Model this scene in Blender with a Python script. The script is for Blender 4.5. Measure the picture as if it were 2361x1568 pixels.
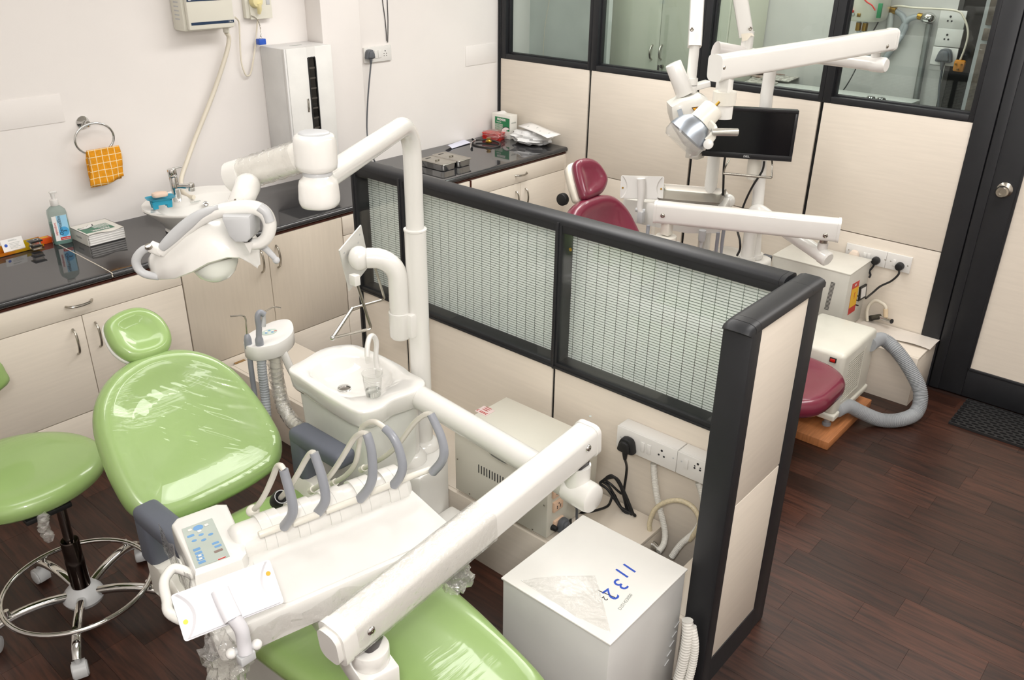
import bpy, bmesh, math, random
from mathutils import Vector, Matrix, noise

for o in list(bpy.data.objects):
    bpy.data.objects.remove(o, do_unlink=True)
SC = bpy.context.scene
COL = SC.collection
V = Vector
PI = math.pi
random.seed(7)

# ------------------------------------------------------------------ camera
IW, IH, FPX = 2361.0, 1568.0, 1972.73
CAM = V((-4.39383, -3.92793, 2.13281))
YAW, PIT, ROL = 0.710516, -0.452291, -0.013820
_f = V((math.cos(PIT)*math.cos(YAW), math.cos(PIT)*math.sin(YAW), math.sin(PIT)))
_r = _f.cross(V((0, 0, 1))).normalized()
_d = _f.cross(_r)
CR = math.cos(ROL)*_r + math.sin(ROL)*_d
CD = -math.sin(ROL)*_r + math.cos(ROL)*_d
CF = _f
cd = bpy.data.cameras.new('camera')
cd.sensor_fit = 'HORIZONTAL'
cd.sensor_width = 36.0
cd.lens = FPX/IW*36.0
cd.clip_start = 0.05
cam = bpy.data.objects.new('camera', cd)
COL.objects.link(cam)
cam.matrix_world = Matrix(((CR.x, -CD.x, -CF.x, CAM.x), (CR.y, -CD.y, -CF.y, CAM.y),
                           (CR.z, -CD.z, -CF.z, CAM.z), (0, 0, 0, 1)))
SC.camera = cam

# ------------------------------------------------------------------ light, exposure
SC.view_settings.view_transform = 'Standard'
SC.view_settings.look = 'None'
SC.view_settings.gamma = 1.0
SC.view_settings.use_curve_mapping = False
SC.view_settings.exposure = -0.40
wd = bpy.data.worlds.new('world')
SC.world = wd
wd.use_nodes = True
wd.node_tree.nodes['Background'].inputs[0].default_value = (1.0, 0.98, 0.95, 1)
wd.node_tree.nodes['Background'].inputs[1].default_value = 0.25

fl = bpy.data.lights.new('camera_flash', 'POINT')      # the photographer's flash on the camera
fl.energy = 100
fl.color = (1.0, 0.985, 0.965)
fl.shadow_soft_size = 0.07
flo = bpy.data.objects.new('camera_flash', fl)
COL.objects.link(flo)
flo.location = CAM + V((0, 0, 0.17)) - CR*0.07 - CF*0.05
def ceiling_light(x, y, e, sx=1.2, sy=0.6):
    l = bpy.data.lights.new('ceiling_panel_light', 'AREA')
    l.shape = 'RECTANGLE'
    l.size, l.size_y = sx, sy
    l.energy = e
    l.color = (1.0, 0.985, 0.965)
    o = bpy.data.objects.new('ceiling_panel_light', l)
    COL.objects.link(o)
    o.location = (x, y, 2.70)
ceiling_light(-3.1, -1.75, 31, 2.4, .5)
ceiling_light(-1.0, -1.45, 52, 2.0, .5)
ceiling_light(-1.2, -3.60, 52, 2.4, .5)
ceiling_light(-3.9, -4.40, 34, 2.4, .5)
ceiling_light(0.50, -1.60, 46, 0.4, 2.4)

def U(px, py, x=None, y=None, z=None):
    """point of the room seen at a pixel of the photograph, on the plane x= / y= / z="""
    d = CR*((px-IW/2)/FPX) + CD*((py-IH/2)/FPX) + CF
    if x is not None: t = (x-CAM.x)/d.x
    elif y is not None: t = (y-CAM.y)/d.y
    else: t = (z-CAM.z)/d.z
    return CAM + d*t
def PX(p):
    q = V(p)-CAM
    w = q.dot(CF)
    return (IW/2+FPX*q.dot(CR)/w, IH/2+FPX*q.dot(CD)/w, w)

# ------------------------------------------------------------------ materials
def lin(c):
    if isinstance(c, str):
        c = tuple(int(c[i:i+2], 16) for i in (0, 2, 4))
    return tuple((v/255/12.92 if v/255 <= .04045 else ((v/255+.055)/1.055)**2.4) for v in c) + (1.0,)
MATS = {}
def mat(name, col, rough=.5, metal=0., var=.04, scale=6., bump=0., bscale=40., coat=0., coatr=.05,
        stretch=(1, 1, 1), trans=0., ior=1.45, spec=.5, emit=0., col2=None, dist=.002, alpha=1.):
    if name in MATS: return MATS[name]
    m = bpy.data.materials.new(name)
    m.use_nodes = True
    nt = m.node_tree
    b = nt.nodes['Principled BSDF']
    tc = nt.nodes.new('ShaderNodeTexCoord')
    mp = nt.nodes.new('ShaderNodeMapping')
    mp.inputs['Scale'].default_value = stretch
    nt.links.new(tc.outputs['Object'], mp.inputs[0])
    n = nt.nodes.new('ShaderNodeTexNoise')
    n.inputs['Scale'].default_value = scale
    n.inputs['Detail'].default_value = 5
    nt.links.new(mp.outputs[0], n.inputs['Vector'])
    mix = nt.nodes.new('ShaderNodeMix')
    mix.data_type = 'RGBA'
    c = lin(col)
    c2 = lin(col2) if col2 else tuple(max(0, v*(1-var*2.2)) for v in c[:3]) + (1,)
    mix.inputs[6].default_value = c2
    mix.inputs[7].default_value = c
    rp = nt.nodes.new('ShaderNodeMapRange')
    rp.inputs[1].default_value = .35
    rp.inputs[2].default_value = .65
    nt.links.new(n.outputs[0], rp.inputs[0])
    nt.links.new(rp.outputs[0], mix.inputs[0])
    nt.links.new(mix.outputs[2], b.inputs['Base Color'])
    b.inputs['Roughness'].default_value = rough
    b.inputs['Metallic'].default_value = metal
    b.inputs['Specular IOR Level'].default_value = spec
    b.inputs['IOR'].default_value = ior
    b.inputs['Transmission Weight'].default_value = trans
    b.inputs['Coat Weight'].default_value = coat
    b.inputs['Coat Roughness'].default_value = coatr
    if emit:
        b.inputs['Emission Color'].default_value = c
        b.inputs['Emission Strength'].default_value = emit
    if bump:
        n2 = nt.nodes.new('ShaderNodeTexNoise')
        n2.inputs['Scale'].default_value = bscale
        n2.inputs['Detail'].default_value = 4
        nt.links.new(mp.outputs[0], n2.inputs['Vector'])
        bp = nt.nodes.new('ShaderNodeBump')
        bp.inputs['Strength'].default_value = bump
        bp.inputs['Distance'].default_value = dist
        nt.links.new(n2.outputs[0], bp.inputs['Height'])
        nt.links.new(bp.outputs[0], b.inputs['Normal'])
        if coat: nt.links.new(bp.outputs[0], b.inputs['Coat Normal'])
    MATS[name] = m
    return m
def nodes_of(m): return m.node_tree.nodes, m.node_tree.links

WALL = mat('painted_wall', 'e8e3df', .62, var=.015, scale=2.2, bump=.10, bscale=30)
CEIL = mat('ceiling_paint', 'f2efea', .8, var=.01)
CREAM = mat('cream_laminate', 'e0d6c8', .42, var=.02, scale=3.0, stretch=(1.6, 1.6, 26))
CREAMV = mat('cream_laminate_upright_grain', 'cfc4b4', .42, var=.02, scale=3.0, stretch=(26, 26, 2.0))
BLACKP = mat('black_profile', '202124', .45, var=.05, scale=20)
BLACKG = mat('black_gloss', '17181a', .22, var=.05)
BROWN = mat('red_brown_batten', '4a1f12', .45, var=.1, scale=12)
GRAN = mat('black_granite', '3c3c3e', .045, var=.28, scale=420, spec=.75)
GRANE = mat('black_granite_edge', '2a2b2c', .22, var=.3, scale=300)
WHITE = mat('white_plastic', 'e0deda', .26, var=.012, coat=.4)
WHITEM = mat('white_enamel', 'e2e0db', .22, var=.01, coat=.45)
WARMW = mat('warm_white_plastic', 'dcd8cd', .3, var=.015, coat=.2)
OFFW = mat('off_white_sheet_metal', 'dcd9cc', .35, var=.012, bump=.04, bscale=300)
LGREY = mat('light_grey_plastic', 'bdbebf', .38, var=.02)
MGREY = mat('grey_rubber', '8d9097', .33, var=.03, coat=.25)
DGREY = mat('slate_armrest_plastic', '585c66', .55, var=.03, bump=.1, bscale=600)
CHROME = mat('chrome', 'd8d8d6', .07, 1.0, var=.03)
STEEL = mat('brushed_steel', 'b5b0a6', .26, 1.0, var=.06, scale=30)
BRASS = mat('brass', 'b08a3a', .3, 1.0, var=.08)
BLACKR = mat('black_rubber', '1b1b1c', .5, var=.08)
CERAM = mat('white_ceramic', 'e6e4df', .08, var=.008, coat=.8, coatr=.03)
PVC = mat('cream_pvc_hose', 'ddd5c4', .4, var=.03)
CORR = mat('white_corrugated_conduit', 'e6e4dd', .45, var=.02)
PAPER = mat('paper', 'ebe9e6', .7, var=.015)
PINKBEIGE = mat('beige_socket_plastic', 'e5c3a8', .35, var=.02)
BLUE = mat('blue_plastic', '2a56b8', .35, var=.04)
DNAVY = mat('navy_print', '1d3450', .4, var=.03)
RED = mat('red_plastic', 'c8261f', .35, var=.05)
YEL = mat('yellow_print', 'ecb81c', .45, var=.03)
GREENP = mat('green_print', '1f7f4e', .5, var=.04)
GREYP = mat('grey_print', '9aa09a', .5, var=.03)
PBLUE = mat('panel_blue_print', '6f9cc9', .45, var=.03)
BLACKI = mat('black_ink', '232225', .6, var=.03)
BLUEI = mat('blue_ink', '2f55c0', .6, var=.03)

def upholstery(name, c, film=.35):
    m = mat(name, c, .34, var=.035, scale=3, coat=.55, coatr=.07)
    N, L = nodes_of(m)
    b = N['Principled BSDF']
    tc = N.new('ShaderNodeTexCoord')
    mp = N.new('ShaderNodeMapping')
    mp.inputs['Rotation'].default_value = (0, 0, math.radians(35))
    mp.inputs['Scale'].default_value = (5, 60, 20)
    L.new(tc.outputs['Object'], mp.inputs[0])
    w = N.new('ShaderNodeTexNoise')
    w.inputs['Scale'].default_value = 1.0
    w.inputs['Detail'].default_value = 3
    w.inputs['Distortion'].default_value = .6
    L.new(mp.outputs[0], w.inputs['Vector'])
    n = N.new('ShaderNodeTexNoise')
    n.inputs['Scale'].default_value = 3.3
    L.new(tc.outputs['Object'], n.inputs['Vector'])
    r = N.new('ShaderNodeMapRange')
    r.inputs[1].default_value = .5
    r.inputs[2].default_value = .68
    L.new(n.outputs[0], r.inputs[0])
    mu = N.new('ShaderNodeMath')
    mu.operation = 'MULTIPLY'
    L.new(w.outputs[0], mu.inputs[0])
    L.new(r.outputs[0], mu.inputs[1])
    bp = N.new('ShaderNodeBump')
    bp.inputs['Strength'].default_value = film
    bp.inputs['Distance'].default_value = .006
    L.new(mu.outputs[0], bp.inputs['Height'])
    L.new(bp.outputs[0], b.inputs['Coat Normal'])
    return m
GREEN = upholstery('green_upholstery', '93b06c', .7)
MAROON = upholstery('maroon_upholstery', '6f1f35', .3)

def glass_mat(name, tint, refl=.10, rough=.0, haze=0.):
    m = bpy.data.materials.new(name)
    m.use_nodes = True
    N, L = nodes_of(m)
    N.clear()
    out = N.new('ShaderNodeOutputMaterial')
    t = N.new('ShaderNodeBsdfTransparent')
    t.inputs[0].default_value = tint + (1,)
    g = N.new('ShaderNodeBsdfGlossy')
    g.inputs['Roughness'].default_value = rough
    lw = N.new('ShaderNodeLayerWeight')
    lw.inputs[0].default_value = .5
    pw = N.new('ShaderNodeMath'); pw.operation = 'POWER'; pw.inputs[1].default_value = 5
    L.new(lw.outputs['Facing'], pw.inputs[0])
    ma = N.new('ShaderNodeMath'); ma.operation = 'MULTIPLY_ADD'; ma.inputs[1].default_value = 1-refl*.4; ma.inputs[2].default_value = refl*.4
    L.new(pw.outputs[0], ma.inputs[0])
    mx = N.new('ShaderNodeMixShader')
    L.new(ma.outputs[0], mx.inputs[0])
    base = t.outputs[0]
    if haze:
        df = N.new('ShaderNodeBsdfDiffuse'); df.inputs[0].default_value = (.9, .9, .89, 1)
        tl = N.new('ShaderNodeBsdfTranslucent'); tl.inputs[0].default_value = (.9, .9, .89, 1)
        ms = N.new('ShaderNodeMixShader'); ms.inputs[0].default_value = .5
        L.new(df.outputs[0], ms.inputs[1]); L.new(tl.outputs[0], ms.inputs[2])
        mh = N.new('ShaderNodeMixShader'); mh.inputs[0].default_value = haze
        L.new(t.outputs[0], mh.inputs[1]); L.new(ms.outputs[0], mh.inputs[2])
        base = mh.outputs[0]
    L.new(base, mx.inputs[1])
    L.new(g.outputs[0], mx.inputs[2])
    L.new(mx.outputs[0], out.inputs[0])
    MATS[name] = m
    return m
GLASS = glass_mat('window_glass', (.88, .92, .905))
CLEARG = glass_mat('clear_partition_glass', (.985, .992, .987))
CLEARP = glass_mat('clear_plastic', (.985, .985, .98), haze=.10)

def striped_glass():
    m = bpy.data.materials.new('striped_frosted_film')
    m.use_nodes = True
    N, L = nodes_of(m)
    b = N['Principled BSDF']
    out = N['Material Output']
    b.inputs['Base Color'].default_value = lin('f3f8f5')
    b.inputs['Roughness'].default_value = .35
    b.inputs['Subsurface Weight'].default_value = 0
    t = N.new('ShaderNodeBsdfTransparent')
    t.inputs[0].default_value = (.50, .55, .51, 1)
    g = N.new('ShaderNodeNewGeometry')
    sp = N.new('ShaderNodeSeparateXYZ')
    L.new(g.outputs['Position'], sp.inputs[0])
    def cell(sock, pitch, gap):
        d = N.new('ShaderNodeMath'); d.operation = 'DIVIDE'; d.inputs[1].default_value = pitch
        L.new(sock, d.inputs[0])
        fr = N.new('ShaderNodeMath'); fr.operation = 'FLOORED_MODULO'; fr.inputs[1].default_value = 1
        L.new(d.outputs[0], fr.inputs[0])
        gt = N.new('ShaderNodeMath'); gt.operation = 'GREATER_THAN'; gt.inputs[1].default_value = gap
        L.new(fr.outputs[0], gt.inputs[0])
        return gt.outputs[0]
    a = cell(sp.outputs['Z'], .0098, .26)
    c = cell(sp.outputs['Y'], .0447, .05)
    mu = N.new('ShaderNodeMath'); mu.operation = 'MULTIPLY'
    L.new(a, mu.inputs[0]); L.new(c, mu.inputs[1])
    mx = N.new('ShaderNodeMixShader')
    L.new(mu.outputs[0], mx.inputs[0])
    L.new(t.outputs[0], mx.inputs[1])
    L.new(b.outputs[0], mx.inputs[2])
    L.new(mx.outputs[0], out.inputs[0])
    MATS['striped'] = m
    return m
STRIPED = striped_glass()

def film_mat():
    m = glass_mat('crinkled_clear_film', (.985, .98, .97), refl=.25, rough=.08, haze=.16)
    N, L = nodes_of(m)
    tc = N.new('ShaderNodeTexCoord')
    n = N.new('ShaderNodeTexNoise')
    n.inputs['Scale'].default_value = 45
    n.inputs['Detail'].default_value = 4
    L.new(tc.outputs['Object'], n.inputs['Vector'])
    bp = N.new('ShaderNodeBump')
    bp.inputs['Strength'].default_value = 1
    bp.inputs['Distance'].default_value = .010
    L.new(n.outputs[0], bp.inputs['Height'])
    for q in N:
        if q.type in ('BSDF_GLOSSY', 'LAYER_WEIGHT'): L.new(bp.outputs[0], q.inputs['Normal'])
    return m
FILM = film_mat()
FILMT = glass_mat('taut_clear_film', (.99, .99, .985), refl=.10, rough=.05, haze=.03)

def plank_mat():
    m = bpy.data.materials.new('dark_walnut_plank')
    m.use_nodes = True
    N, L = nodes_of(m)
    b = N['Principled BSDF']
    g = N.new('ShaderNodeNewGeometry')
    mp = N.new('ShaderNodeMapping')
    mp.inputs['Scale'].default_value = (70, 5, 5)
    ad = N.new('ShaderNodeVectorMath'); ad.operation = 'ADD'
    sc = N.new('ShaderNodeVectorMath'); sc.operation = 'SCALE'; sc.inputs[0].default_value = (13, 31, 7)
    oi = N.new('ShaderNodeObjectInfo')
    L.new(g.outputs['Random Per Island'], sc.inputs[3])
    L.new(g.outputs['Position'], ad.inputs[0]); L.new(sc.outputs[0], ad.inputs[1])
    L.new(ad.outputs[0], mp.inputs[0])
    n = N.new('ShaderNodeTexNoise')
    n.inputs['Scale'].default_value = 1.0
    n.inputs['Detail'].default_value = 7
    n.inputs['Distortion'].default_value = .8
    L.new(mp.outputs[0], n.inputs['Vector'])
    cr = N.new('ShaderNodeValToRGB')
    cr.color_ramp.elements[0].position = .3
    cr.color_ramp.elements[0].color = lin('23140f')
    cr.color_ramp.elements[1].position = .75
    cr.color_ramp.elements[1].color = lin('4d2d21')
    L.new(n.outputs[0], cr.inputs[0])
    su = N.new('ShaderNodeMath'); su.operation = 'ADD'
    L.new(oi.outputs['Random'], su.inputs[0]); L.new(g.outputs['Random Per Island'], su.inputs[1])
    fr = N.new('ShaderNodeMath'); fr.operation = 'FLOORED_MODULO'; fr.inputs[1].default_value = 1
    L.new(su.outputs[0], fr.inputs[0])
    rp = N.new('ShaderNodeMapRange')
    rp.inputs[3].default_value = .55; rp.inputs[4].default_value = 1.3
    L.new(fr.outputs[0], rp.inputs[0])
    hs = N.new('ShaderNodeHueSaturation')
    L.new(rp.outputs[0], hs.inputs['Value']); L.new(cr.outputs[0], hs.inputs['Color'])
    L.new(hs.outputs[0], b.inputs['Base Color'])
    b.inputs['Roughness'].default_value = .36
    bp = N.new('ShaderNodeBump'); bp.inputs['Strength'].default_value = .12; bp.inputs['Distance'].default_value = .001
    L.new(n.outputs[0], bp.inputs['Height']); L.new(bp.outputs[0], b.inputs['Normal'])
    MATS['plank'] = m
    return m
PLANK = plank_mat()

# ------------------------------------------------------------------ mesh building
def catmull(pts, n=6, closed=False):
    P = [V(p) for p in pts]
    if len(P) < 3 and not closed: return P
    out = []
    m = len(P)
    rng = range(m) if closed else range(m-1)
    for i in rng:
        if closed: a, b, c, d = P[(i-1) % m], P[i], P[(i+1) % m], P[(i+2) % m]
        else: a, b, c, d = P[max(i-1, 0)], P[i], P[i+1], P[min(i+2, m-1)]
        for k in range(n):
            t = k/n
            out.append(.5*((2*b)+(c-a)*t+(2*a-5*b+4*c-d)*t*t+(3*b-a-3*c+d)*t**3))
    if not closed: out.append(P[-1])
    return out
def rrect(w, h, r, n=4, cx=0, cy=0):
    r = min(r, w/2-1e-5, h/2-1e-5)
    out = []
    for sx, sy, a0 in ((1, 1, 0), (-1, 1, 90), (-1, -1, 180), (1, -1, 270)):
        for k in range(n+1):
            a = math.radians(a0+90*k/n)
            out.append((cx+sx*(w/2-r)+r*math.cos(a), cy+sy*(h/2-r)+r*math.sin(a)))
    return out
def frame_from(axis, up=(0, 0, 1)):
    z = V(axis).normalized()
    u = V(up)
    if abs(z.dot(u.normalized())) > .98: u = V((1, 0, 0))
    x = u.cross(z).normalized()
    y = z.cross(x)
    return x, y, z
def MAT(o, ax, ay, az):
    return Matrix(((ax[0], ay[0], az[0], o[0]), (ax[1], ay[1], az[1], o[1]), (ax[2], ay[2], az[2], o[2]), (0, 0, 0, 1)))
class MB:
    def __init__(s, M=None):
        s.v = []; s.f = []; s.M = M or Matrix()
    def add(s, vs, fs, M=None):
        o = len(s.v)
        T = s.M @ M if M else s.M
        s.v += [T @ V(p) for p in vs]
        s.f += [tuple(i+o for i in f) for f in fs]
        return s
    def box(s, c, size, bev=0., seg=2, M=None):
        bm = bmesh.new()
        bmesh.ops.create_cube(bm, size=1.0)
        for q in bm.verts: q.co = V((q.co.x*size[0], q.co.y*size[1], q.co.z*size[2]))
        if bev > 0:
            bev = min(bev, min(size)*.49)
            bmesh.ops.bevel(bm, geom=list(bm.edges), offset=bev, segments=seg, affect='EDGES', profile=.5)
        bm.verts.index_update()
        vs = [q.co + V(c) for q in bm.verts]
        fs = [[q.index for q in f.verts] for f in bm.faces]
        bm.free()
        return s.add(vs, fs, M)
    def span(s, a, b, bev=0., seg=2, M=None):
        a, b = V(a), V(b)
        return s.box((a+b)/2, [abs(b[i]-a[i]) for i in range(3)], bev, seg, M)
    def loft(s, rings, cap=True, closed=True, M=None):
        n = len(rings[0])
        vs = [p for r in rings for p in r]
        fs = []
        for i in range(len(rings)-1):
            for j in range(n if closed else n-1):
                k = (j+1) % n
                fs.append((i*n+j, i*n+k, (i+1)*n+k, (i+1)*n+j))
        if cap:
            fs.append(tuple(reversed(range(n))))
            fs.append(tuple(range((len(rings)-1)*n, len(rings)*n)))
        return s.add(vs, fs, M)
    def tube(s, pts, r, n=10, cap=True, closed=False, M=None):
        P = [V(p) for p in pts]
        R = r if isinstance(r, (list, tuple)) else [r]*len(P)
        m = len(P)
        T = []
        for i in range(m):
            if closed: t = P[(i+1) % m]-P[(i-1) % m]
            else: t = P[min(i+1, m-1)]-P[max(i-1, 0)]
            T.append(t.normalized())
        x, y, z = frame_from(T[0])
        rings = []
        for i in range(m):
            x = (x-T[i]*x.dot(T[i])).normalized()
            y = T[i].cross(x)
            rings.append([P[i]+x*R[i]*math.cos(2*PI*k/n)+y*R[i]*math.sin(2*PI*k/n) for k in range(n)])
        if closed:
            return s.loft(rings+[rings[0]], cap=False, M=M)
        return s.loft(rings, cap=cap, M=M)
    def cyl(s, a, b, r, r2=None, n=24, bev=0., M=None):
        a, b = V(a), V(b)
        r2 = r if r2 is None else r2
        if bev:
            d = (b-a).normalized()
            return s.tube([a, a+d*bev*.3, a+d*bev, b-d*bev, b-d*bev*.3, b], [r-bev, r-bev*.3, r, r2, r2-bev*.3, r2-bev], n, M=M)
        return s.tube([a, b], [r, r2], n, M=M)
    def lathe(s, prof, o, axis=(0, 0, 1), n=28, cap=True, M=None):
        x, y, z = frame_from(axis)
        rings = [[V(o)+z*h+(x*math.cos(2*PI*k/n)+y*math.sin(2*PI*k/n))*max(r, 1e-5) for k in range(n)] for r, h in prof]
        return s.loft(rings, cap=cap, M=M)
    def prism(s, outline, h0, h1, M=None, bev=0.):
        c = V((sum(p[0] for p in outline)/len(outline), sum(p[1] for p in outline)/len(outline)))
        def ring(k, h):
            return [(p[0]-(p[0]-c.x)*k, p[1]-(p[1]-c.y)*k, h) for p in outline]
        if bev:
            sz = max(max(abs(p[0]-c.x), abs(p[1]-c.y)) for p in outline)
            k = bev/sz
            return s.loft([ring(k, h0), ring(k*.3, h0+bev*.3), ring(0, h0+bev), ring(0, h1-bev), ring(k*.3, h1-bev*.3), ring(k, h1)], M=M)
        return s.loft([ring(0, h0), ring(0, h1)], M=M)
    def ball(s, c, r, sc=(1, 1, 1), n=18, M=None):
        prof = [(math.sin(PI*k/10)*r, -math.cos(PI*k/10)*r) for k in range(11)]
        rings = [[(c[0]+max(a, 1e-5)*math.cos(2*PI*j/n)*sc[0], c[1]+max(a, 1e-5)*math.sin(2*PI*j/n)*sc[1], c[2]+h*sc[2]) for j in range(n)] for a, h in prof]
        return s.loft(rings, M=M)
    def beam(s, a, b, outline, up=(0, 0, 1), cap=True):
        """sweep a 2-D outline (x across, y up) from a to b"""
        x, y, z = frame_from(V(b)-V(a), up)
        rings = []
        for q in (a, b):
            rings.append([V(q)+x*p[0]+y*p[1] for p in outline])
        return s.loft(rings, cap=cap)
    def sweep(s, pts, outline, up=(0, 0, 1)):
        P = [V(p) for p in pts]
        rings = []
        for i in range(len(P)):
            t = P[min(i+1, len(P)-1)]-P[max(i-1, 0)]
            x, y, z = frame_from(t, up)
            rings.append([P[i]+x*p[0]+y*p[1] for p in outline])
        return s.loft(rings)

WM = {}                      # world matrix of every object made here
def obj(name, mb, m, parent=None, smooth=40, M=None):
    me = bpy.data.meshes.new(name)
    if isinstance(mb, MB):
        me.from_pydata([tuple(p) for p in mb.v], [], mb.f)
        bm = bmesh.new(); bm.from_mesh(me)
        bmesh.ops.recalc_face_normals(bm, faces=bm.faces)
        bm.to_mesh(me); bm.free()
        if smooth:
            for p in me.polygons: p.use_smooth = True
            me.set_sharp_from_angle(angle=math.radians(smooth))
    else:
        me = mb
    if isinstance(m, (list, tuple)):
        for q in m: me.materials.append(q)
    elif m and not me.materials: me.materials.append(m)
    o = bpy.data.objects.new(name, me)
    COL.objects.link(o)
    WM[o] = M.copy() if M else Matrix()
    if M: o.matrix_basis = M
    if parent: attach(o, parent)
    return o
def attach(o, parent):
    o.parent = parent
    o.matrix_parent_inverse = WM[parent].inverted()
def tag(o, label, cat, group=None):
    o['label'] = label; o['category'] = cat
    if group: o['group'] = group
    return o
def thing(name, label, cat, loc, group=None):
    o = bpy.data.objects.new(name, None)
    COL.objects.link(o)
    o.empty_display_size = .05
    o.location = loc
    WM[o] = Matrix.Translation(V(loc))
    return tag(o, label, cat, group)
def struct(name, mb, m, label=None, smooth=40):
    o = obj(name, mb, m, None, smooth)
    o['kind'] = 'structure'
    if label: o['label'] = label
    return o
def text_mesh(body, size, align='CENTER', extrude=.0002, bold=0.):
    cu = bpy.data.curves.new('lettering', 'FONT')
    cu.body = body; cu.size = size
    cu.align_x = align; cu.align_y = 'CENTER'
    cu.extrude = extrude
    cu.offset = bold
    cu.resolution_u = 3
    t = bpy.data.objects.new('lettering', cu)
    COL.objects.link(t)
    bpy.context.view_layer.update()
    me = bpy.data.meshes.new_from_object(t.evaluated_get(bpy.context.evaluated_depsgraph_get()))
    bpy.data.objects.remove(t, do_unlink=True)
    bpy.data.curves.remove(cu)
    me.name = 'lettering'
    return me
def lettering(body, size, o, ax, ay, m, parent, align='CENTER', name='lettering', bold=0., sx=1.):
    ax = V(ax).normalized(); ay = V(ay); ay = (ay-ax*ay.dot(ax)).normalized()
    az = ax.cross(ay)
    Mx = MAT(V(o)+az*.0006, ax*sx, ay, az)
    return obj(name, text_mesh(body, size, align, bold=bold), m, parent, M=Mx)
def handle_mb(a, b, out, r=.005):
    """bow handle from a to b bulging along out"""
    a, b, out = V(a), V(b), V(out)
    mid = (a+b)/2+out*1.0
    pts = catmull([a, a*.86+b*.14+out*.72, mid, a*.14+b*.86+out*.72, b], 5)
    return MB().tube(pts, r, 8)
# ================================================================== the setting
ZT = 2.75
floor = struct('floor', MB().span((-6.3, -5.7, -.06), (1.8, .12, -.004)), mat('floor_screed', '2a1812', .6), 'dark wood plank floor')
PW, PL, X0 = .1185, .405, -1.94
rest = MB()
def plank_box(mb, x, y):
    return mb.box((x+PW/2, y+PL/2, -.003), (PW-.0007, PL-.0007, .006))
pm = bpy.data.meshes.new('plank')
_q = plank_box(MB(), -PW/2, -PL/2)
pm.from_pydata([tuple(p) for p in _q.v], [], _q.f)
pm.materials.append(PLANK)
cand = []
for i in range(-36, 16):
    off = random.random()*PL
    for j in range(-15, 1):
        x, y = X0+i*PW, j*PL+off-PL
        c = V((x+PW/2, y+PL/2, 0))
        u, v, w = PX(c) if (c-CAM).dot(CF) > .2 else (-9999, 0, 9)
        inview = -120 < u < IW+120 and 640 < v < IH+130 and y+PL/2 < -.55
        if inview and -2.57 < c.x < -2.13 and c.y > -3.1: inview = False
        if inview and c.x > -.3 and c.y > -3.0: inview = False
        if inview and c.y > -1.2 and c.x > -3.3: inview = False
        if inview and -2.15 < c.x and c.y > -2.55: inview = False
        cand.append((w if inview else 99, x, y))
cand.sort()
for k, (w, x, y) in enumerate(cand):
    if w < 90 and k < 290:
        p = obj('plank', pm, None, floor, M=Matrix.Translation((x+PW/2, y+PL/2, 0)))
    else:
        plank_box(rest, x, y)
r_ = obj('planks_beyond', rest, PLANK, floor, 0)
r_['kind'] = 'stuff'

wl = struct('wall_left', MB().span((-6.3, 0, 0), (1.8, .12, ZT)), WALL, 'white painted wall behind the worktop')
obj('pilaster', MB().span((-1.515, -.13, .852), (-1.262, .001, ZT), .004), WALL, wl)
for a, b in (((-3.6, 1.337), (-2.827, 1.455)), ((-.319, 1.316), (-.03, 1.437))):
    obj('cover_plate', MB().span((a[0], -.0035, a[1]), (b[0], .001, b[1]), .0012), WALL, wl)
struct('wall_rear', MB().span((-6.3, -5.7, 0), (-6.18, 0, ZT)), WALL)
struct('wall_right', MB().span((-6.3, -5.7, 0), (1.8, -5.58, ZT)), WALL)
struct('ceiling', MB().span((-6.3, -5.7, ZT), (1.8, .12, ZT+.1)), CEIL)
BW = .95
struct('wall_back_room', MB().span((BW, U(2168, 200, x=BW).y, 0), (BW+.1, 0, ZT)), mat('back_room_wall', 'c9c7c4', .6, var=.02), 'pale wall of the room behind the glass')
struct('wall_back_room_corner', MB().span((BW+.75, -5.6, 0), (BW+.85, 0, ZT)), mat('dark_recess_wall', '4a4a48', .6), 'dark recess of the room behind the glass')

# ---- far wall: cream panels, black joints, glazing above
JY = [-.026, -.754, -1.497, -2.210, -2.927]
ZS, ZJ = 1.341, .711
wf = struct('wall_far', MB().span((.004, -2.927, 0), (.05, 0, ZS)), BLACKG, 'cream laminate panel wall with black joints')
for i in range(4):
    y0, y1 = JY[i]-(.0 if i == 0 else .0095), JY[i+1]+(.0095 if i < 3 else 0)
    obj('panel', MB().span((-.010, y1, ZJ+.002), (.005, y0, ZS-.001), .0012), CREAM, wf)
    obj('panel', MB().span((-.010, y1, .002), (.005, y0, ZJ-.003), .0012), CREAM, wf)
obj('corner_trim', MB().span((-.014, -.026, 0), (.05, -.001, ZT), .003).span((-.018, -.017, 0), (-.010, -.010, ZT)), BLACKP, wf)
obj('upper_panel', MB().span((-.010, -2.927, 2.32), (.05, -.02, ZT)), CREAM, wf)
for i in range(4):
    y0, y1 = JY[i], JY[i+1]
    m = MB()
    fw = .030
    m.span((-.012, y0-fw-.012, ZS), (.06, y0, 2.32), .003)
    m.span((-.012, y1, ZS), (.06, y1+fw-.006, 2.32), .003)
    m.span((-.012, y1+fw-.0065, ZS), (.06, y0-fw-.0115, ZS+.032), .003)
    m.span((-.012, y1+fw-.0065, 2.28), (.06, y0-fw-.0115, 2.32), .003)
    m.span((.016, y0-fw-.022, ZS), (.05, y0-fw, 2.3), .002)
    m.span((.016, y1+.02, ZS+.03), (.05, y0-.052, ZS+.040), .002)
    w = struct('window_%d' % (i+1), m, BLACKP, 'black framed glass pane above the cream panels')
    obj('pane', MB().span((.036, y1+fw-.006, ZS+.03), (.041, y0-fw, 2.29)), GLASS, w)

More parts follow.
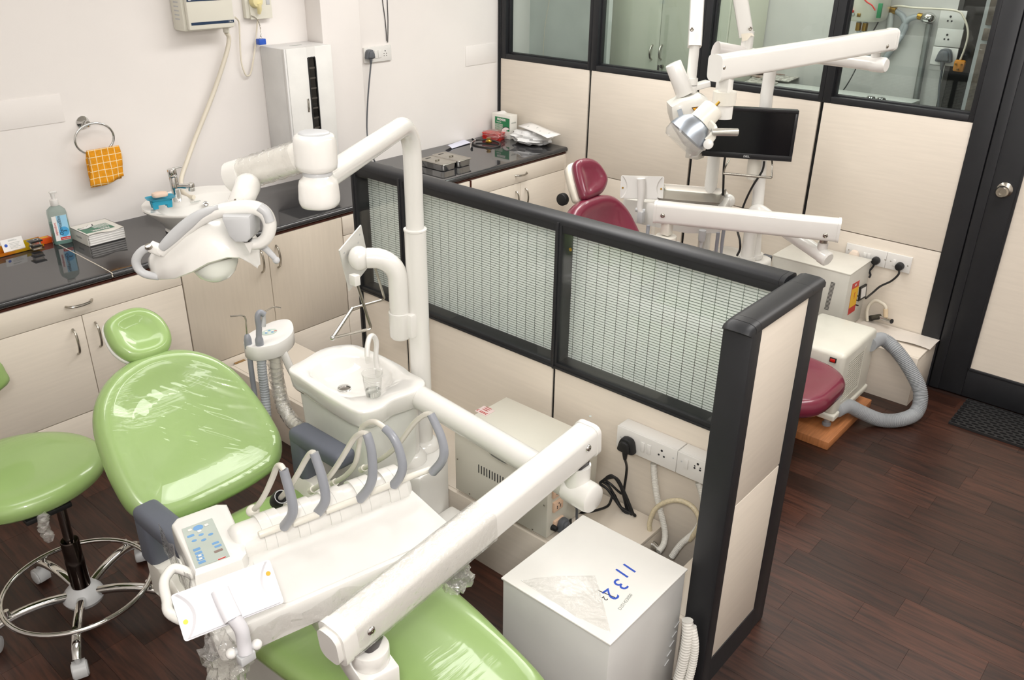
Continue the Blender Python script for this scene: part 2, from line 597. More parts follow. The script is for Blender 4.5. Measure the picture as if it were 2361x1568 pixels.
# ---- door and its frame
dm = MB()
dm.span((-.018, -3.017, 0), (.06, -2.927, 2.2), .004)
dm.span((-.018, -3.93, 2.1), (.06, -3.017, 2.2), .004)
dm.span((-.018, -4.02, 0), (.06, -3.93, 2.2), .004)
door = struct('door_1', dm, BLACKP, 'black framed door with cream inset panel')
lf = MB()
lf.span((-.012, -3.178, .004), (.03, -3.020, 2.095), .003)
lf.span((-.012, -3.925, .004), (.03, -3.790, 2.095), .003)
lf.span((-.012, -3.790, .004), (.03, -3.178, .150), .003)
lf.span((-.012, -3.790, 1.98), (.03, -3.178, 2.095), .003)
lf.span((-.017, -3.0675, .004), (-.010, -3.024, 2.095), .002)
leaf = obj('door_leaf', lf, BLACKP, door)
obj('bead', MB().span((-.0145, -3.186, .15), (.0, -3.174, 1.985), .003).span((-.0145, -3.80, .146), (.0, -3.174, .160), .003), BLACKP, leaf)
obj('inset_panel', MB().span((-.004, -3.80, .145), (.02, -3.175, 1.985)), CREAM, leaf)
kn = U(2312, 441, x=-.05)
kb = MB()
kb.lathe([(.034, 0), (.034, .006), (.026, .012), (.013, .016), (.012, .03), (.018, .034), (.027, .044), (.028, .056), (.022, .066), (.010, .066), (.009, .062), (0, .062)], (-.012, kn.y, kn.z), (-1, 0, 0))
obj('door_knob', kb, STEEL, leaf)
struct('wall_far_side', MB().span((-.01, -5.6, 0), (.06, -4.02, ZT)), CREAM)
struct('wall_far_over_door', MB().span((-.01, -4.02, 2.2), (.06, -2.927, ZT)), CREAM)

# ---- low partition with glazed bays, and its wing
XN, XF, YE, YW = -2.206, -2.131, -1.156, -3.134
ZG, ZC = .684, 1.236
Y1, YM = -1.455, -2.247
lp = thing('low_partition', 'waist high partition of cream panels and striped glass with black caps', 'partition', ((XN+XF)/2, -2.1, 0))
XB = -2.56
def ppart(name, mb, m, **k): return obj(name, mb, m, lp, **k)
for a, b in ((YE-.012, Y1-.006+.012), (Y1-.006, YM+.006), (YM-.006, YW+.081)):
    ppart('panel', MB().span((XN+.002, b, .05), (XF-.002, a, ZG), .0012), CREAM)
ppart('plinth', MB().span((XN+.006, YW+.081, 0), (XF-.006, YE, .05)), BLACKP)
ppart('core', MB().span((XN+.008, YW+.081, .05), (XF-.008, YE, ZG-.002)), BLACKG)
ppart('end_post', MB().span((XN-.004, YE-.028, 0), (XF+.004, YE, ZC), .004).span((XN-.009, YE-.020, 0), (XN, YE-.008, ZC), .002), BLACKP)
for y in (Y1, YM):
    ppart('mullion', MB().span((XN-.003, y-.014, ZG), (XF+.003, y+.014, ZC), .003).span((XN-.008, y-.004, ZG), (XN, y+.004, ZC), .001), BLACKP)
for a, b in ((YE-.02, Y1), (Y1, YM), (YM, YW+.081)):
    ppart('sill_rail', MB().span((XN-.004, b, ZG), (XF+.004, a, ZG+.026), .003).span((XN-.007, b, ZG+.004), (XN, a, ZG+.012), .001), BLACKP)
    ppart('head_rail', MB().span((XN, b, ZC-.035), (XF, a, ZC), .002), BLACKP)
    ppart('clear_pane', MB().span((XN+.004, b, ZG+.02), (XN+.008, a, ZC-.03)), CLEARG)
    ppart('striped_pane', MB().span((XF-.010, b, ZG+.02), (XF-.006, a, ZC-.03)), STRIPED)
def cap_outline(w, h=.016):
    return [(-w/2, -.008), (-w/2, .004), (-w/2+.006, h*.72), (-w/2+.02, h), (w/2-.02, h), (w/2-.006, h*.72), (w/2, .004), (w/2, -.008)]
ppart('cap_rail', MB().beam((-2.1685, YE, ZC), (-2.1685, YW+.10, ZC), cap_outline(.082)), BLACKP)
ppart('cap_rail', MB().beam((-2.1685, YW+.099, ZC), (-2.1685, YW+.084, ZC), cap_outline(.083)), BLACKP)
yw2 = YW+.076
wg = thing('partition_wing', 'short cream wing panel with black posts at the end of the striped glass partition', 'partition', (-2.34, YW+.038, 0))
def wpart(name, mb, m, **k): return obj(name, mb, m, wg, **k)
wpart('wing_cap', MB().beam((-2.1275, (YW+yw2)/2, ZC), (-2.212, (YW+yw2)/2, ZC), cap_outline(.082)), BLACKP)
wpart('wing_cap', MB().beam((-2.2125, (YW+yw2)/2, ZC), (-2.52, (YW+yw2)/2, ZC), cap_outline(.082)), BLACKP)
wc = MB()
o_ = cap_outline(.082)
wc.sweep([(-2.5205, (YW+yw2)/2, ZC), (XB+.012, (YW+yw2)/2, ZC-.001)], o_)
wc.sweep([(XB+.012, (YW+yw2)/2, ZC-.001), (XB-.005, (YW+yw2)/2, ZC-.004), (XB-.010, (YW+yw2)/2, ZC-.011)], [(p[0]*.985, p[1]) for p in o_])
wpart('wing_end_cap', wc, BLACKP)
wpart('corner_post', MB().span((XF-.096, YW, 0), (XF+.002, yw2, ZC-.004), .006), BLACKP)
wpart('wing_post', MB().span((XB-.006, YW-.004, 0), (XB+.050, yw2+.004, ZC-.006), .007), BLACKP)
wpart('wing_base', MB().span((XB+.05, YW-.001, 0), (XF-.09, yw2+.001, .104)), BLACKP)
wpart('wing_core', MB().span((XB+.05, YW+.008, .1), (XF-.09, yw2-.008, ZC-.008)), BLACKG)
for y0, y1 in ((YW+.002, YW+.010), (yw2-.010, yw2-.002)):
    for z0, z1 in ((.104, .673), (.678, ZC-.009)):
        wpart('panel', MB().span((XB+.048, y0, z0), (XF-.092, y1, z1), .001), CREAM)
bl = U(1311, 577, x=XN)
ppart('bolt', MB().cyl((XN+.012, bl.y, bl.z), (XN+.009, bl.y, bl.z), .006, n=14), BRASS)

# ---- boxed pipe ducts on the floor
def duct(name, label, boxes, m2=None):
    t = thing(name, label, 'duct', ((boxes[0][0][0]+boxes[0][1][0])/2, (boxes[0][0][1]+boxes[0][1][1])/2, 0))
    for a, b in boxes:
        obj('front_board', MB().span(a, (a[0]+.016, b[1], b[2]-.0005), .001), CREAM, t)
        obj('top_board', MB().span((a[0]+.017, a[1], b[2]-.016), (b[0], b[1], b[2]), .001), CREAM, t)
        obj('end_board', MB().span((a[0]+.017, a[1], 0), (b[0], a[1]+.014, b[2]-.017), .001), CREAM, t)
    return t
d1 = duct('pipe_duct', 'low cream boxed pipe duct along the striped glass partition', [((-2.57, -2.765, 0), (XN-.006, -.622, .255)), ((-2.57, -3.05, 0), (XN-.006, -2.93, .255))])
s_ = U(553, 834, z=.2556)
obj('brown_sticker', MB().box((s_.x, s_.y, .2556), (.055, .018, .0008)), mat('brown_sticker', '8a6a3c', .5), d1)
d2 = duct('pipe_duct', 'low cream boxed pipe duct under the sockets by the black door', [((-.305, -3.008, 0), (-.0125, -1.55, .262))])
obj('loose_laminate', MB().loft([[U(px, py, x=-.02-.25*k) + V((0, 0, dz)) for px, py, dz in ()] or [V((-.016-.16*k, -2.645-.375*j/9, .266+.004*math.sin(j*1.1)*k+(.006 if k else 0))) for j in range(10)] for k in (0, .5, 1)], cap=False, closed=False), mat('loose_white_laminate', 'ded6cc', .35), d2)
# ================================================================== worktop and base cabinets
YK, ZK, ZD, ZB = -.603, .816, .709, .288
WX = -3.012
def worktop(x0, x1, label):
    t = thing('worktop', label, 'worktop', ((x0+x1)/2, -.3, .82))
    prof = [(-.0005, .822), (-.585, .822)]
    n = 8
    for k in range(n+1):
        a = -PI/2-PI*k/n
        prof.append((-.596+.014*math.cos(a), .836+.014*math.sin(a)))
    prof += [(-.585, .85), (-.0005, .85)]
    slab = MB().loft([[(x, p[0], p[1]) for p in prof] for x in (x0, x1)])
    obj('granite_slab', slab, GRAN, t)
    obj('batten', MB().span((x0, -.588, .8165), (x1, -.575, .8215)).span((x0, -.594, .808), (x1, -.57, .8165)), BROWN, t)
    return t
worktop(-4.75, WX-.0015, 'black granite worktop end carrying the card holder')
worktop(WX+.0015, -.0145, 'long black granite worktop with the wash basin and steel boxes')
jt = MB().tube(catmull([(WX, -.002, .8496), (WX-.001, -.3, .8498), (WX-.003, -.585, .8498), (WX-.003, -.607, .842), (WX-.003, -.611, .832)], 4), .0022, 6)
tag(obj('grout_line', jt, mat('white_grout', 'd8d0c2', .7)), 'white sealant line across the granite worktop joint', 'sealant')

def bow(parent, a, b, out): obj('handle', handle_mb(a, b, out, .0052), STEEL, parent)
def door_front(t, x0, x1, z0, z1, hx=None, m=CREAM):
    d = obj('door', MB().span((x0+.0015, YK, z0+.0015), (x1-.0015, YK+.018, z1-.0015), .0012), m, t)
    if hx is not None:
        bow(d, (hx, YK, z1-.045), (hx, YK, z1-.155), (.0, -.026, 0))
    return d
def cabinet(x0, x1, label, drawer=True, grain=CREAM):
    t = thing('base_cabinet', label, 'cabinet', ((x0+x1)/2, -.3, 0), 'base cabinets under the black worktop')
    obj('carcass', MB().span((x0+.001, YK+.0185, .0), (x1-.001, -.004, ZK-.009)), mat('dark_carcass', '1c1512', .6), t)
    xm = (x0+x1)/2
    obj('plinth', MB().span((x0, YK+.0005, .0), (x1, YK+.018, ZB-.003), .001), CREAM, t)
    top = ZK-.001
    if drawer:
        d = obj('drawer', MB().span((x0+.002, YK, ZD+.0015), (x1-.002, YK+.018, ZK-.0095), .0012), CREAM, t)
        bow(d, (xm-.052, YK, (ZD+ZK)/2), (xm+.052, YK, (ZD+ZK)/2), (0, -.026, -.002))
        top = ZD
    else:
        top = ZK-.008
    door_front(t, x0, xm, ZB, top, xm-.045, grain)
    door_front(t, xm, x1, ZB, top, xm+.045, grain)
    return t
K1, K4 = -2.723, -1.844
cabinet(-4.72, -3.603, 'cream cabinet with drawer at the far left end of the worktop')
cabinet(-3.600, K1-.003, 'cream cabinet with one wide drawer behind the green headrest')
cabinet(K1, K4-.003, 'cream cabinet with two tall doors and no drawer under the wash basin', False, CREAMV)
c2 = U(1087, 413.5, y=YK).x
cabinet(K4, c2-.012, 'cream cabinet with drawer hidden behind the striped glass partition')
cabinet(c2, -.030, 'cream cabinet with drawer beside the maroon chair under the steel boxes')
tag(obj('cabinet_divider', MB().span((c2-.0105, YK-.002, 0), (c2-.0015, -.004, ZK-.0085)), BROWN), 'red brown upright board between two cream cabinets', 'board')
tag(obj('end_filler', MB().span((-.0285, YK+.006, 0), (-.0115, -.004, ZK-.009)), CREAM), 'narrow cream filler strip beside the corner of the panel wall', 'board')

# ================================================================== things on the left wall
# water purifier
t = thing('water_purifier', 'wall hung off white water purifier box with navy stripe', 'purifier', (-2.12, -.06, 1.68))
pz = 1.672
obj('body', MB().span((-2.262, -.10, pz), (-2.008, -.0005, 2.02), .012).span((-2.250, -.125, pz+.006), (-2.012, -.098, 2.02), .01), OFFW, t)
obj('navy_stripe', MB().span((-2.238, -.1262, pz+.028), (-2.018, -.124, pz+.040)), DNAVY, t)
obj('display', MB().span((-2.245, -.1262, pz+.129), (-2.03, -.124, pz+.2)), DNAVY, t)
obj('display_label', MB().span((-2.238, -.1270, pz+.134), (-2.225, -.1255, pz+.16)).span((-2.222, -.1270, pz+.136), (-2.185, -.1255, pz+.16)), PAPER, t)
lettering('Ultra', .010, (-2.035, -.1262, pz+.034), (1, 0, 0), (0, 0, 1), PAPER, t)
for k in range(9):
    obj('vent_slot', MB().span((-2.2626, -.075, pz+.05+k*.018), (-2.2612, -.035, pz+.056+k*.018)), LGREY, t)
obj('outlet', MB().cyl((-2.025, -.06, pz+.002), (-2.025, -.06, pz-.022), .016, .014, n=16), OFFW, t)
hp = [(-2.026, -.06, pz-.0235)] + [U(px, py, y=yy) for px, py, yy in ((528, 90, -.05), (520, 130, -.045), (490, 220, -.04), (450, 320, -.045), (430, 375, -.07), (421, 400, -.09), (417, 420, -.12), (421, 440, -.16), (433, 452, -.21), (447, 455, -.25))]
drain = obj('drain_hose', MB().tube(catmull(hp, 7), .0105, 12), PVC)
tag(drain, 'cream drain hose hanging from the purifier into the wash basin', 'hose')
pc = [U(542, 40, y=-.05)] + [U(px, py, y=-.02) for px, py in ((551, 52), (553, 90), (556, 140), (564, 168), (571, 175), (579, 165), (588, 110), (594, 50), (597, 28))]
tag(obj('power_cord', MB().tube(catmull(pc, 6), .0042, 8), PVC), 'cream looped power cord between the purifier and its socket', 'cord')
# socket with plug
s0 = U(572, 42, y=-.01); s1 = U(627, 36, y=-.03)
t = thing('socket_box', 'cream surface socket box beside the water purifier', 'socket', (s0.x+.05, -.02, s0.z))
obj('box', MB().span((s0.x-.02, -.028, s0.z), (s1.x-.002, -.0005, s0.z+.16), .003).span((s0.x, -.036, s0.z-.005), (s1.x, -.027, s0.z+.16), .002), OFFW, t)
ru = U(617, 3, y=-.036)
obj('switch', MB().box((ru.x, -.037, ru.z), (.02, .004, .03), .001), LGREY, t)
pg = thing('plug', 'round cream plug pushed into the cream socket box', 'plug', U(594, 15, y=-.05))
pc_ = U(589, 2, y=-.045)
obj('plug_body', MB().cyl((pc_.x, -.036, pc_.z), (pc_.x, -.068, pc_.z), .034, .028, n=24, bev=.004).tube([(pc_.x+.004, -.062, pc_.z-.01), (pc_.x+.008, -.06, pc_.z-.04), (pc_.x+.01, -.05, pc_.z-.058)], [.014, .011, .008], 12), mat('yellowed_plastic', 'e3d7a3', .4), pg)
# blue tag on a chain
kp = [U(*p, y=-.04) for p in ((579, 36), (590, 42), (598, 55), (601, 72), (601, 84))]
t = thing('chain_tag', 'blue plug stopper hanging on a twisted chain', 'tag', kp[-1])
ch = catmull(kp, 6)
cm = MB()
for i in range(len(ch)-1):
    a = i*1.2
    cm.tube([ch[i]+V((math.cos(a), 0, math.sin(a)))*.0022, ch[i+1]+V((math.cos(a+1.2), 0, math.sin(a+1.2)))*.0022], .0012, 5)
    cm.tube([ch[i]-V((math.cos(a), 0, math.sin(a)))*.0022, ch[i+1]-V((math.cos(a+1.2), 0, math.sin(a+1.2)))*.0022], .0012, 5)
obj('chain', cm, STEEL, t)
bq = U(602, 96, y=-.04)
obj('blue_block', MB().box((bq.x, -.04, bq.z), (.040, .03, .028), .003), BLUE, t)
obj('screw_ring', MB().tube([bq+V((.006*math.cos(a), 0, .019+.006*math.sin(a))) for a in [2*PI*k/10 for k in range(10)]], .0012, 5, closed=True), STEEL, t)
# steriliser cabinet
t = thing('steriliser_cabinet', 'tall white wall cabinet with a narrow dark window', 'cabinet', (-1.665, -.1, .99))
X_0, X_1, ZA, ZZ, YF = -1.812, -1.522, .998, 1.567, -.205
obj('body', MB().span((X_0, YF+.02, ZA), (X_1, -.0005, ZZ), .006), mat('steriliser_side', 'dddcda', .35), t)
dr = MB()
wx0, wx1, wz0, wz1 = -1.676, -1.628, 1.02, 1.515
dr.span((X_0+.012, YF, ZA), (wx0, YF+.019, ZZ), .004).span((wx1, YF, ZA), (X_1, YF+.019, ZZ), .004)
dr.span((wx0-.002, YF+.0005, wz1), (wx1+.002, YF+.019, ZZ), .0).span((wx0-.002, YF+.0005, ZA), (wx1+.002, YF+.019, wz0), .0)
dd = obj('door', dr, mat('steriliser_white', 'e6e5e1', .3, coat=.3), t)
obj('window_rim', MB().tube(catmull([(wx0+.004, YF-.001, wz0), (wx0+.002, YF-.001, 1.4), (wx0+.003, YF-.001, wz1-.01), (wx0+.012, YF-.001, wz1), (wx1-.012, YF-.001, wz1), (wx1-.003, YF-.001, wz1-.01), (wx1-.002, YF-.001, 1.4), (wx1-.004, YF-.001, wz0)], 4), .0032, 6), BLACKR, dd)
obj('dark_window', MB().span((wx0, YF+.003, wz0), (wx1, YF+.006, wz1)), mat('smoked_acrylic', '151413', .06), dd)
obj('hinge_strip', MB().span((X_0, YF+.002, ZA), (X_0+.011, YF+.02, ZZ), .002), mat('steriliser_side', 'dddcda'), t)
obj('latch', MB().span((-1.702, YF-.003, 1.25), (-1.690, YF+.001, 1.317), .001).span((-1.6945, YF-.005, 1.262), (-1.6905, YF-.002, 1.308)), CHROME, dd)
obj('top_slot', MB().span((-1.71, -.12, ZZ), (-1.64, -.11, ZZ+.0008)), GREYP, t)
obj('shelf_gleam', MB(), None, None) if False else None
for k in range(9):
    obj('instrument_rack', MB().span((wx0+.006, YF+.0015, 1.06+k*.05), (wx1-.006, YF+.0032, 1.068+k*.05)), mat('smoked_steel', '6d6a66', .3, .8), dd)
obj('bracket', MB().span((-1.60, -.19, ZA-.012), (-1.53, -.02, ZA), .002), STEEL, t)
# switch board with plug
t = thing('switch_board', 'white switch and socket plate on the wall beside the pilaster', 'socket', (-1.05, 0, 1.42))
obj('plate', MB().span((-1.148, -.014, 1.417), (-.947, -.0005, 1.500), .002), WHITE, t)
for k in range(2): obj('switch', MB().span((-1.075+k*.026, -.018, 1.437), (-1.051+k*.026, -.013, 1.48), .002), WHITE, t)
sc_ = V((-.995, -.0142, 1.458))
obj('socket_holes', MB().cyl(sc_+V((0, 0, .014)), sc_+V((0, -.001, .014)), .0032, n=10).cyl(sc_+V((-.009, 0, 0)), sc_+V((-.009, -.001, 0)), .0026, n=8).cyl(sc_+V((.009, 0, 0)), sc_+V((.009, -.001, 0)), .0026, n=8).cyl(sc_+V((-.009, 0, -.012)), sc_+V((-.009, -.001, -.012)), .0026, n=8).cyl(sc_+V((.009, 0, -.012)), sc_+V((.009, -.001, -.012)), .0026, n=8), BLACKR, t)
def plug3(name, label, p, n, m, cord, s=1., up=(0, 0, 1)):
    """three pin plug with its body at p, facing n, and a cord (list of points) as a part"""
    t = thing(name, label, 'plug', p)
    az = V(n).normalized(); ay = V(up); ax = ay.cross(az)
    Mx = MAT(p, ax, ay, az)
    out = [(-.016*s, .022*s), (.016*s, .022*s), (.027*s, -.010*s), (.024*s, -.022*s), (-.024*s, -.022*s), (-.027*s, -.010*s)]
    out = [q.to_tuple() for q in catmull([V((a, b, 0)) for a, b in out], 3, True)]
    obj('plug_body', MB().prism([(q[0], q[1]) for q in out], 0, .026*s, Mx, .005*s).prism([(q[0]*.72, q[1]*.72) for q in out], .02*s, .036*s, Mx, .005*s), m, t)
    g = [Mx @ V((0, -.018*s, .02*s)), Mx @ V((0, -.034*s, .02*s)), Mx @ V((0, -.048*s, .018*s))]
    obj('strain_relief', MB().tube(g, [.010*s, .0075*s, .0055*s], 10), m, t)
    if cord: obj('cord', MB().tube(catmull([g[2]]+cord, 8), .0042*s, 8), m, t)
    return t
GPLUG = mat('grey_plug_plastic', '5e6166', .45)
cdp = [U(px, py, y=yy) for px, py, yy in ((848, 230, -.03), (846, 300, -.03), (851, 340, -.05), (864, 372, -.02))] + [V((U(870, 378, z=.8545).x, U(870, 378, z=.8545).y, .8545)), U(905, 385, z=.8545)]
plug3('plug', 'grey plug with long cord in the white switch plate', (U(849, 128, y=-.014).x, -.014, U(849, 125, y=-.014).z), (0, -1, 0), GPLUG, cdp, 1.05)
for k, (a, b) in enumerate((((882, 0), (892, 95)), ((893, 0), (894, 98)))):
    p0, p1 = U(*a, y=-.004), U(*b, y=-.006)
    tag(obj('wall_wire', MB().tube(catmull([p0+(p0-p1)*.9, p0, (p0+p1)/2+V((.004, 0, 0)), p1], 4), .0022, 6), BLACKR), ('thin dark wire running straight down to the switch plate', 'thin dark wire slanting down to the switch plate')[1-k], 'wire')
# towel ring and towel
rc = U(219, 322, y=-.055)
t = thing('towel_ring', 'chrome towel ring on a round wall rose', 'towel ring', U(195, 285, y=0))
rb = U(193, 283, y=-.01)
obj('rose', MB().lathe([(.028, 0), (.028, .004), (.022, .010), (.012, .018), (.010, .036), (.014, .042), (.013, .052), (.006, .058), (0, .058)], (rb.x, -.0005, rb.z), (0, -1, 0)), CHROME, t)
rw, rh = .086, .068
tp = V((rb.x+.006, -.052, rb.z-.006))
ringc = V((U(218, 320, y=-.055).x, -.055, U(218, 320, y=-.055).z))
obj('ring', MB().tube([ringc+V((rw*math.cos(a), -.004*math.sin(a), rh*math.sin(a))) for a in [2*PI*k/40 for k in range(40)]], .0052, 10, closed=True), CHROME, t)
def towel_mat():
    m = mat('orange_check_terry', 'e79a16', .9, var=.08, scale=60, bump=.6, bscale=220)
    N, L = nodes_of(m)
    b = N['Principled BSDF']
    src = b.inputs['Base Color'].links[0].from_socket
    g = N.new('ShaderNodeNewGeometry'); sp = N.new('ShaderNodeSeparateXYZ'); L.new(g.outputs['Position'], sp.inputs[0])
    r = None
    for ax, pitch in (('X', .029), ('Z', .031)):
        d = N.new('ShaderNodeMath'); d.operation = 'DIVIDE'; d.inputs[1].default_value = pitch; L.new(sp.outputs[ax], d.inputs[0])
        fr = N.new('ShaderNodeMath'); fr.operation = 'FLOORED_MODULO'; fr.inputs[1].default_value = 1; L.new(d.outputs[0], fr.inputs[0])
        lt = N.new('ShaderNodeMath'); lt.operation = 'LESS_THAN'; lt.inputs[1].default_value = .10; L.new(fr.outputs[0], lt.inputs[0])
        if r is None: r = lt
        else:
            mx = N.new('ShaderNodeMath'); mx.operation = 'MAXIMUM'; L.new(r.outputs[0], mx.inputs[0]); L.new(lt.outputs[0], mx.inputs[1]); r = mx
    mi = N.new('ShaderNodeMix'); mi.data_type = 'RGBA'; mi.inputs[7].default_value = lin('f2d9a8')
    L.new(r.outputs[0], mi.inputs[0]); L.new(src, mi.inputs[6]); L.new(mi.outputs[2], b.inputs['Base Color'])
    return m
def cloth_strip(top_l, top_r, drop, back, n=14, k=10, yoff=-.055):
    rows = []
    for i in range(-4, k+1):
        row = []
        for j in range(n+1):
            s = j/n
            p = top_l*(1-s)+top_r*s
            if i >= 0:
                dz = -(drop*(1+.12*math.sin(s*2.6+1)))*i/k; dy = -.008-.006*math.sin(s*9+i*.3)*i/k
            else:
                dz = -back*(-i)/4; dy = .010+.003*math.sin(s*7)
            row.append(V((p.x+.010*i/k*(s-.5)+.006*math.sin(i*.5), yoff+dy, p.z+dz+(.004 if i == 0 else 0))))
        rows.append(row)
    return rows
tl, tr = U(197, 349, y=-.055), U(272, 336, y=-.055)
rows = cloth_strip(tl, tr, .145, .15)
m_ = MB().loft(rows, cap=False, closed=False)
tw = obj('hand_towel', m_, towel_mat())
sm = tw.modifiers.new('thick', 'SOLIDIFY'); sm.thickness = .004
tag(tw, 'orange checked terry towel hanging on the chrome ring', 'towel')

# ================================================================== wash basin and tap
bx, by = -2.44, -.335
RA, RB_ = .262, .225
t = thing('wash_basin', 'white oval ceramic basin sitting on the black worktop', 'basin', (bx, by, .85))
def ell(a, b, z, dx=0, dy=0, n=40, p=2.0):
    out = []
    for k in range(n):
        c, s = math.cos(2*PI*k/n), math.sin(2*PI*k/n)
        out.append(V((bx+dx+a*math.copysign(abs(c)**(2/p), c), by+dy+b*math.copysign(abs(s)**(2/p), s), z)))
    return out
rings = [ell(.15, .12, .8505), ell(.175, .145, .856), ell(.17, .14, .865), ell(.205, .175, .91), ell(RA-.006, RB_-.006, .957), ell(RA, RB_, .966), ell(RA-.003, RB_-.003, .972),
         ell(RA-.016, RB_-.016, .968), ell(.215, .150, .964, 0, -.035, p=2.6), ell(.200, .135, .957, 0, -.035, p=2.6), ell(.165, .11, .905, 0, -.035, p=2.4), ell(.10, .07, .882, 0, -.03), ell(.025, .025, .878, 0, -.03)]
obj('bowl', MB().loft(rings), CERAM, t, 60)
obj('waste', MB().lathe([(.024, 0), (.024, .003), (.012, .003), (0, .001)], (bx, by-.03, .8785)), CHROME, t)
ov = U(503, 503, y=by+.075)
obj('overflow', MB().lathe([(.013, 0), (.013, .003), (.007, .004), (0, .002)], (bx+.06, by+.063, .925), (-.1, -.9, .35)), CHROME, t)
lettering('hindware', .014, (bx+.02, by+.080, .942), (1, 0, 0), (0, .62, .78), GREYP, t)
fb = U(410, 464, z=.968)
t = thing('basin_tap', 'chrome single lever basin tap', 'tap', fb)
f0 = V((fb.x, fb.y, .968))
obj('column', MB().cyl(f0, f0+V((-.004, 0, .115)), .019, n=28, bev=.002), CHROME, t)
sp0 = f0+V((0, 0, .072))
obj('spout', MB().beam(sp0, sp0+V((.045, -.055, -.003)), rrect(.026, .022, .006)).cyl(sp0+V((.046, -.056, -.022)), sp0+V((.046, -.056, .014)), .0155, n=20, bev=.002), CHROME, t)
obj('lever', MB().cyl(f0+V((-.004, 0, .117)), f0+V((-.006, 0, .152)), .020, n=28, bev=.003).beam(f0+V((0, 0, .153)), f0+V((.035, -.02, .158)), rrect(.018, .007, .003)), CHROME, t)
sd = U(372, 470, z=.985)
t = thing('soap_dish', 'turquoise plastic soap dish on the basin rim', 'soap dish', (sd.x, sd.y, .969))
TURQ = mat('turquoise_plastic', '2496b4', .38, var=.04)
dxm = Matrix.Translation((sd.x, sd.y, .9705)) @ Matrix.Rotation(-.25, 4, 'Z')
dm_ = MB(dxm)
dm_.loft([[(a*1.0, b*1.0, z) for a, b in rrect(w, h, .02)] for w, h, z in ((.078, .05, .030), (.088, .056, .034), (.122, .074, .044), (.124, .076, .046), (.112, .066, .043), (.075, .045, .034), (.06, .035, .033))])
for sx in (-1, 1):
    for sy in (-1, 1):
        dm_.loft([[(sx*.030+a, sy*.018+b, z) for a, b in rrect(.022+z*.2, .016, .004)] for z in (0, .015, .034)])
dm_.span((-.036, -.027, .016), (.036, -.022, .034)).span((-.036, .022, .016), (.036, .027, .034))
obj('dish', dm_, TURQ, t)
so = MB(dxm).loft([[(a, b, z) for a, b in rrect(w, h, .018)] for w, h, z in ((.05, .028, .0465), (.066, .042, .050), (.070, .045, .058), (.064, .040, .066), (.045, .026, .069))])
tag(obj('soap_bar', so, mat('soap', 'e8cdb9', .4)), 'pale pink bar of soap in the turquoise dish', 'soap')

# ================================================================== things on the worktop, left end
# hand rub bottle
q = U(136, 552, z=.85)
q = V((q.x-.006, q.y-.055, .8505))
t = thing('hand_rub_bottle', 'clear pump bottle half full of teal hand rub', 'bottle', q)
bM = Matrix.Translation(q) @ Matrix.Rotation(math.radians(-8), 4, 'Z')
LIQ = mat('teal_liquid', '2fa596', .12, var=.03)
def rr3(w, h, r, z): return [(a, b, z) for a, b in rrect(w, h, r)]
obj('liquid', MB(bM).loft([rr3(.066, .040, .012, .001), rr3(.070, .044, .012, .006), rr3(.070, .044, .012, .095)]), LIQ, t)
obj('shell', MB(bM).loft([rr3(.070, .044, .013, 0), rr3(.075, .048, .013, .005), rr3(.075, .048, .013, .135), rr3(.070, .046, .016, .150), rr3(.045, .035, .016, .163), rr3(.026, .026, .0125, .168), rr3(.026, .026, .0125, .171)], cap=False), mat('frosted_pet', 'c4d2cd', .12, trans=.72, ior=1.2), t)
obj('pump', MB(bM).cyl((0, 0, .168), (0, 0, .196), .0165, n=20, bev=.002).cyl((0, 0, .195), (0, 0, .222), .007, .009, n=14).box((.004, 0, .226), (.030, .016, .010), .004), WHITE, t)
yl = -.0245
lbl = obj('label', MB(bM).span((-.030, yl-.0006, .018), (.030, yl, .128)), PAPER, t)
obj('label_sky', MB(bM).span((-.012, yl-.0012, .03), (.030, yl-.0007, .128)), mat('label_sky_print', '9fd0ea', .5), lbl)
obj('label_blue', MB(bM).loft([[(.009+.020*math.cos(a), yl-z, .056+.022*math.sin(a)) for a in [2*PI*k/20 for k in range(20)]] for z in (.0012, .0016)]), mat('label_blue_print', '4fa6d8', .5), lbl)
obj('label_red', MB(bM).span((-.010, yl-.0014, .020), (.030, yl-.0007, .032)), RED, lbl)
bx_, bz_ = bM.to_3x3() @ V((1, 0, 0)), V((0, 0, 1))
lettering('Dermafilm', .020, bM @ V((-.002, yl-.0016, .085)), bz_, -bx_, BLACKI, lbl)
lettering('septodont', .014, bM @ V((-.022, yl-.0008, .072)), bz_, -bx_, RED, lbl)
lettering('Septodont', .0085, bM @ V((.012, yl-.0014, .026)), bx_, bz_, PAPER, lbl)
lettering('3', .022, bM @ V((.014, yl-.0018, .058)), bz_, -bx_, BLACKI, lbl)
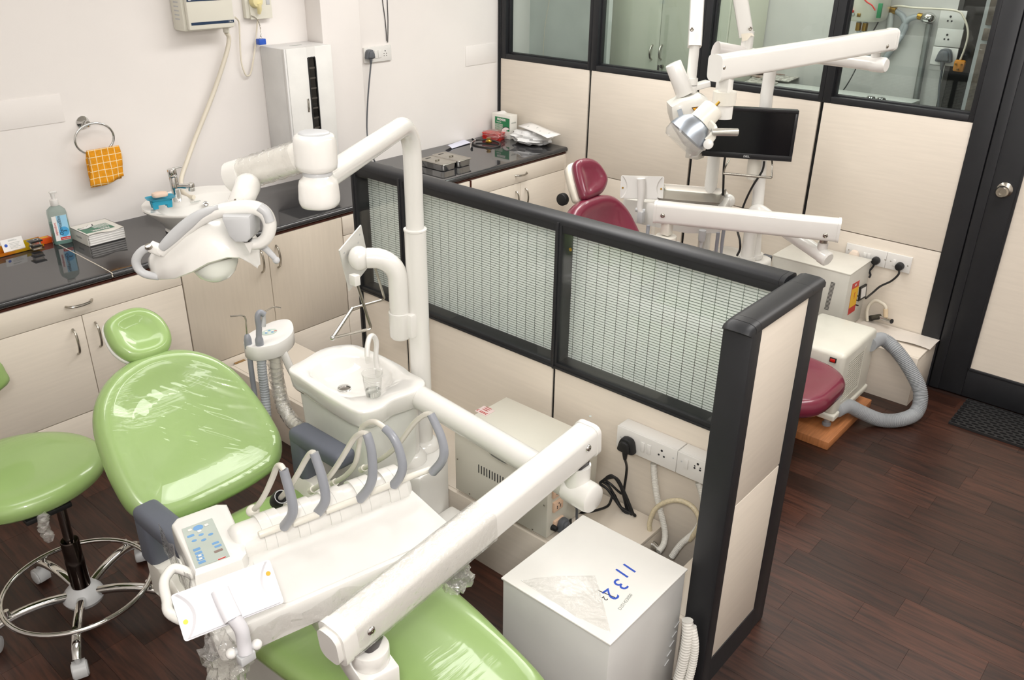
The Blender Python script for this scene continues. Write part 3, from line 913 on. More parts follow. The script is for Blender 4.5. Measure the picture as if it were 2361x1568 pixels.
# napkin box lying open
def napkin_print(t, o, ax, ay, w, h, dark=GREENP):
    """printed face: origin o at lower left, ax right, ay up (unit), size w x h"""
    ax, ay = V(ax), V(ay); az = ax.cross(ay)
    def flat(name, pts, m, e=.0006):
        return obj(name, MB().loft([[V(o)+ax*a+ay*b+az*z for a, b in pts] for z in (.0001, e)]), m, t)
    flat('green_print', [(w*.16, h*.34), (w*.96, h*.34), (w*.96, h*.90), (w*.16, h*.90)], dark, .0005)
    for k in range(6):
        flat('print_grid', [(w*.16, h*(.36+k*.045)), (w*.60, h*(.36+k*.045)), (w*.60, h*(.372+k*.045)), (w*.16, h*(.372+k*.045))], PAPER, .0008)
        flat('print_grid', [(w*(.2+k*.07), h*.34), (w*(.21+k*.07), h*.34), (w*(.21+k*.07), h*.62), (w*(.2+k*.07), h*.62)], PAPER, .0008)
    lettering('PREMIER', h*.135, V(o)+ax*w*.52+ay*h*.80+az*.0006, ax, ay, PAPER, t, bold=.0006)
    lettering('Napkins', h*.085, V(o)+ax*w*.38+ay*h*.69+az*.0006, ax, ay, PAPER, t)
    flat('print_disc', [(w*.80+w*.33*math.cos(a), h*.18+w*.33*math.sin(a)) for a in [PI*.02+PI*.96*k/16 for k in range(17)] if w*.80+w*.33*math.cos(a) < w], BLACKI, .0007)
    flat('print_disc', [(w*.80+w*.30*math.cos(a), h*.18+w*.30*math.sin(a)) for a in [PI*.02+PI*.96*k/16 for k in range(17)] if w*.80+w*.30*math.cos(a) < w], PAPER, .0009)
    for a in (.3, .5, .7, .9):
        c, s = math.cos(PI*a), math.sin(PI*a)
        lettering('-', h*.12, V(o)+ax*(w*.80+w*.2*c)+ay*(h*.18+w*.2*s)+az*.001, ax*s-ay*c, ax*c+ay*s, BLACKI, t)
BOXC = mat('cardboard_white', 'e4e2da', .55, var=.02)
nM = Matrix.Translation((-2.855, -.165, .8505)) @ Matrix.Rotation(math.radians(1), 4, 'Z')
t = thing('napkin_box', 'white napkin box lying open beside the basin', 'box', (-2.855, -.165, .8505))
obj('carton', MB(nM).span((-.083, -.078, 0), (.083, .088, .002)).span((-.083, -.078, .05), (.083, .088, .052)).span((-.083, -.078, 0), (-.081, .088, .052)).span((.081, -.078, 0), (.083, .088, .052)).span((-.083, .086, 0), (.083, .088, .052)), BOXC, t)
for k in range(9):
    obj('napkin', MB(nM).span((-.079+.001*(k % 3), -.086+.004*(k % 2), .0035+k*.005), (.079, .08, .0078+k*.005), .001), PAPER, t)
obj('torn_flap', MB(nM).loft([[V((-.081+.16*j/8, -.078-.012*s, .0525+.004*math.sin(j*.9)*s)) for j in range(9)] for s in (0, 1)], cap=False, closed=False), BOXC, t)
rot = nM.to_3x3()
napkin_print(t, nM @ V((.08, .085, .052)), rot @ V((-1, 0, 0)), rot @ V((0, -1, 0)), .16, .16, mat('faded_green_print', '4d7f68', .5))
lettering('PREMIER', .013, nM @ V((-.0832, .0, .026)), rot @ V((0, -1, 0)), rot @ V((0, 0, 1)), GREYP, t)
# card holder, cards, blocks, orange box
cA, cB = U(0, 593, z=.852), U(101, 567, z=.852)
e_ = (cB-cA).normalized(); nrm = V((e_.y, -e_.x, 0))
t = thing('card_holder', 'yellow orange acrylic strip holder with a visiting card', 'card holder', (cA+cB)/2)
ACR = mat('orange_acrylic', 'd07018', .12, col2='d9c21c', scale=9, trans=.35)
Mx = MAT(cA-e_*.10, e_, V((-e_.y, e_.x, 0)), V((0, 0, 1)))
Lh = (cB-cA).length+.10
obj('base', MB(Mx).span((0, -.004, 0), (Lh, .040, .006), .001).span((0, -.004, .006), (Lh, 0, .012)), ACR, t)
obj('back_rest', MB(Mx).span((0, .03, .006), (Lh, .033, .035)), ACR, t)
cw = .088
ax_, ay_ = e_, V((-e_.y*.30, e_.x*.30, .954))
c0 = U(10, 583, z=.86)
Mc = MAT(c0, ax_, ay_, ax_.cross(ay_))
for k in range(1):
    tag(obj('visiting_card', MB(Mc).span((0, 0, -.0006-k*.0012), (cw, .052, -k*.0012)), PAPER), 'white visiting card leaning in the orange acrylic holder', 'card')
    if k == 0:
        cardo = bpy.data.objects[COL.objects[-1].name]
for i, (bb, s, a) in enumerate((('CARDS', .005, .044), ('Dental surgeon', .0035, .041), ('Clinic and implant centre', .0042, .028), ('Consulting hours', .0034, .020), ('By appointment', .0034, .014))):
    pass
obj('card_emblem', MB(Mc).lathe([(.0065, 0), (.0065, .0004)], (.016, .026, .0001)), BLUE, cardo)
for i, (w_, yy) in enumerate(((.026, .044), (.034, .041), (.044, .031), (.040, .025), (.036, .019), (.042, .014), (.030, .009))):
    obj('card_line', MB(Mc).span((.030, yy, .0001), (.030+w_, yy+.0012, .0004)), GREYP, cardo)
kq = U(84, 574, z=.858)
t = thing('acrylic_pen_stand', 'square pen stand of black and clear acrylic plates', 'pen stand', (kq.x, kq.y, .858))
Mk = MAT((kq.x, kq.y, .858), e_, V((-e_.y, e_.x, 0)), V((0, 0, 1)))
BACR = mat('black_acrylic', '1d1b1a', .12)
CACR = mat('clear_acrylic', 'd8d2c8', .06, trans=.85)
obj('clear_block', MB(Mk).span((-.018, -.016, 0), (.018, .016, .012), .001), CACR, t)
obj('black_plate', MB(Mk).span((-.022, -.019, .012), (.022, .019, .017), .001), BACR, t)
obj('clear_block', MB(Mk).span((-.018, -.016, .017), (.018, .016, .034), .001), CACR, t)
obj('black_plate', MB(Mk).span((-.025, -.021, .034), (.025, .021, .040), .001), BACR, t)
obj('pen_hole', MB(Mk).lathe([(.010, 0), (.010, .0006), (.0075, .0006), (.007, 0)], (.006, .003, .0401)), LGREY, t)
ob_ = U(106, 562, z=.851)
Mo = MAT((ob_.x, ob_.y+.012, .8505), e_, V((-e_.y, e_.x, 0)), V((0, 0, 1)))
t = thing('orange_carton', 'small orange carton beside the teal pump bottle', 'carton', (ob_.x, ob_.y, .8505))
obj('carton', MB(Mo).span((-.045, -.014, 0), (.028, .020, .025), .001), mat('orange_card', 'ee5a1d', .45), t)
obj('yellow_panel', MB(Mo).span((-.03, -.006, .0251), (.02, .012, .0256)), YEL, t)
# ================================================================== things on the worktop, right end
def blob(c, sz, seed, amp=.25, fr=3., n=26, flat=0.):
    mb = MB()
    rings = []
    for i in range(1, 16):
        th = PI*i/16
        ring = []
        for j in range(n):
            a = 2*PI*j/n
            d = V((math.sin(th)*math.cos(a), math.sin(th)*math.sin(a), -math.cos(th)))
            k = 1+amp*noise.fractal(d*fr+V((seed, 0, 0)), 1., 2., 4)
            p = V((d.x*sz[0]*k, d.y*sz[1]*k, d.z*sz[2]*k))
            if p.z < -sz[2]*(1-flat): p.z = -sz[2]*(1-flat)
            ring.append(V(c)+p)
        rings.append(ring)
    return mb.loft(rings)
def steel_box(cx, cy, w, l, label):
    t = thing('steel_instrument_box', label, 'instrument box', (cx, cy, .8505), 'steel instrument boxes on the worktop')
    def r(w_, l_, rr, z): return [(cx+a, cy+b, z) for a, b in rrect(w_, l_, rr)]
    obj('box', MB().loft([r(w-.014, l-.014, .016, .8505), r(w-.008, l-.008, .018, .853), r(w-.004, l-.004, .018, .884), r(w-.004, l-.004, .018, .886)]), CHROME, t)
    obj('lid', MB().loft([r(w+.004, l+.004, .016, .8865), r(w+.006, l+.006, .016, .889), r(w+.004, l+.004, .016, .8905), r(w-.012, l-.012, .014, .8915), r(w-.016, l-.016, .014, .8905), r(w-.03, l-.03, .01, .8905)]), STEEL, t)
    obj('lid_knob', MB().beam((cx-.012, cy, .895), (cx+.012, cy, .895), rrect(.006, .005, .002)).box((cx-.012, cy, .893), (.006, .008, .006), .001).box((cx+.012, cy, .893), (.006, .008, .006), .001), STEEL, t)
    obj('lid_slot', MB().span((cx-.02, cy+l/2-.030, .8906), (cx+.02, cy+l/2-.022, .8912)), BLACKR, t)
steel_box(-.945, -.368, .112, .205, 'lidded steel instrument box on the side of the striped glass partition')
steel_box(-.822, -.360, .112, .225, 'lidded steel instrument box on the side of the red packet')
# folded paper
pa = [U(1026, 338, z=.86), U(1042, 343, z=.852), U(1086, 330, z=.852), U(1070, 321, z=.858)]
rows = []
for i in range(7):
    s = i/6
    a, b = pa[0]*(1-s)+pa[3]*s, pa[1]*(1-s)+pa[2]*s
    rows.append([V((a.x*(1-k)+b.x*k, a.y*(1-k)+b.y*k, .853+.012*(1-s)*math.sin(PI*k)+.003*s+.010*(1-k)*(1-s))) for k in (0, .2, .4, .6, .8, 1)])
tag(obj('folded_leaflet', MB().loft(rows, cap=False, closed=False), mat('leaflet_paper', 'dcdcec', .6)), 'folded white leaflet curling on the worktop beside the stethoscope', 'leaflet')
# stethoscope
sc = U(1121, 331, z=.858)
t = thing('stethoscope', 'black stethoscope coiled on the granite worktop', 'stethoscope', (sc.x, sc.y, .851))
ra, rb2 = .075, .10
loop = [V((sc.x+ra*math.cos(a), sc.y+rb2*math.sin(a), .8575+.006*math.sin(a+1))) for a in [PI*.60+2*PI*.93*k/30 for k in range(31)]]
obj('tubing', MB().tube(loop, .0062, 10), mat('stethoscope_tube', '2c2724', .35), t)
cp = U(1127, 322, z=.885)
obj('chest_piece', MB().lathe([(.020, 0), (.022, .003), (.022, .010), (.014, .016), (.012, .022), (.016, .026), (.016, .030), (0, .031)], (cp.x, cp.y, .866)), BRASS, t)
e1, e2 = U(1090, 321, z=.862), U(1088, 341, z=.857)
y0 = loop[-1]
obj('binaural', MB().tube(catmull([y0, (y0+e1)/2+V((0, .01, .008)), e1], 6), .0036, 8).tube(catmull([y0, (y0+e2)/2+V((0, .02, .006)), e2+V((0, .01, 0)), e2], 6), .0036, 8), CHROME, t)
obj('earpiece', MB().ball(e1, .008), BLACKR, t)
obj('earpiece', MB().ball(e2, .008), BLACKR, t)
# red packet
rp = U(1138, 313, z=.87)
RM = Matrix.Translation((rp.x, rp.y, .851)) @ Matrix.Rotation(math.radians(18), 4, 'Z')
t = thing('red_packet', 'red trays wrapped in clear film beside the napkin carton', 'packet', (rp.x, rp.y, .851))
for k in range(2):
    obj('red_tray', MB(RM).loft([rr3(.085, .13, .012, z+.022*k) for z in (0, .016)]+[rr3(.092, .138, .012, .018+.022*k), rr3(.092, .138, .012, .020+.022*k)]), RED, t)
fm = MB()
fm = blob((rp.x, rp.y, .878), (.058, .085, .030), 4.2, .3, 2.4, flat=.1)
obj('film_wrap', fm, FILM, t)
# napkin carton standing in the corner
t = thing('napkin_box', 'white and green napkin carton standing upright in the corner', 'box', (-.075, -.13, .851))
obj('carton', MB().span((-.115, -.205, .8505), (-.045, -.045, 1.005), .0015), BOXC, t)
napkin_print(t, V((-.115, -.045, .8505)), V((0, -1, 0)), V((0, 0, 1)), .16, .15)
lettering('PREMIER', .013, (-.080, -.205, .955), (1, 0, 0), (0, 0, 1), GREYP, t)
obj('torn_flap', MB().loft([[V((-.113+.03*k, -.06-.02*j, 1.005+.006*k*math.sin(j))) for j in range(7)] for k in (0, 1, 2)], cap=False, closed=False), PAPER, t)
# white carrier bag with envelope on it
bg = U(1222, 318, z=.885)
t = thing('carrier_bag', 'crumpled white plastic bag lying against the panel wall', 'bag', (bg.x, bg.y, .851))
bm_ = blob((bg.x, bg.y-.015, .891), (.095, .145, .042), 9.7, .30, 2.6, n=34, flat=.05)
for p in bm_.v: p.x = min(p.x, -.014)
obj('bag', bm_, mat('thin_white_polythene', 'e9e9e8', .35, bump=.5, bscale=45, dist=.01), t)
ev = [U(1195, 290, z=.955), U(1232, 281, z=.962), U(1293, 308, z=.945), U(1262, 318, z=.935)]
for p in ev: p.x = min(p.x, -.020)
ems = MB()
rows = []
for i in range(6):
    s = i/5
    a, b = ev[0]*(1-s)+ev[3]*s, ev[1]*(1-s)+ev[2]*s
    rows.append([a*(1-k)+b*k+V((0, 0, .004*math.sin(3*s+2*k))) for k in (0, .25, .5, .75, 1)])
en = obj('envelope', ems.loft(rows, cap=False, closed=False), PAPER)
sm = en.modifiers.new('thick', 'SOLIDIFY'); sm.thickness = .004; sm.offset = -1
tag(en, 'printed white envelope lying on the plastic bag', 'envelope')
for k in range(4):
    a = rows[1+k % 4][1+k % 2]; b = rows[1+k % 4][2+k % 2]
    obj('print_line', MB().tube([a*.9+b*.1+V((-.001, 0, .0012)), a*.3+b*.7+V((-.001, 0, .0012))], .0012, 4), GREYP, en)

# ================================================================== beside the partition
LZ = .255
# voltage stabiliser on the duct
a, b = U(1052, 1125, z=LZ+.015), U(1258, 1242, z=LZ+.015)
fx = (a.x+b.x)/2
zt = U(1045, 980, x=fx).z
bxk = U(1165, 914, z=zt).x
ya, yb = a.y, b.y
t = thing('voltage_stabiliser', 'off white metal stabiliser on the duct below the socket boxes', 'stabiliser', ((fx+bxk)/2, (ya+yb)/2, LZ))
obj('case', MB().span((fx, yb, LZ+.014), (bxk, ya, zt), .002), OFFW, t)
for x in (fx+.03, bxk-.03):
    for y in (ya-.03, yb+.03): obj('foot', MB().cyl((x, y, LZ+.0005), (x, y, LZ+.015), .014, .016, n=16), LGREY, t)
def on_front(px, py): return U(px, py, x=fx)
h0, h1 = on_front(1133, 1044), on_front(1166, 1064)
hs = MB().sweep([V((fx-.001, h0.y, h0.z)), V((fx-.001, h1.y, h1.z))], rrect(.004, .018, .002), up=(0, 0, 1))
obj('hand_slot', hs, mat('shaded_metal', '8f918f', .3, .6), t)
obj('hand_slot_rim', MB().tube(catmull([(fx-.001, h0.y, h0.z+.010), (fx-.001, h1.y, h0.z*.35+h1.z*.65+.006), (fx-.001, h1.y-.008, h1.z), (fx-.001, h1.y, h1.z-.010), (fx-.001, h0.y, h0.z-.012), (fx-.001, h0.y+.008, h0.z)], 5, True), .0018, 6, closed=True), OFFW, t)
for k in range(13):
    v0 = on_front(1104+k*6.2, 1074+k*3.2)
    obj('vent_slot', MB().box((fx-.0005, v0.y, v0.z-.012), (.0015, .0034, .034)), BLACKI, t)
for px, py in ((1055, 1058), (1083, 1138), (1255, 1165), (1228, 1220)):
    v0 = on_front(px, py)
    obj('screw', MB().ball((fx-.001, v0.y, v0.z), .0035, (.6, 1, 1), 10), STEEL, t)
st = U(1118, 948, z=zt)
obj('red_sticker', MB().box((st.x, st.y, zt+.0006), (.05, .055, .0008)), mat('pinkish_sticker', 'e7d3cf', .5), t)
lettering('2449 3', .018, (st.x-.012, st.y+.002, zt+.0012), (0, 1, 0), (-1, 0, 0), RED, t)
for k in range(3): lettering('stabiliser', .008, (st.x+.004+.010*k, st.y+.002, zt+.0012), (0, 1, 0), (-1, 0, 0), RED, t)
yy = yb
def on_side(px, py): return U(px, py, y=yy)
sk = []
for k, (px, py) in enumerate(((1283, 1131), (1284, 1163), (1285, 1205))):
    s0 = on_side(px, py)
    sk.append(s0)
    so_ = obj('socket', MB().box((s0.x, yy-.004, s0.z), (.050, .010, .040), .003), PINKBEIGE, t)
    for dx, dz in ((0, .010), (-.008, -.006), (.008, -.006), (-.008, .001), (.008, .001)):
        obj('socket_hole', MB().cyl((s0.x+dx, yy-.0088, s0.z+dz), (s0.x+dx, yy-.0096, s0.z+dz), .0028, n=8), BLACKI, so_)
kb_ = on_side(1273, 1213)
obj('fuse_knob', MB().cyl((kb_.x, yy, kb_.z-.004), (kb_.x, yy-.020, kb_.z-.004), .011, .009, n=16, bev=.002), BLACKR, t)
p = sk[2]
plug3('plug', 'grey plug in the lowest beige socket of the stabiliser', (p.x+.006, yy-.0095, p.z), (0, -1, 0), GPLUG, [V((p.x+.004, yy-.03, p.z-.07)), V((p.x+.0, yy-.035, p.z-.12)), V((p.x+.02, yy-.05, LZ+.006))], .9)
p = on_side(1312, 1150)
tag(obj('grey_lead', MB().tube(catmull([(p.x, yy-.012, p.z+.01), (p.x+.004, yy-.03, p.z-.02), (p.x+.006, yy-.032, p.z-.06), (p.x, yy-.04, LZ+.006), (p.x-.05, yy-.06, LZ+.006)], 7), [.008 if i < 8 else .0048 for i in range(29)], 8), GPLUG), 'grey flexible lead dropping behind the stabiliser sockets', 'cord')

# surface socket boxes on the partition
bt = U(1448.4, 964, x=XN)
f1 = U(1424.8, 979.6, z=bt.z)
XFb = f1.x
def onb(px, py): return U(px, py, x=XFb)
pTL, pTR, pBL = onb(1424.8, 979.6), onb(1563.6, 1033.8), onb(1423.7, 1031.5)
zt_, zb_ = bt.z, bt.z-.078
bzs = [onb(1560.5, 1087).z, pBL.z]
zb_ = sum(bzs)/2
ys = [pTL.y, pTR.y]
def sbox(y0, y1, label):
    t = thing('socket_box', label, 'socket', (XN, (y0+y1)/2, zb_))
    obj('box', MB().span((XFb+.004, y1+.001, zb_+.002), (XN-.0005, y0-.001, zt_), .002), WHITE, t)
    obj('face_plate', MB().span((XFb-.002, y1, zb_), (XFb+.0045, y0, zt_-.001), .0015), WHITE, t)
    return t
t1 = sbox(ys[0], ys[1], 'long white socket box with a black plug on the partition')
t2 = sbox(ys[1]-.0015, ys[1]-.115, 'short white socket box against the black wing post')
def rocker(t, px, py):
    q = onb(px, py)
    obj('switch', MB().box((XFb-.004, q.y, q.z), (.004, .014, .036), .001), WHITE, t)
def pins(t, px, py, small=False):
    q = onb(px, py)
    for dy, dz, r in ((0, .012, .0042), (-.010, -.007, .0036), (.010, -.007, .0036))+(((-.010, .001, .0026), (.010, .001, .0026)) if small else ()):
        obj('socket_hole', MB().cyl((XFb-.0020, q.y+dy, q.z+dz), (XFb-.0028, q.y+dy, q.z+dz), r, n=12), BLACKI, t)
rocker(t1, 1483, 1030); rocker(t1, 1497.5, 1036); pins(t1, 1526, 1046)
rocker(t2, 1583, 1069); pins(t2, 1609, 1077, True)
for t, px, py in ((t1, 1432, 1007), (t1, 1553, 1056), (t2, 1572, 1063), (t2, 1629, 1085)):
    q = onb(px, py)
    obj('screw', MB().cyl((XFb-.002, q.y, q.z), (XFb-.003, q.y, q.z), .003, n=10), LGREY, t)
q = onb(1452, 1022)
def onp(px, py, off=.02): return U(px, py, x=XN-off)
coil = [onp(1445, 1080), onp(1440, 1120), onp(1434, 1138, .03)]
for k in range(3):
    coil += [onp(1410-4*k, 1118+6*k, .05+.006*k), onp(1396-6*k, 1105+4*k, .05+.006*k), onp(1412+3*k, 1097+2*k, .045), onp(1432+3*k, 1125+3*k, .04), onp(1446+7*k, 1178+3*k, .036+.006*k), onp(1454+4*k, 1198-6*k, .040), onp(1438-4*k, 1180-6*k, .045+.006*k)]
coil += [onp(1415, 1140, .05), onp(1402, 1166, .10), onp(1370, 1178, .20)]
e_ = U(1345, 1182, z=LZ+.006)
coil += [e_, U(1318, 1188, z=LZ+.006), V((sk[2].x+.03, yy-.035, LZ+.03))]
plug3('plug', 'black plug with a coiled cable in the long white socket box', (XFb-.002, q.y, q.z), (-1, 0, 0), BLACKR, coil, 1.12)
def corr(pts, r, m, name, label, cat='conduit', n=12, pitch=.006):
    P = catmull(pts, 10)
    L = [0]
    for i in range(1, len(P)): L.append(L[-1]+(P[i]-P[i-1]).length)
    Q, R = [], []
    N = int(L[-1]/pitch*4)
    j = 0
    for i in range(N+1):
        s = L[-1]*i/N
        while j < len(P)-2 and L[j+1] < s: j += 1
        k = (s-L[j])/max(1e-6, L[j+1]-L[j])
        Q.append(P[j]*(1-k)+P[j+1]*k)
        R.append(r*(1+.07*(1, .6, -1, .6)[i % 4]))
    return tag(obj(name, MB().tube(Q, R, n), m, smooth=75), label, cat) if label else MB().tube(Q, R, n)
corr([onp(1507, 1068, .018), onp(1509, 1100, .018), onp(1514, 1140, .018), onp(1522, 1175, .018), onp(1533, 1225, .03), onp(1530, 1255, .06), onp(1518, 1272, .09)], .0105, CORR, 'corrugated_conduit', 'white corrugated conduit under the long socket box')
corr([onp(1610, 1112, .018), onp(1620, 1145, .018), onp(1622, 1185, .02), onp(1603, 1225, .04), onp(1570, 1255, .06), onp(1548, 1285, .08)], .0105, CORR, 'corrugated_conduit', 'white corrugated conduit under the short socket box')
bh = [onp(1499, 1230, .07), onp(1498, 1205, .07), onp(1510, 1175, .065), onp(1535, 1158, .06), onp(1565, 1154, .055), onp(1592, 1165, .05), onp(1608, 1185, .05), onp(1613, 1205, .05), onp(1605, 1225, .05), onp(1590, 1245, .05)]
tag(obj('braided_hose', MB().tube(catmull(bh, 8), .0085, 12), mat('braided_pvc', 'dccfb0', .25, var=.08, scale=160)), 'cream braided water hose arching from the stop valve', 'hose')
t = thing('stop_valve', 'chrome stop valve with brass nut in the duct gap', 'valve', onp(1500, 1250, .07))
obj('brass_nut', MB().cyl(onp(1500, 1246, .07), onp(1499, 1226, .07), .0125, .0105, n=6), BRASS, t)
obj('valve_body', MB().tube([onp(1488, 1243, .075), onp(1508, 1258, .075), onp(1518, 1268, .078)], [.012, .014, .011], 12), CHROME, t)
obj('pipe_stub', MB().tube([onp(1462, 1222, .02), onp(1490, 1247, .07)], [.019, .016], 14), mat('weathered_pipe', '5d594d', .6, var=.5, scale=25), t)

# white pump housing in front of the partition
WX0, WX1, WY0, WY1, WZ = -2.968, -2.578, -3.052, -2.672, .455
t = thing('pump_housing', 'large white square metal box with handwritten number on top', 'box', ((WX0+WX1)/2, (WY0+WY1)/2, 0))
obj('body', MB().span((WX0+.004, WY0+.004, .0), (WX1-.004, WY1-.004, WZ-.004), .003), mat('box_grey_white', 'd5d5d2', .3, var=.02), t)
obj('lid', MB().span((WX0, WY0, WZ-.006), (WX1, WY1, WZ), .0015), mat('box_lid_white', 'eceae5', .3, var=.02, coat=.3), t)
def onl(px, py): return U(px, py, z=WZ)
_a = onl(1440, 1312)
for body, px, py, m, s in (('11', 1441, 1315, BLUEI, .066), ('3', 1429, 1347, BLUEI, .066), ('2', 1407, 1370, BLUEI, .066)):
    q = onl(px, py)
    lettering(body, s, q, V((-1, .12, 0)), V((-.12, -1, 0)), m, t)
q0, q1 = onl(1380, 1362), onl(1418, 1378)
obj('ink_stroke', MB().tube([q0+V((0, 0, .0004)), q1+V((0, 0, .0004))], .0012, 5), BLACKI, t)
lettering('2', .024, onl(1394, 1380), V((-1, .12, 0)), V((-.12, -1, 0)), BLACKI, t)
lettering('D251423050', .014, onl(1442, 1388), onl(1470, 1355)-onl(1420, 1420), V((-.6, .6, 0)), GREYP, t)
fp = [onl(1200, 1340), onl(1270, 1330), onl(1372, 1328), onl(1385, 1370), onl(1408, 1460), onl(1330, 1425)]
fr_ = []
for k in range(9):
    s = k/8
    ring = []
    for i in range(24):
        u = i/24*6
        j = int(u); w = u-j
        p = fp[j % 6]*(1-w)+fp[(j+1) % 6]*w
        c = onl(1320, 1375)
        q = c*(s)+p*(1-s)
        ring.append(V((q.x, q.y, WZ+.0015+.004*abs(noise.noise(q*28)))))
    fr_.append(ring)
obj('film_wrap', MB().loft(fr_, cap=False), FILM, t)
for k in range(5):
    q = U(1560-6*k, 1440+22*k, y=WY0+.004)
    obj('vent_louvre', MB().tube([q+V((-.012, -.0012, -.004)), q+V((.012, -.0012, .004))], .0018, 5), LGREY, t)
hx = [U(1573, 1475, y=WY0-.004+.0), U(1580, 1510, y=WY0-.004), U(1584, 1545, y=WY0-.004), U(1584, 1580, y=WY0-.004), U(1580, 1640, y=WY0-.004)]
hx = [V((max(p.x, -2.70), WY0+.0, p.z)) for p in hx]
for p in hx: p.y = -3.078; p.x = p.x
corr([V((-2.606, -3.085, .30)), V((-2.612, -3.094, .25)), V((-2.618, -3.096, .18)), V((-2.622, -3.092, .10)), V((-2.64, -3.09, .02))], .016, CORR, 'ribbed_hose', 'white ribbed hose between the square box and the wing', 'hose', pitch=.010)
corr([V((-2.600, -3.10, .28)), V((-2.604, -3.118, .22)), V((-2.612, -3.122, .14)), V((-2.632, -3.120, .05)), V((-2.645, -3.12, .02))], .012, CORR, 'ribbed_hose', 'thinner ribbed hose behind the thick white one', 'hose', pitch=.009)
# ================================================================== green dental chair
def cushion(outline, M, prof, n=5, dish=0.):
    """pillow: outline [(u,v)], prof [(inset, height)] bottom to top, in frame M"""
    O = catmull([V((a, b, 0)) for a, b in outline], n, True)
    c = sum(O, V((0, 0, 0)))/len(O)
    rings = []
    for ins, h in prof:
        ring = []
        for p in O:
            d = p-c
            L = d.length
            ring.append(c+d*max(.02, (L-ins)/L)+V((0, 0, h)))
        rings.append(ring)
    return MB(M).loft(rings)
PILLOW = [(.045, -.045), (.018, -.040), (.004, -.025), (0, -.005), (.003, .015), (.012, .030), (.028, .039), (.05, .041), (.085, .036), (.13, .030), (.18, .027), (.22, .026)]
GC = V((-3.33, -2.2, 0))
t = thing('dental_chair', 'green padded dental chair with slate grey armrests', 'dental chair', GC)
SHELLW = mat('chair_shell_white', 'dfddd4', .3, coat=.3)
obj('base_plate', MB().box((-3.33, -2.35, .0305), (.42, .80, .06), .02, 3), SHELLW, t)
obj('base_cover', MB().loft([[(-3.33+a, -2.33+b, z) for a, b in rrect(w, h, .06)] for w, h, z in ((.30, .62, .055), (.32, .66, .10), (.36, .72, .30), (.40, .74, .385))]), mat('chair_base_grey', 'b9b8b2', .35, coat=.3), t)
so = [(-.245, .30), (-.265, .14), (-.262, -.10), (-.250, -.32), (-.228, -.50), (-.195, -.66), (-.155, -.82), (-.10, -.90), (0, -.925), (.10, -.90), (.155, -.82), (.195, -.66), (.228, -.50), (.250, -.32), (.262, -.10), (.265, .14), (.245, .30), (.14, .34), (0, .35), (-.14, .34)]
obj('seat', cushion(so, Matrix.Translation((-3.325, -2.19, .43)), PILLOW, 4), GREEN, t, 80)
BM = MAT((-3.333, -1.875, .5), V((1, 0, 0)), V((0, .7071, .7071)), V((0, -.7071, .7071)))
bo = [(-.12, .035), (-.21, .055), (-.258, .12), (-.266, .20), (-.258, .30), (-.235, .40), (-.19, .475), (-.115, .53), (0, .555), (.115, .53), (.19, .475), (.235, .40), (.258, .30), (.266, .20), (.258, .12), (.21, .055), (.12, .035), (0, .030)]
BACKP = [(.06, -.055), (.025, -.048), (.006, -.028), (0, -.006), (.003, .016), (.012, .032), (.026, .041), (.045, .042), (.075, .032), (.11, .020), (.15, .012), (.20, .008), (.24, .007)]
obj('backrest', cushion(bo, BM, BACKP, 4), GREEN, t, 80)
def film_patch(outline, M, prof, ang, seed, n=60):
    O = [q for q in catmull([V((a, b, 0)) for a, b in outline], 4, True)]
    def depth(p):
        d = 1e9
        for i in range(len(O)):
            a, b = O[i-1], O[i]
            ab = b-a
            k = max(0, min(1, (p-a).dot(ab)/ab.length_squared))
            d = min(d, (p-a-ab*k).length)
        return d
    def hgt(x):
        for (a, h), (b, g) in zip(prof[3:], prof[4:]):
            if x <= b: return h+(g-h)*max(0, (x-a))/(b-a)
        return prof[-1][1]
    rows = []
    c = sum(O, V((0, 0, 0)))/len(O)
    O3 = catmull(O, 4, True)
    for i in range(n+1):
        s = .03+.93*i/n
        row = []
        for p in O3:
            u, v = c.x+(p.x-c.x)*s, c.y+(p.y-c.y)*s
            x = depth(V((u, v, 0)))
            w = u*math.cos(ang)+v*math.sin(ang)
            g = math.exp(-((u-.10)**2+(v-.30)**2)/.018)
            f = .0075*abs(noise.noise(V((w*52, (u*math.sin(ang)-v*math.cos(ang))*5, seed))))*g
            row.append((u, v, hgt(x)+.0012+f))
        rows.append(row)
    return MB(M).loft(rows, cap=False)
obj('film_wrap', film_patch(bo, BM, BACKP, math.radians(48), 2.), FILMT, bpy.data.objects['backrest'], 80)
obj('backrest_shell', cushion([(a*.96, b*.96+.012) for a, b in bo], BM, [(.10, -.085), (.05, -.082), (.015, -.07), (.004, -.05), (.004, -.035)], 4), SHELLW, t, 80)
ho = [(a, b-.012) for a, b in [(-.082, .655), (-.066, .70), (-.01, .722), (.055, .715), (.098, .668), (.103, .60), (.075, .555), (.02, .54), (-.045, .553), (-.078, .60)]]
hr = obj('headrest', cushion(ho, BM, [(.03, -.012), (.012, -.006), (.002, .008), (0, .022), (.004, .036), (.014, .046), (.026, .049), (.040, .044), (.056, .036), (.07, .034)], 5), GREEN, t, 80)
obj('headrest_shell', cushion([(a*1.01, b) for a, b in ho], BM, [(.05, -.045), (.02, -.035), (.003, -.012), (-.001, .004), (.004, .007)], 5), WHITE, hr, 80)
obj('headrest_stem', MB(BM).box((.01, .52, -.035), (.05, .16, .012), .004), STEEL, hr)
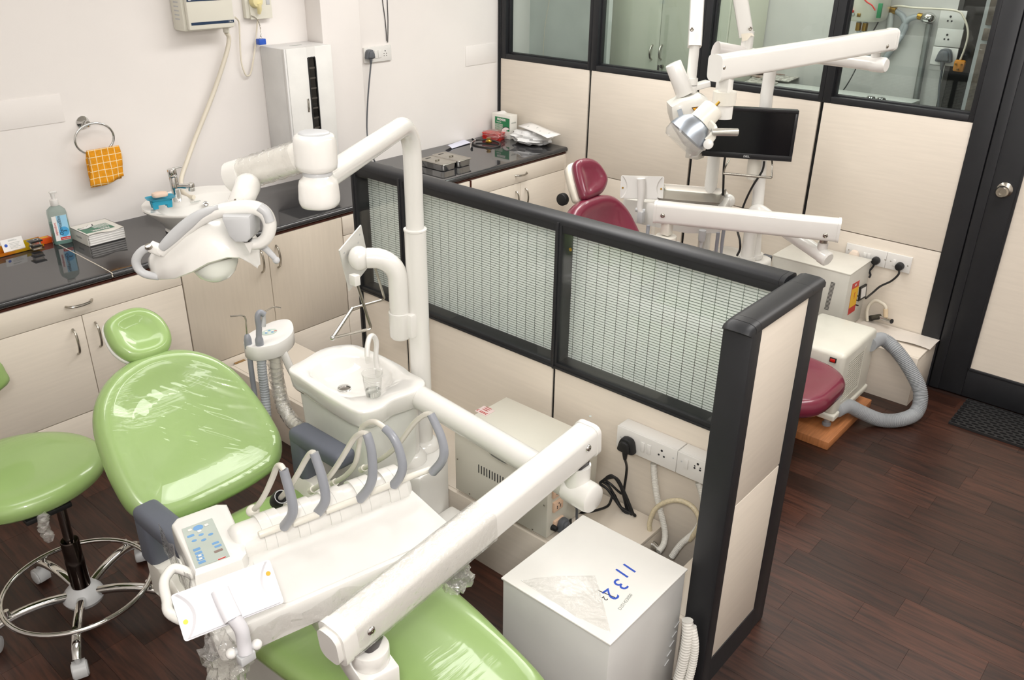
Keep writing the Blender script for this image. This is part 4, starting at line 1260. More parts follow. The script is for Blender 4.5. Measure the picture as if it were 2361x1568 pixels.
for s, x0, x1, yr in ((-1, -3.632, -3.556, -1.895), (1, -3.102, -3.024, -1.872)):
    pts = [(x0+x1)/2]
    xm = (x0+x1)/2
    w = x1-x0
    a = MB()
    prof = rrect(w, .052, .018, 4)
    pad = [V((xm, yr-.25, .652)), V((xm, yr-.04, .655))]
    ar = obj('armrest', MB().box((xm, yr-.128, .655), (w, .256, .056), .020, 4).box((xm, yr-.038, .580), (w*.98, .076, .16), .020, 4), DGREY, t, 50)
    obj('armrest_mount', MB().loft([[(xm-s*.02*k+p[0], yr-.06-.05*k+p[1], z) for p in rrect(w*.9+.03*k, .09+.12*k, .02)] for k, z in ((0, .515), (.3, .49), (.8, .44), (1, .39))]), SHELLW, ar)

# ================================================================== operator stool
SX, SY = -3.652, -1.402
t = thing('operator_stool', 'green operator stool on a chrome five star base', 'stool', (SX, SY, 0))
sp = [(.255*math.cos(a)*(1+.05*math.cos(2*a)), .235*math.sin(a)) for a in [2*PI*k/14 for k in range(14)]]
SM = Matrix.Translation((-3.695, -1.205, .505)) @ Matrix.Rotation(math.radians(-20), 4, 'Z')
obj('seat', cushion(sp, SM, [(.05, -.045), (.015, -.042), (.003, -.030), (0, -.01), (.004, .008), (.018, .022), (.045, .030), (.09, .033), (.15, .032), (.2, .032)], 4), GREEN, t, 80)
obj('seat_plate', MB().box((SX-.04, SY+.07, .450), (.14, .18, .018), .004), BLACKR, t)
obj('backrest', cushion([(-.15, -.05), (-.16, 0), (-.13, .06), (0, .075), (.13, .06), (.16, 0), (.15, -.05), (0, -.07)], MAT(U(-92, 900, z=.745), V((.95, .31, 0)), V((0, 0, 1)), V((.31, -.95, 0))), [(.03, -.03), (.008, -.024), (0, 0), (.008, .022), (.03, .028), (.06, .028)], 4), GREEN, t, 80)
obj('backrest_stem', MB().tube(catmull([(-3.69, -1.22, .44), (-3.73, -1.03, .44), U(-94, 900, z=.745)+V((0, .03, -.25)), U(-94, 900, z=.745)+V((0, .03, -.02))], 5), .012, 10), BLACKR, t)
obj('gas_lift', MB().cyl((SX, SY, .30), (SX, SY, .44), .0155, n=20), mat('dark_chrome', '77716c', .12, 1.), t)
obj('column', MB().lathe([(.030, .12), (.030, .235), (.0285, .24), (.0285, .31), (.026, .315), (.018, .316)], (SX, SY, 0)), mat('smoky_chrome', '4d4541', .14, 1.), t)
obj('hub', MB().lathe([(.02, .062), (.060, .068), (.066, .082), (.060, .10), (.045, .118), (.032, .126), (.0305, .128)], (SX, SY, 0)), LGREY, t)
obj('foot_ring', MB().tube([(SX-.012+.228*math.cos(a), SY-.015+.228*math.sin(a), .145) for a in [2*PI*k/56 for k in range(56)]], .0085, 10, closed=True), CHROME, t)
casters = []
for k in range(5):
    a = math.radians(-119+72*k)
    d = V((math.cos(a), math.sin(a), 0)); n_ = V((-d.y, d.x, 0))
    c = V((SX, SY, 0))
    ol = rrect(.030, .026, .011, 4)
    path = [c+d*.04+V((0, 0, .098)), c+d*.12+V((0, 0, .112)), c+d*.20+V((0, 0, .110)), c+d*.26+V((0, 0, .092)), c+d*.285+V((0, 0, .070))]
    leg = obj('leg', MB().sweep(catmull(path, 4), ol), CHROME, t, 60)
    obj('ring_clip', MB().cyl(c+d*.222+V((0, 0, .110)), c+d*.222+V((0, 0, .140)), .008, n=10), CHROME, leg)
    f = math.radians(random.uniform(-60, 60))
    e = (n_*math.cos(f)+d*math.sin(f)).normalized()
    cc = c+d*.285
    cs = obj('caster', MB().cyl(cc+V((0, 0, .045)), cc+V((0, 0, .074)), .009, n=12).cyl(cc+e*.005+V((0, 0, .026)), cc+e*.024+V((0, 0, .026)), .0255, n=22, bev=.005).cyl(cc-e*.024+V((0, 0, .026)), cc-e*.005+V((0, 0, .026)), .0255, n=22, bev=.005), LGREY, leg)
    g = e.cross(V((0, 0, 1)))
    hood = []
    for s in (-.019, .019):
        hood.append([cc+e*s+V((0, 0, .026))+g*(.031*math.cos(q))+V((0, 0, .031*math.sin(q))) for q in [PI*(-.1+1.2*j/14) for j in range(15)]]+[cc+e*s+V((0, 0, .026))+g*(.024*math.cos(q))+V((0, 0, .024*math.sin(q))) for q in [PI*(-.1+1.2*j/14) for j in range(14, -1, -1)]])
    obj('caster_hood', MB().loft(hood), LGREY, leg)
fbp = MB()
pth = [U(98, 1188, y=-1.5), U(100, 1205, y=-1.5), U(105, 1225, y=-1.5), U(112, 1240, y=-1.5)]
P_ = catmull(pth, 6)
obj('film_wrap', MB().tube([p+V((.004*math.sin(i*2.1), .003*math.cos(i*1.7), 0)) for i, p in enumerate(P_)], [.012+.006*abs(math.sin(i*1.3)) for i in range(len(P_))], 7), FILM, t)

# ================================================================== cuspidor unit
t = thing('cuspidor_unit', 'white cuspidor pedestal with ceramic spittoon bowl', 'cuspidor', (-2.84, -1.92, 0))
CZ = .78
cpx = [(664, 849), (698, 828), (737, 805), (775, 795), (813, 793), (841, 801), (890, 823), (928, 843), (949, 859)]
cp2 = [(908, 919), (882, 937), (846, 948), (813, 944), (750, 909), (690, 869)]
co = [U(*p, z=CZ) for p in cpx] + [V((-2.705, -2.10, CZ)), V((-2.76, -2.13, CZ))] + [U(*p, z=CZ) for p in cp2]
CO = catmull(co, 4, True)
cc = sum(CO, V((0, 0, 0)))/len(CO)
dr_ = U(793, 887, z=CZ-.05)
def cring(k, z, mv=(0, 0)): return [V((cc.x+(p.x-cc.x)*k+mv[0], cc.y+(p.y-cc.y)*k+mv[1], z)) for p in CO]
def mixring(k, z, c0, r, w):
    out = []
    for p in CO:
        a = math.atan2(p.y-cc.y, p.x-cc.x)
        q = V((c0.x+r*math.cos(a), c0.y+r*1.15*math.sin(a), z))
        e = V((cc.x+(p.x-cc.x)*k, cc.y+(p.y-cc.y)*k, z))
        out.append(e*(1-w)+q*w)
    return out
c0 = V((cc.x-.015, cc.y+.03, 0))
obj('spittoon_bowl', MB().loft([cring(.88, CZ-.075), cring(.93, CZ-.072), cring(.965, CZ-.06), cring(.985, CZ-.03), cring(1.0, CZ-.010), cring(.992, CZ-.003), cring(.97, CZ),
    cring(.82, CZ-.001), mixring(.78, CZ-.004, c0, .128, .75), mixring(.7, CZ-.014, c0, .122, .9), mixring(.6, CZ-.040, c0, .108, 1), mixring(.5, CZ-.060, c0, .07, 1), mixring(.5, CZ-.066, V((dr_.x, dr_.y, 0)), .024, 1)]), CERAM, t, 70)
obj('drain', MB().lathe([(.024, 0), (.022, .006), (.012, .009), (0, .009)], (dr_.x, dr_.y, CZ-.066)), CHROME, t)
obj('pedestal', MB().loft([cring(.70, 0), cring(.72, .03), cring(.80, .40), cring(.86, CZ-.09), cring(.86, CZ-.074)]), mat('pedestal_white', 'e3e4de', .28, bump=.06, bscale=12, coat=.3), t, 50)
s0 = U(874, 866, z=CZ)
spt = [s0+V((0, 0, .0)), s0+V((-.004, .006, .06)), U(868, 790, y=s0.y+.01), U(861, 775, y=s0.y+.005), U(852, 778, y=s0.y-.005), U(847, 800, y=s0.y-.02), U(847, 822, y=s0.y-.03)]
obj('cup_filler', MB().tube(catmull(spt, 6), .0085, 12).cyl(s0+V((0, 0, -.002)), s0+V((0, 0, .025)), .012, n=16), WHITE, t)
obj('filler_nozzle', MB().cyl(spt[-1], spt[-1]+V((0, 0, -.022)), .008, n=12), CLEARP, t)
PL0 = V((-2.65, -2.02, 0)); PD0 = V((-2.742, -2.045, 0)); PZ = .465
ub = [(-2.83, -1.90), (-2.60, -1.90), (-2.598, -2.06), (-2.625, -2.115), (-2.70, -2.155), (-2.80, -2.16), (-2.83, -2.12)]
obj('utility_box', MB().loft([[(a+(-2.71-a)*k, b+(-2.02-b)*k, z) for a, b in ub] for k, z in ((.02, 0), (.0, .03), (0, PZ-.008), (.02, PZ-.002), (.05, PZ))]), WHITEM, t, 30)
fl_ = U(1010, 1192, z=.10)
obj('service_flap', MB().box((-2.70, -2.20, .26), (.10, .09, .03), .01), WHITEM, t)
cu = U(861, 912, z=CZ)
tcup = thing('plastic_cup', 'clear ribbed plastic cup under the cuspidor filler', 'cup', (cu.x, cu.y, CZ))
cz0 = CZ+.0008
obj('cup_wall', MB().lathe([(.0225, 0), (.024, .002), (.026, .03), (.0305, .075), (.0335, .078), (.0335, .081), (.0295, .078), (.025, .03), (.0232, .003), (0, .003)], (cu.x, cu.y, cz0)), CLEARP, tcup)
obj('water', MB().lathe([(.0228, .0035), (.0245, .020), (0, .020)], (cu.x, cu.y, cz0)), mat('still_water', 'e8ece8', .02, trans=1., ior=1.33), tcup)
for k in range(7):
    obj('cup_rib', MB().tube([(cu.x+(.0262+.0006*k)*math.cos(a), cu.y+(.0262+.0006*k)*math.sin(a), cz0+.022+.006*k) for a in [2*PI*j/24 for j in range(24)]], .0005, 4, closed=True), CLEARP, tcup)

# ================================================================== assistant's suction holder
HZ = .835
t = thing('suction_holder', 'white crescent holder with grey suction and syringe hoses', 'holder', U(625, 775, z=HZ))
hpx = [(561, 791), (572, 770), (599, 754), (627, 741), (655, 735), (671, 739), (677, 757), (668, 774), (640, 792), (606, 800), (580, 801)]
HO = catmull([U(*p, z=HZ) for p in hpx], 4, True)
hc = sum(HO, V((0, 0, 0)))/len(HO)
def hring(k, z): return [V((hc.x+(p.x-hc.x)*k, hc.y+(p.y-hc.y)*k, z)) for p in HO]
hb = obj('holder_body', MB().loft([hring(.95, HZ-.055), hring(1, HZ-.05), hring(1, HZ-.006), hring(.985, HZ-.001), hring(.95, HZ)]), WHITE, t, 50)
pp = U(621, 766, z=HZ)
obj('keypad', MB().loft([[(pp.x+.026*math.cos(a)*1.1, pp.y+.022*math.sin(a), HZ+z) for a in [2*PI*k/24 for k in range(24)]] for z in (.0002, .0012)]), mat('pale_green_keypad', 'b9c8bd', .4), hb)
for k in range(6):
    a = 2*PI*k/6
    obj('key', MB().lathe([(.0045, 0), (.0045, .0008)], (pp.x+.013*math.cos(a), pp.y+.011*math.sin(a), HZ+.0012), n=10), PBLUE if k % 2 else WHITE, hb)
obj('red_mark', MB().box((pp.x+.020, pp.y-.008, HZ+.0014), (.010, .004, .0006)), RED, hb)
h1 = U(572, 790, z=HZ+.005); h2 = U(599, 795, z=HZ)
sj = obj('suction_handle', MB().lathe([(.013, -.02), (.013, .012), (.010, .026), (.006, .032), (0, .032)], h1, (0, 0, 1), 16), MGREY, t)
tip = catmull([h1+V((0, 0, .03)), U(568, 752, y=h1.y), U(566, 735, y=h1.y+.004), U(560, 728, y=h1.y+.008), U(545, 728, y=h1.y+.012), U(531, 729, y=h1.y+.016)], 6)
obj('cannula', MB().tube(tip, .0028, 8), STEEL, sj)
sy = obj('syringe_body', MB().tube(catmull([h2+V((0, 0, -.05)), h2+V((0, 0, .02)), U(597, 755, y=h2.y), U(594, 730, y=h2.y), U(600, 720, y=h2.y-.002), U(610, 726, y=h2.y-.01)], 5), [.014]*6+[.010]*20, 12), MGREY, t)
obj('syringe_head', MB().tube(catmull([U(606, 722, y=h2.y-.006), U(608, 735, y=h2.y-.006), U(606, 752, y=h2.y-.004)], 4), [.009, .008, .008, .007, .007, .008, .009, .010, .010], 12), LGREY, sy)
obj('syringe_tip', MB().tube(catmull([U(608, 720, y=h2.y-.006), U(622, 712, y=h2.y-.01), U(633, 708, y=h2.y-.012), U(647, 710, y=h2.y-.014)], 5), .0026, 8), STEEL, sy)
def yz(px, py, y): return U(px, py, y=y)
obj('thin_hose', MB().tube(catmull([h1+V((0, 0, -.02)), yz(579, 850, h1.y), yz(586, 900, h1.y), yz(592, 950, h1.y-.02), yz(598, 1010, h1.y-.06)], 7), .0095, 10), MGREY, t)
m2 = corr([h2+V((0, 0, -.045)), yz(605, 860, h2.y), yz(611, 910, h2.y), yz(615, 960, h2.y-.02), yz(617, 1020, h2.y-.05)], .0155, None, '', None, pitch=.010)
obj('ribbed_hose', m2, mat('grey_ribbed_hose', 'a7abb0', .45), t, 75)
h3 = U(632, 800, z=HZ-.03)
w3 = [h3, yz(636, 850, h3.y), yz(642, 890, h3.y-.01), yz(650, 930, h3.y-.03), yz(668, 965, h3.y-.08), yz(690, 985, h3.y-.14)]
obj('wrapped_hose', MB().tube(catmull(w3, 7), .019, 12), WARMW, t)
wp = catmull(w3, 12)
obj('film_wrap', MB().tube([p+V((.003*math.sin(i*1.9), .003*math.cos(i*2.3), 0)) for i, p in enumerate(wp)], [.0225+.005*abs(math.sin(i*.9)) for i in range(len(wp))], 9), FILM, t, 20)
hb2 = U(660, 905, z=.60)
obj('support_arm', MB().tube(catmull([h3+V((.02, -.02, -.02)), V((h3.x+.05, h3.y-.06, .66)), V((-2.84, -1.80, .60))], 6), .014, 10), WHITE, t)

# ================================================================== operating light
t = thing('operating_light', 'white dental operating light on a bent pole over the green chair', 'dental light', PL0+V((0, 0, PZ)))
obj('pole_collar', MB().lathe([(.058, 0), (.058, .010), (.050, .022), (.042, .030), (.036, .032)], PL0+V((0, 0, PZ+.0005))), WHITEM, t)
obj('pole', MB().cyl(PL0+V((0, 0, PZ+.02)), PL0+V((0, 0, 1.265)), .0345, n=28), WHITEM, t)
obj('pole_ring', MB().lathe([(.0345, 0), (.037, .002), (.037, .007), (.031, .009)], PL0+V((0, 0, 1.263)), n=28), WHITEM, t)
Kp = U(735, 436, z=1.59)
top = PL0+V((0, 0, 1.605))
dirh = V((Kp.x-top.x, Kp.y-top.y, 0)).normalized()
bend = [PL0+V((0, 0, 1.265)), PL0+V((0, 0, 1.50))]
for k in range(1, 9):
    a = PI/2*k/8
    bend.append(PL0+V((0, 0, 1.50))+dirh*(.105*(1-math.cos(a)))+V((0, 0, .105*math.sin(a))))
bend += [V((Kp.x, Kp.y, 1.605))-dirh*.03]
obj('pole_arm', MB().tube(bend, .0285, 24), WHITEM, t)
obj('lower_knuckle', MB(MAT(Kp, dirh, V((-dirh.y, dirh.x, 0)), V((0, 0, 1)))).loft([[(a*k, b*k, z) for a, b in rrect(.094, .088, .040, 6)] for k, z in ((.70, -.040), (.90, -.037), (.985, -.028), (1, -.018), (.96, .012), (.90, .022), (.74, .028), (.68, .036))]), WHITEM, t, 60)
obj('knuckle_gap', MB().lathe([(.030, .030), (.0335, .034), (.0335, .041), (.031, .046)], Kp, n=26), LGREY, t)
Ku = Kp+V((0, 0, .085))
Ee = U(553, 404, z=1.592)
ud = V((Ee.x-Ku.x, Ee.y-Ku.y, 0)).normalized()
un = V((-ud.y, ud.x, 0))
KM = MAT(Ku, ud, un, V((0, 0, 1)))
obj('upper_knuckle', MB(KM).loft([[(a*k, b*k, z) for a, b in rrect(.094, .090, .043, 6)] for k, z in ((.78, -.042), (.95, -.037), (1, -.026), (1, .020), (.975, .030), (.90, .037), (.76, .040))]), WHITEM, t, 70)
obj('knuckle_lid', MB(KM).loft([[(a*k, b*k, z) for a, b in rrect(.072, .066, .032, 6)] for k, z in ((1, .036), (.97, .0415), (.85, .044))]), LGREY, t, 70)
ad = (Ee-Ku).normalized()
sa = obj('spring_arm', MB().beam(Ku+ad*.03, Ee, rrect(.056, .066, .024, 5)), mat('wrapped_arm_white', 'e4e1da', .2, var=.04, scale=30, stretch=(1, 1, 1), bump=.3, bscale=38, coat=.6, dist=.004), t, 60)
wr = []
for i in range(15):
    s = i/14
    q = Ku+ad*(.05+((Ee-Ku).length-.07)*s)
    x_, y_, z_ = frame_from(ad)
    wr.append([q+x_*p[0]*(1.10+.06*math.sin(i*1.7+j))+y_*p[1]*(1.10+.06*math.cos(i*2.3+j*1.3)) for j, p in enumerate(rrect(.056, .066, .024, 4))])
obj('film_wrap', MB().loft(wr, cap=False), FILM, sa, 25)
EM = MAT(Ee, ad, ad.cross(V((0, 0, 1))).normalized()*-1, V((0, 0, 1)))
obj('arm_end', MB().beam(Ee-ad*.020, Ee+ad*.022, rrect(.064, .074, .026, 5)).beam(Ee+ad*.022, Ee+ad*.032, rrect(.052, .060, .024, 5)), WHITEM, t, 50)
N0 = Ee-ad*.018+V((0, 0, -.03))
Hc = U(470, 570, z=1.452)
ef = V((-.758, -.652, 0)).normalized(); ex_ = V((.652, -.758, 0)).normalized()
def UH(px, py, off=0.):
    d = CR*((px-IW/2)/FPX) + CD*((py-IH/2)/FPX) + CF
    P = Hc+ef*off
    return CAM + d*((P-CAM).dot(ef)/d.dot(ef))
N1 = UH(570, 432, 0); N2 = UH(553, 470, .01); N3 = UH(545, 500, .02)
obj('neck', MB().tube(catmull([N0, N1, N2], 4), [.024, .026, .028, .029, .028, .027, .027, .027, .027], 20).lathe([(.027, 0), (.028, .004), (.028, .02), (.024, .03)], N2, N3-N2, 22), WHITEM, t, 60)
obj('neck_screw', MB().ball(UH(546, 461, .032), .006), STEEL, t)
stn = [(342, 592, 612, .012), (352, 577, 634, .04), (366, 562, 643, .058), (402, 534, 641, .074), (443, 505, 626, .082), (479, 490, 606, .086), (524, 502, 593, .084), (553, 540, 594, .070), (577, 580, 605, .040), (594, 609, 616, .012)]
rings = []
for px, ty, by_, w in stn:
    fb_ = UH(px, by_, w)
    tp_ = UH(px+2, ty, 0)
    bb = fb_-ef*2*w
    mid = (tp_+fb_)/2
    ring = []
    for k in range(13):
        a = PI*k/12
        ca, sa_ = math.cos(a), math.sin(a)
        c_ = (fb_+bb)/2
        ring.append(c_+ef*w*math.copysign(abs(ca)**.8, ca)+(tp_-c_)*(sa_**.75 if sa_ > 0 else 0))
    ring2 = [c_+(p-c_)*.93-V((0, 0, .0)) for p in reversed(ring)]
    rings.append(ring+[p+V((0, 0, -.004)) for p in ring2])
hd = obj('reflector_shell', MB().loft(rings), WHITEM, t, 60)
gl = UH(493, 597, 0)
obj('lamp_globe', MB().lathe([(.055, .012), (.054, -.006), (.048, -.026), (.036, -.042), (.018, -.052), (0, -.054)], gl, V((.1, 0, 1))), mat('pale_globe', 'e3e6dc', .2, coat=.6), hd, 60)
def band(px, r, m, off, name, par, n=10):
    P = catmull([UH(a, b, off) for a, b in px], 5)
    return obj(name, MB().tube(P, r if not callable(r) else [r(i/(len(P)-1)) for i in range(len(P))], n), m, par, 60)
yk = band([(372, 582), (395, 560), (430, 528), (465, 503), (500, 488), (540, 480), (575, 478), (600, 484), (615, 498), (622, 520), (616, 545), (600, 560), (580, 563)], lambda s: .0125+.004*math.sin(PI*s), WHITEM, .055, 'yoke', t)
obj('yoke_grip', MB().tube(catmull([UH(a, b, .064)+V((0, 0, .006)) for a, b in ((374, 578), (395, 557), (430, 525), (465, 500), (505, 484))], 6), [.006+.008*math.sin(PI*min(1, .12+.88*i/24)) if i < 22 else .006 for i in range(25)], 10), LGREY, yk, 60)
obj('yoke_grip', MB().tube(catmull([UH(a, b, .064)+V((0, 0, .004)) for a, b in ((598, 481), (614, 494), (623, 515))], 6), .011, 10), LGREY, yk, 60)
jc = UH(556, 517, .06)
obj('tilt_joint', MB(MAT(jc, ex_, V((0, 0, 1)), ef)).loft([[(a*k+ (.004 if z < 0 else 0), b*k*(1.0), z) for a, b in [(-.031, .027), (.029, .027), (.031, .022), (.027, -.022), (.016, -.034), (-.010, -.034), (-.022, -.020), (-.033, .020)]] for k, z in ((.9, -.035), (1, -.03), (1, .018), (.93, .026), (.8, .028))]), LGREY, t, 40)
obj('joint_knob', MB().lathe([(.012, 0), (.014, .004), (.010, .010), (0, .011)], UH(567, 546, .07), V((0, 0, -1)), 16), BLACKG, t)
obj('side_fin', MB().loft([[UH(556, 548, .07+o_), UH(583, 560, .07+o_), UH(577, 585, .065+o_)] for o_ in (-.03, 0)]), WHITEM, hd)
band([(348, 570), (328, 578), (314, 598), (318, 618), (335, 632), (366, 638)], lambda s: .0085+.0015*math.sin(PI*s), LGREY, .05, 'left_grip', t)
obj('grip_switch', MB().lathe([(.009, 0), (.007, .006), (0, .007)], UH(343, 570, .062), V((-.3, -.3, .9)), 14), STEEL, t)
obj('grip_socket', MB().beam(UH(347, 568, .05), UH(376, 580, .05), rrect(.022, .026, .008)), WHITEM, t)
band([(592, 566), (610, 572), (625, 586), (636, 598)], lambda s: .0085-.002*s, LGREY, .02, 'right_grip', t)
obj('grip_ball', MB().ball(UH(637, 600, .02), .0085), LGREY, t)

# ================================================================== monitor bracket on the light pole
t = thing('monitor_bracket', 'white elbow bracket with square plate clamped to the light pole', 'bracket', (-2.69, -1.97, .82))
q0 = V((-2.700, -1.985, 0))
zb0 = U(917, 772, x=q0.x).z
ztop = U(905, 590, x=q0.x).z
dl = V((-.72, .69, 0)).normalized()
nb_ = dl.cross(V((0, 0, 1)))
def UB(px, py):
    d = CR*((px-IW/2)/FPX) + CD*((py-IH/2)/FPX) + CF
    return CAM + d*((q0-CAM).dot(nb_)/d.dot(nb_))
pe = UB(846, 590)
pe.z = ztop
el = [q0+V((0, 0, zb0)), q0+V((0, 0, ztop-.075))]
for k in range(1, 9):
    a = PI/2*k/8
    el.append(q0+V((0, 0, ztop-.075))+dl*(.075*(1-math.cos(a)))+V((0, 0, .075*math.sin(a))))
el.append(V((pe.x, pe.y, ztop)))
obj('elbow_pipe', MB().tube(el, .0325, 24), WHITEM, t)
zr = U(915, 715, x=q0.x).z
obj('pipe_sleeve', MB().lathe([(.0325, zr), (.0365, zr-.002), (.0365, zb0+.006), (.030, zb0-.004), (0, zb0-.006)], q0), WHITEM, t)
obj('clamp_block', MB().box((-2.675, -2.003, (zr+zb0)/2+.002), (.055, .075, .085), .008), WHITEM, t)
pl = V((pe.x, pe.y, ztop))+dl*.030
obj('swivel', MB().ball(pl-dl*.006, .036, (1, 1, 1.1), 20), WHITEM, t)
nP = V((-.32, .92, .2)).normalized()
def UP(px, py):
    d = CR*((px-IW/2)/FPX) + CD*((py-IH/2)/FPX) + CF
    P = pl+nP*.034
    return CAM + d*((P-CAM).dot(nP)/d.dot(nP))
pcs = [UP(833, 519), UP(783, 578), UP(806, 671), UP(852, 612)]
plate = obj('mounting_plate', MB().loft([pcs, [p+nP*.004 for p in pcs]]), WHITEM, t, 20)
cen = sum(pcs, V((0, 0, 0)))/4
for p in pcs:
    for s in (.72, .48):
        q = cen+(p-cen)*s
        obj('plate_hole', MB().cyl(q-nP*.0012, q-nP*.0002, .0032, n=10), LGREY, plate)
def wire(pts, r, name='wire_rod', m=STEEL): return obj(name, MB().tube(pts, r, 8), m, t)
yb_ = q0.y-.02
w0, w1, w2 = U(822, 650, x=-2.83), U(856, 758, x=-2.80), U(767, 779, x=-2.93)
w3_, w4, w5 = U(812, 711, x=-2.78), U(887, 690, x=-2.66), U(863, 610, x=-2.70)
wf_ = catmull([w0, w0*.5+w1*.5, w1*.96+w0*.04], 3)+catmull([w1+(w2-w1)*.04, w1*.5+w2*.5, w2], 3)
wire(wf_, .0048)
wire(catmull([w5, w5*.5+w4*.5, w4*.96+w5*.04], 3)+catmull([w4+(w3_-w4)*.04, w3_], 3), .0042)
wire([w2, w3_], .0062)
obj('rod_end', MB().ball(w2, .009), CHROME, t)
obj('rod_block', MB().box(U(818, 645, x=-2.835), (.022, .03, .035), .003), WHITEM, t)
# ================================================================== delivery unit: arm, tray, console, whips
t = thing('delivery_unit', 'white instrument tray on a long swing arm over the green chair', 'instrument tray', PD0+V((0, 0, PZ)))
obj('pipe_collar', MB().lathe([(.062, 0), (.062, .010), (.054, .024), (.046, .034), (.039, .036)], PD0+V((0, 0, PZ+.0005))), WHITEM, t)
pd = V((-.075, -.997, 0)).normalized()
zc, rb_ = .742, .085
pp = [PD0+V((0, 0, PZ+.02)), PD0+V((0, 0, zc-rb_))]
for k in range(1, 10):
    a = PI/2*k/9
    pp.append(PD0+V((0, 0, zc-rb_))+pd*(rb_*(1-math.cos(a)))+V((0, 0, rb_*math.sin(a))))
pe_ = PD0+pd*.80+V((0, 0, zc-.012))
pp.append(pe_)
obj('swing_pipe', MB().tube(pp, .0385, 26), WHITEM, t)
obj('pipe_cap', MB().tube([pe_-pd*.075, pe_-pd*.07, pe_+pd*.004, pe_+pd*.016, pe_+pd*.020], [.0385, .043, .043, .040, .034], 26), WHITEM, t)
st_ = pe_-pd*.045
obj('pivot_stub', MB().cyl(st_, st_+V((0, 0, .085)), .036, n=26), WHITEM, t)
Ra, La = U(1352, 1012, z=.885), U(783, 1472, z=.812)
av = (La-Ra).normalized()
R1 = Ra
obj('pivot_post', MB().box(st_+V((.0, 0, .115)), (.05, .05, .075), .008), mat('dark_bracket', '2e2628', .25, .3), t)
ol = rrect(.074, .092, .020, 5)
sa2 = obj('spring_arm', MB().beam(Ra-av*.0, La, ol), WHITEM, t, 50)
obj('arm_cap', MB().beam(Ra-av*.014, Ra+av*.001, rrect(.079, .097, .022, 5)), WHITEM, sa2, 50)
obj('arm_cap', MB().beam(La+av*-.001, La+av*.018, rrect(.079, .097, .022, 5)).beam(La+av*.018, La+av*.030, rrect(.062, .080, .022, 5)), WHITEM, sa2, 50)
_x, _y, _z = frame_from(La-Ra)
side = _x if _x.dot(CAM-Ra) > 0 else -_x
for px, py in ((1356, 1033), (855, 1454)):
    d = CR*((px-IW/2)/FPX) + CD*((py-IH/2)/FPX) + CF
    P0 = Ra+side*.0375
    q = CAM+d*((P0-CAM).dot(side)/d.dot(side))
    obj('pivot_screw', MB().lathe([(.0105, 0), (.0105, .002), (.008, .005), (.004, .006), (0, .0045)], q, side, 16), CHROME, sa2)
for px, py in ((1361, 960), (762, 1441)):
    d = CR*((px-IW/2)/FPX) + CD*((py-IH/2)/FPX) + CF
    P0 = Ra+_y*.0465
    q = CAM+d*((P0-CAM).dot(_y)/d.dot(_y))
    obj('cap_screw', MB().lathe([(.0035, 0), (.0035, .0008), (0, .0008)], q, _y, 10), GREYP, sa2)
wr = []
for i in range(22):
    s = .02+.50*i/21
    q = La+(Ra-La)*s
    wr.append([q+_x*p[0]*(1.05+.05*abs(math.sin(i*1.3+j*.7)))+_y*p[1]*(1.04+.05*abs(math.cos(i*1.9+j))) for j, p in enumerate(rrect(.074, .092, .020, 4))])
obj('film_wrap', MB().loft(wr, cap=False), FILM, sa2, 25)
Lq = La-av*.075
obj('tray_pivot', MB().loft([[Lq+V((a, b, z)) for a, b in rrect(w, w, .012)] for w, z in ((.056, -.010), (.050, -.060), (.030, -.098))]), mat('dark_bracket', '2e2628'), t)
obj('pivot_cylinder', MB().cyl(Lq+V((0, 0, -.125)), Lq+V((0, 0, -.085)), .042, n=26, bev=.003), WHITEM, t)
TO = V((-3.5935, -2.4228, .78))
tx = V((.9725, -.2330, 0)).normalized(); ty = V((.2330, .9725, 0)).normalized()
TM = MAT(TO, tx, ty, V((0, 0, 1)))
obj('mount_box', MB(MAT(Lq+V((0, 0, -.155)), tx, ty, V((0, 0, 1)))).box((0, .10, 0), (.088, .30, .058), .005), WHITEM, t)
# tray body
tb = [(-.145, -.200), (-.13, -.212), (.40, -.212), (.455, -.195), (.462, -.15), (.455, .06), (.44, .10), (.30, .108), (-.02, .105), (-.06, .05), (-.135, .0), (-.15, -.05)]
body = obj('tray_body', MB(TM).loft([[(a+(.15-a)*k, b+(-.05-b)*k, z) for a, b in tb] for k, z in ((.10, -.082), (.03, -.078), (.012, -.05), (0, -.02), (0, -.006), (.012, 0))]), WHITEM, t, 40)
obj('tray_mat', MB(TM).loft([[(a, b, z) for a, b in rrect(.44, .185, .02, 4, .225, -.105)] for z in (.0002, .003)]), WHITE, body)
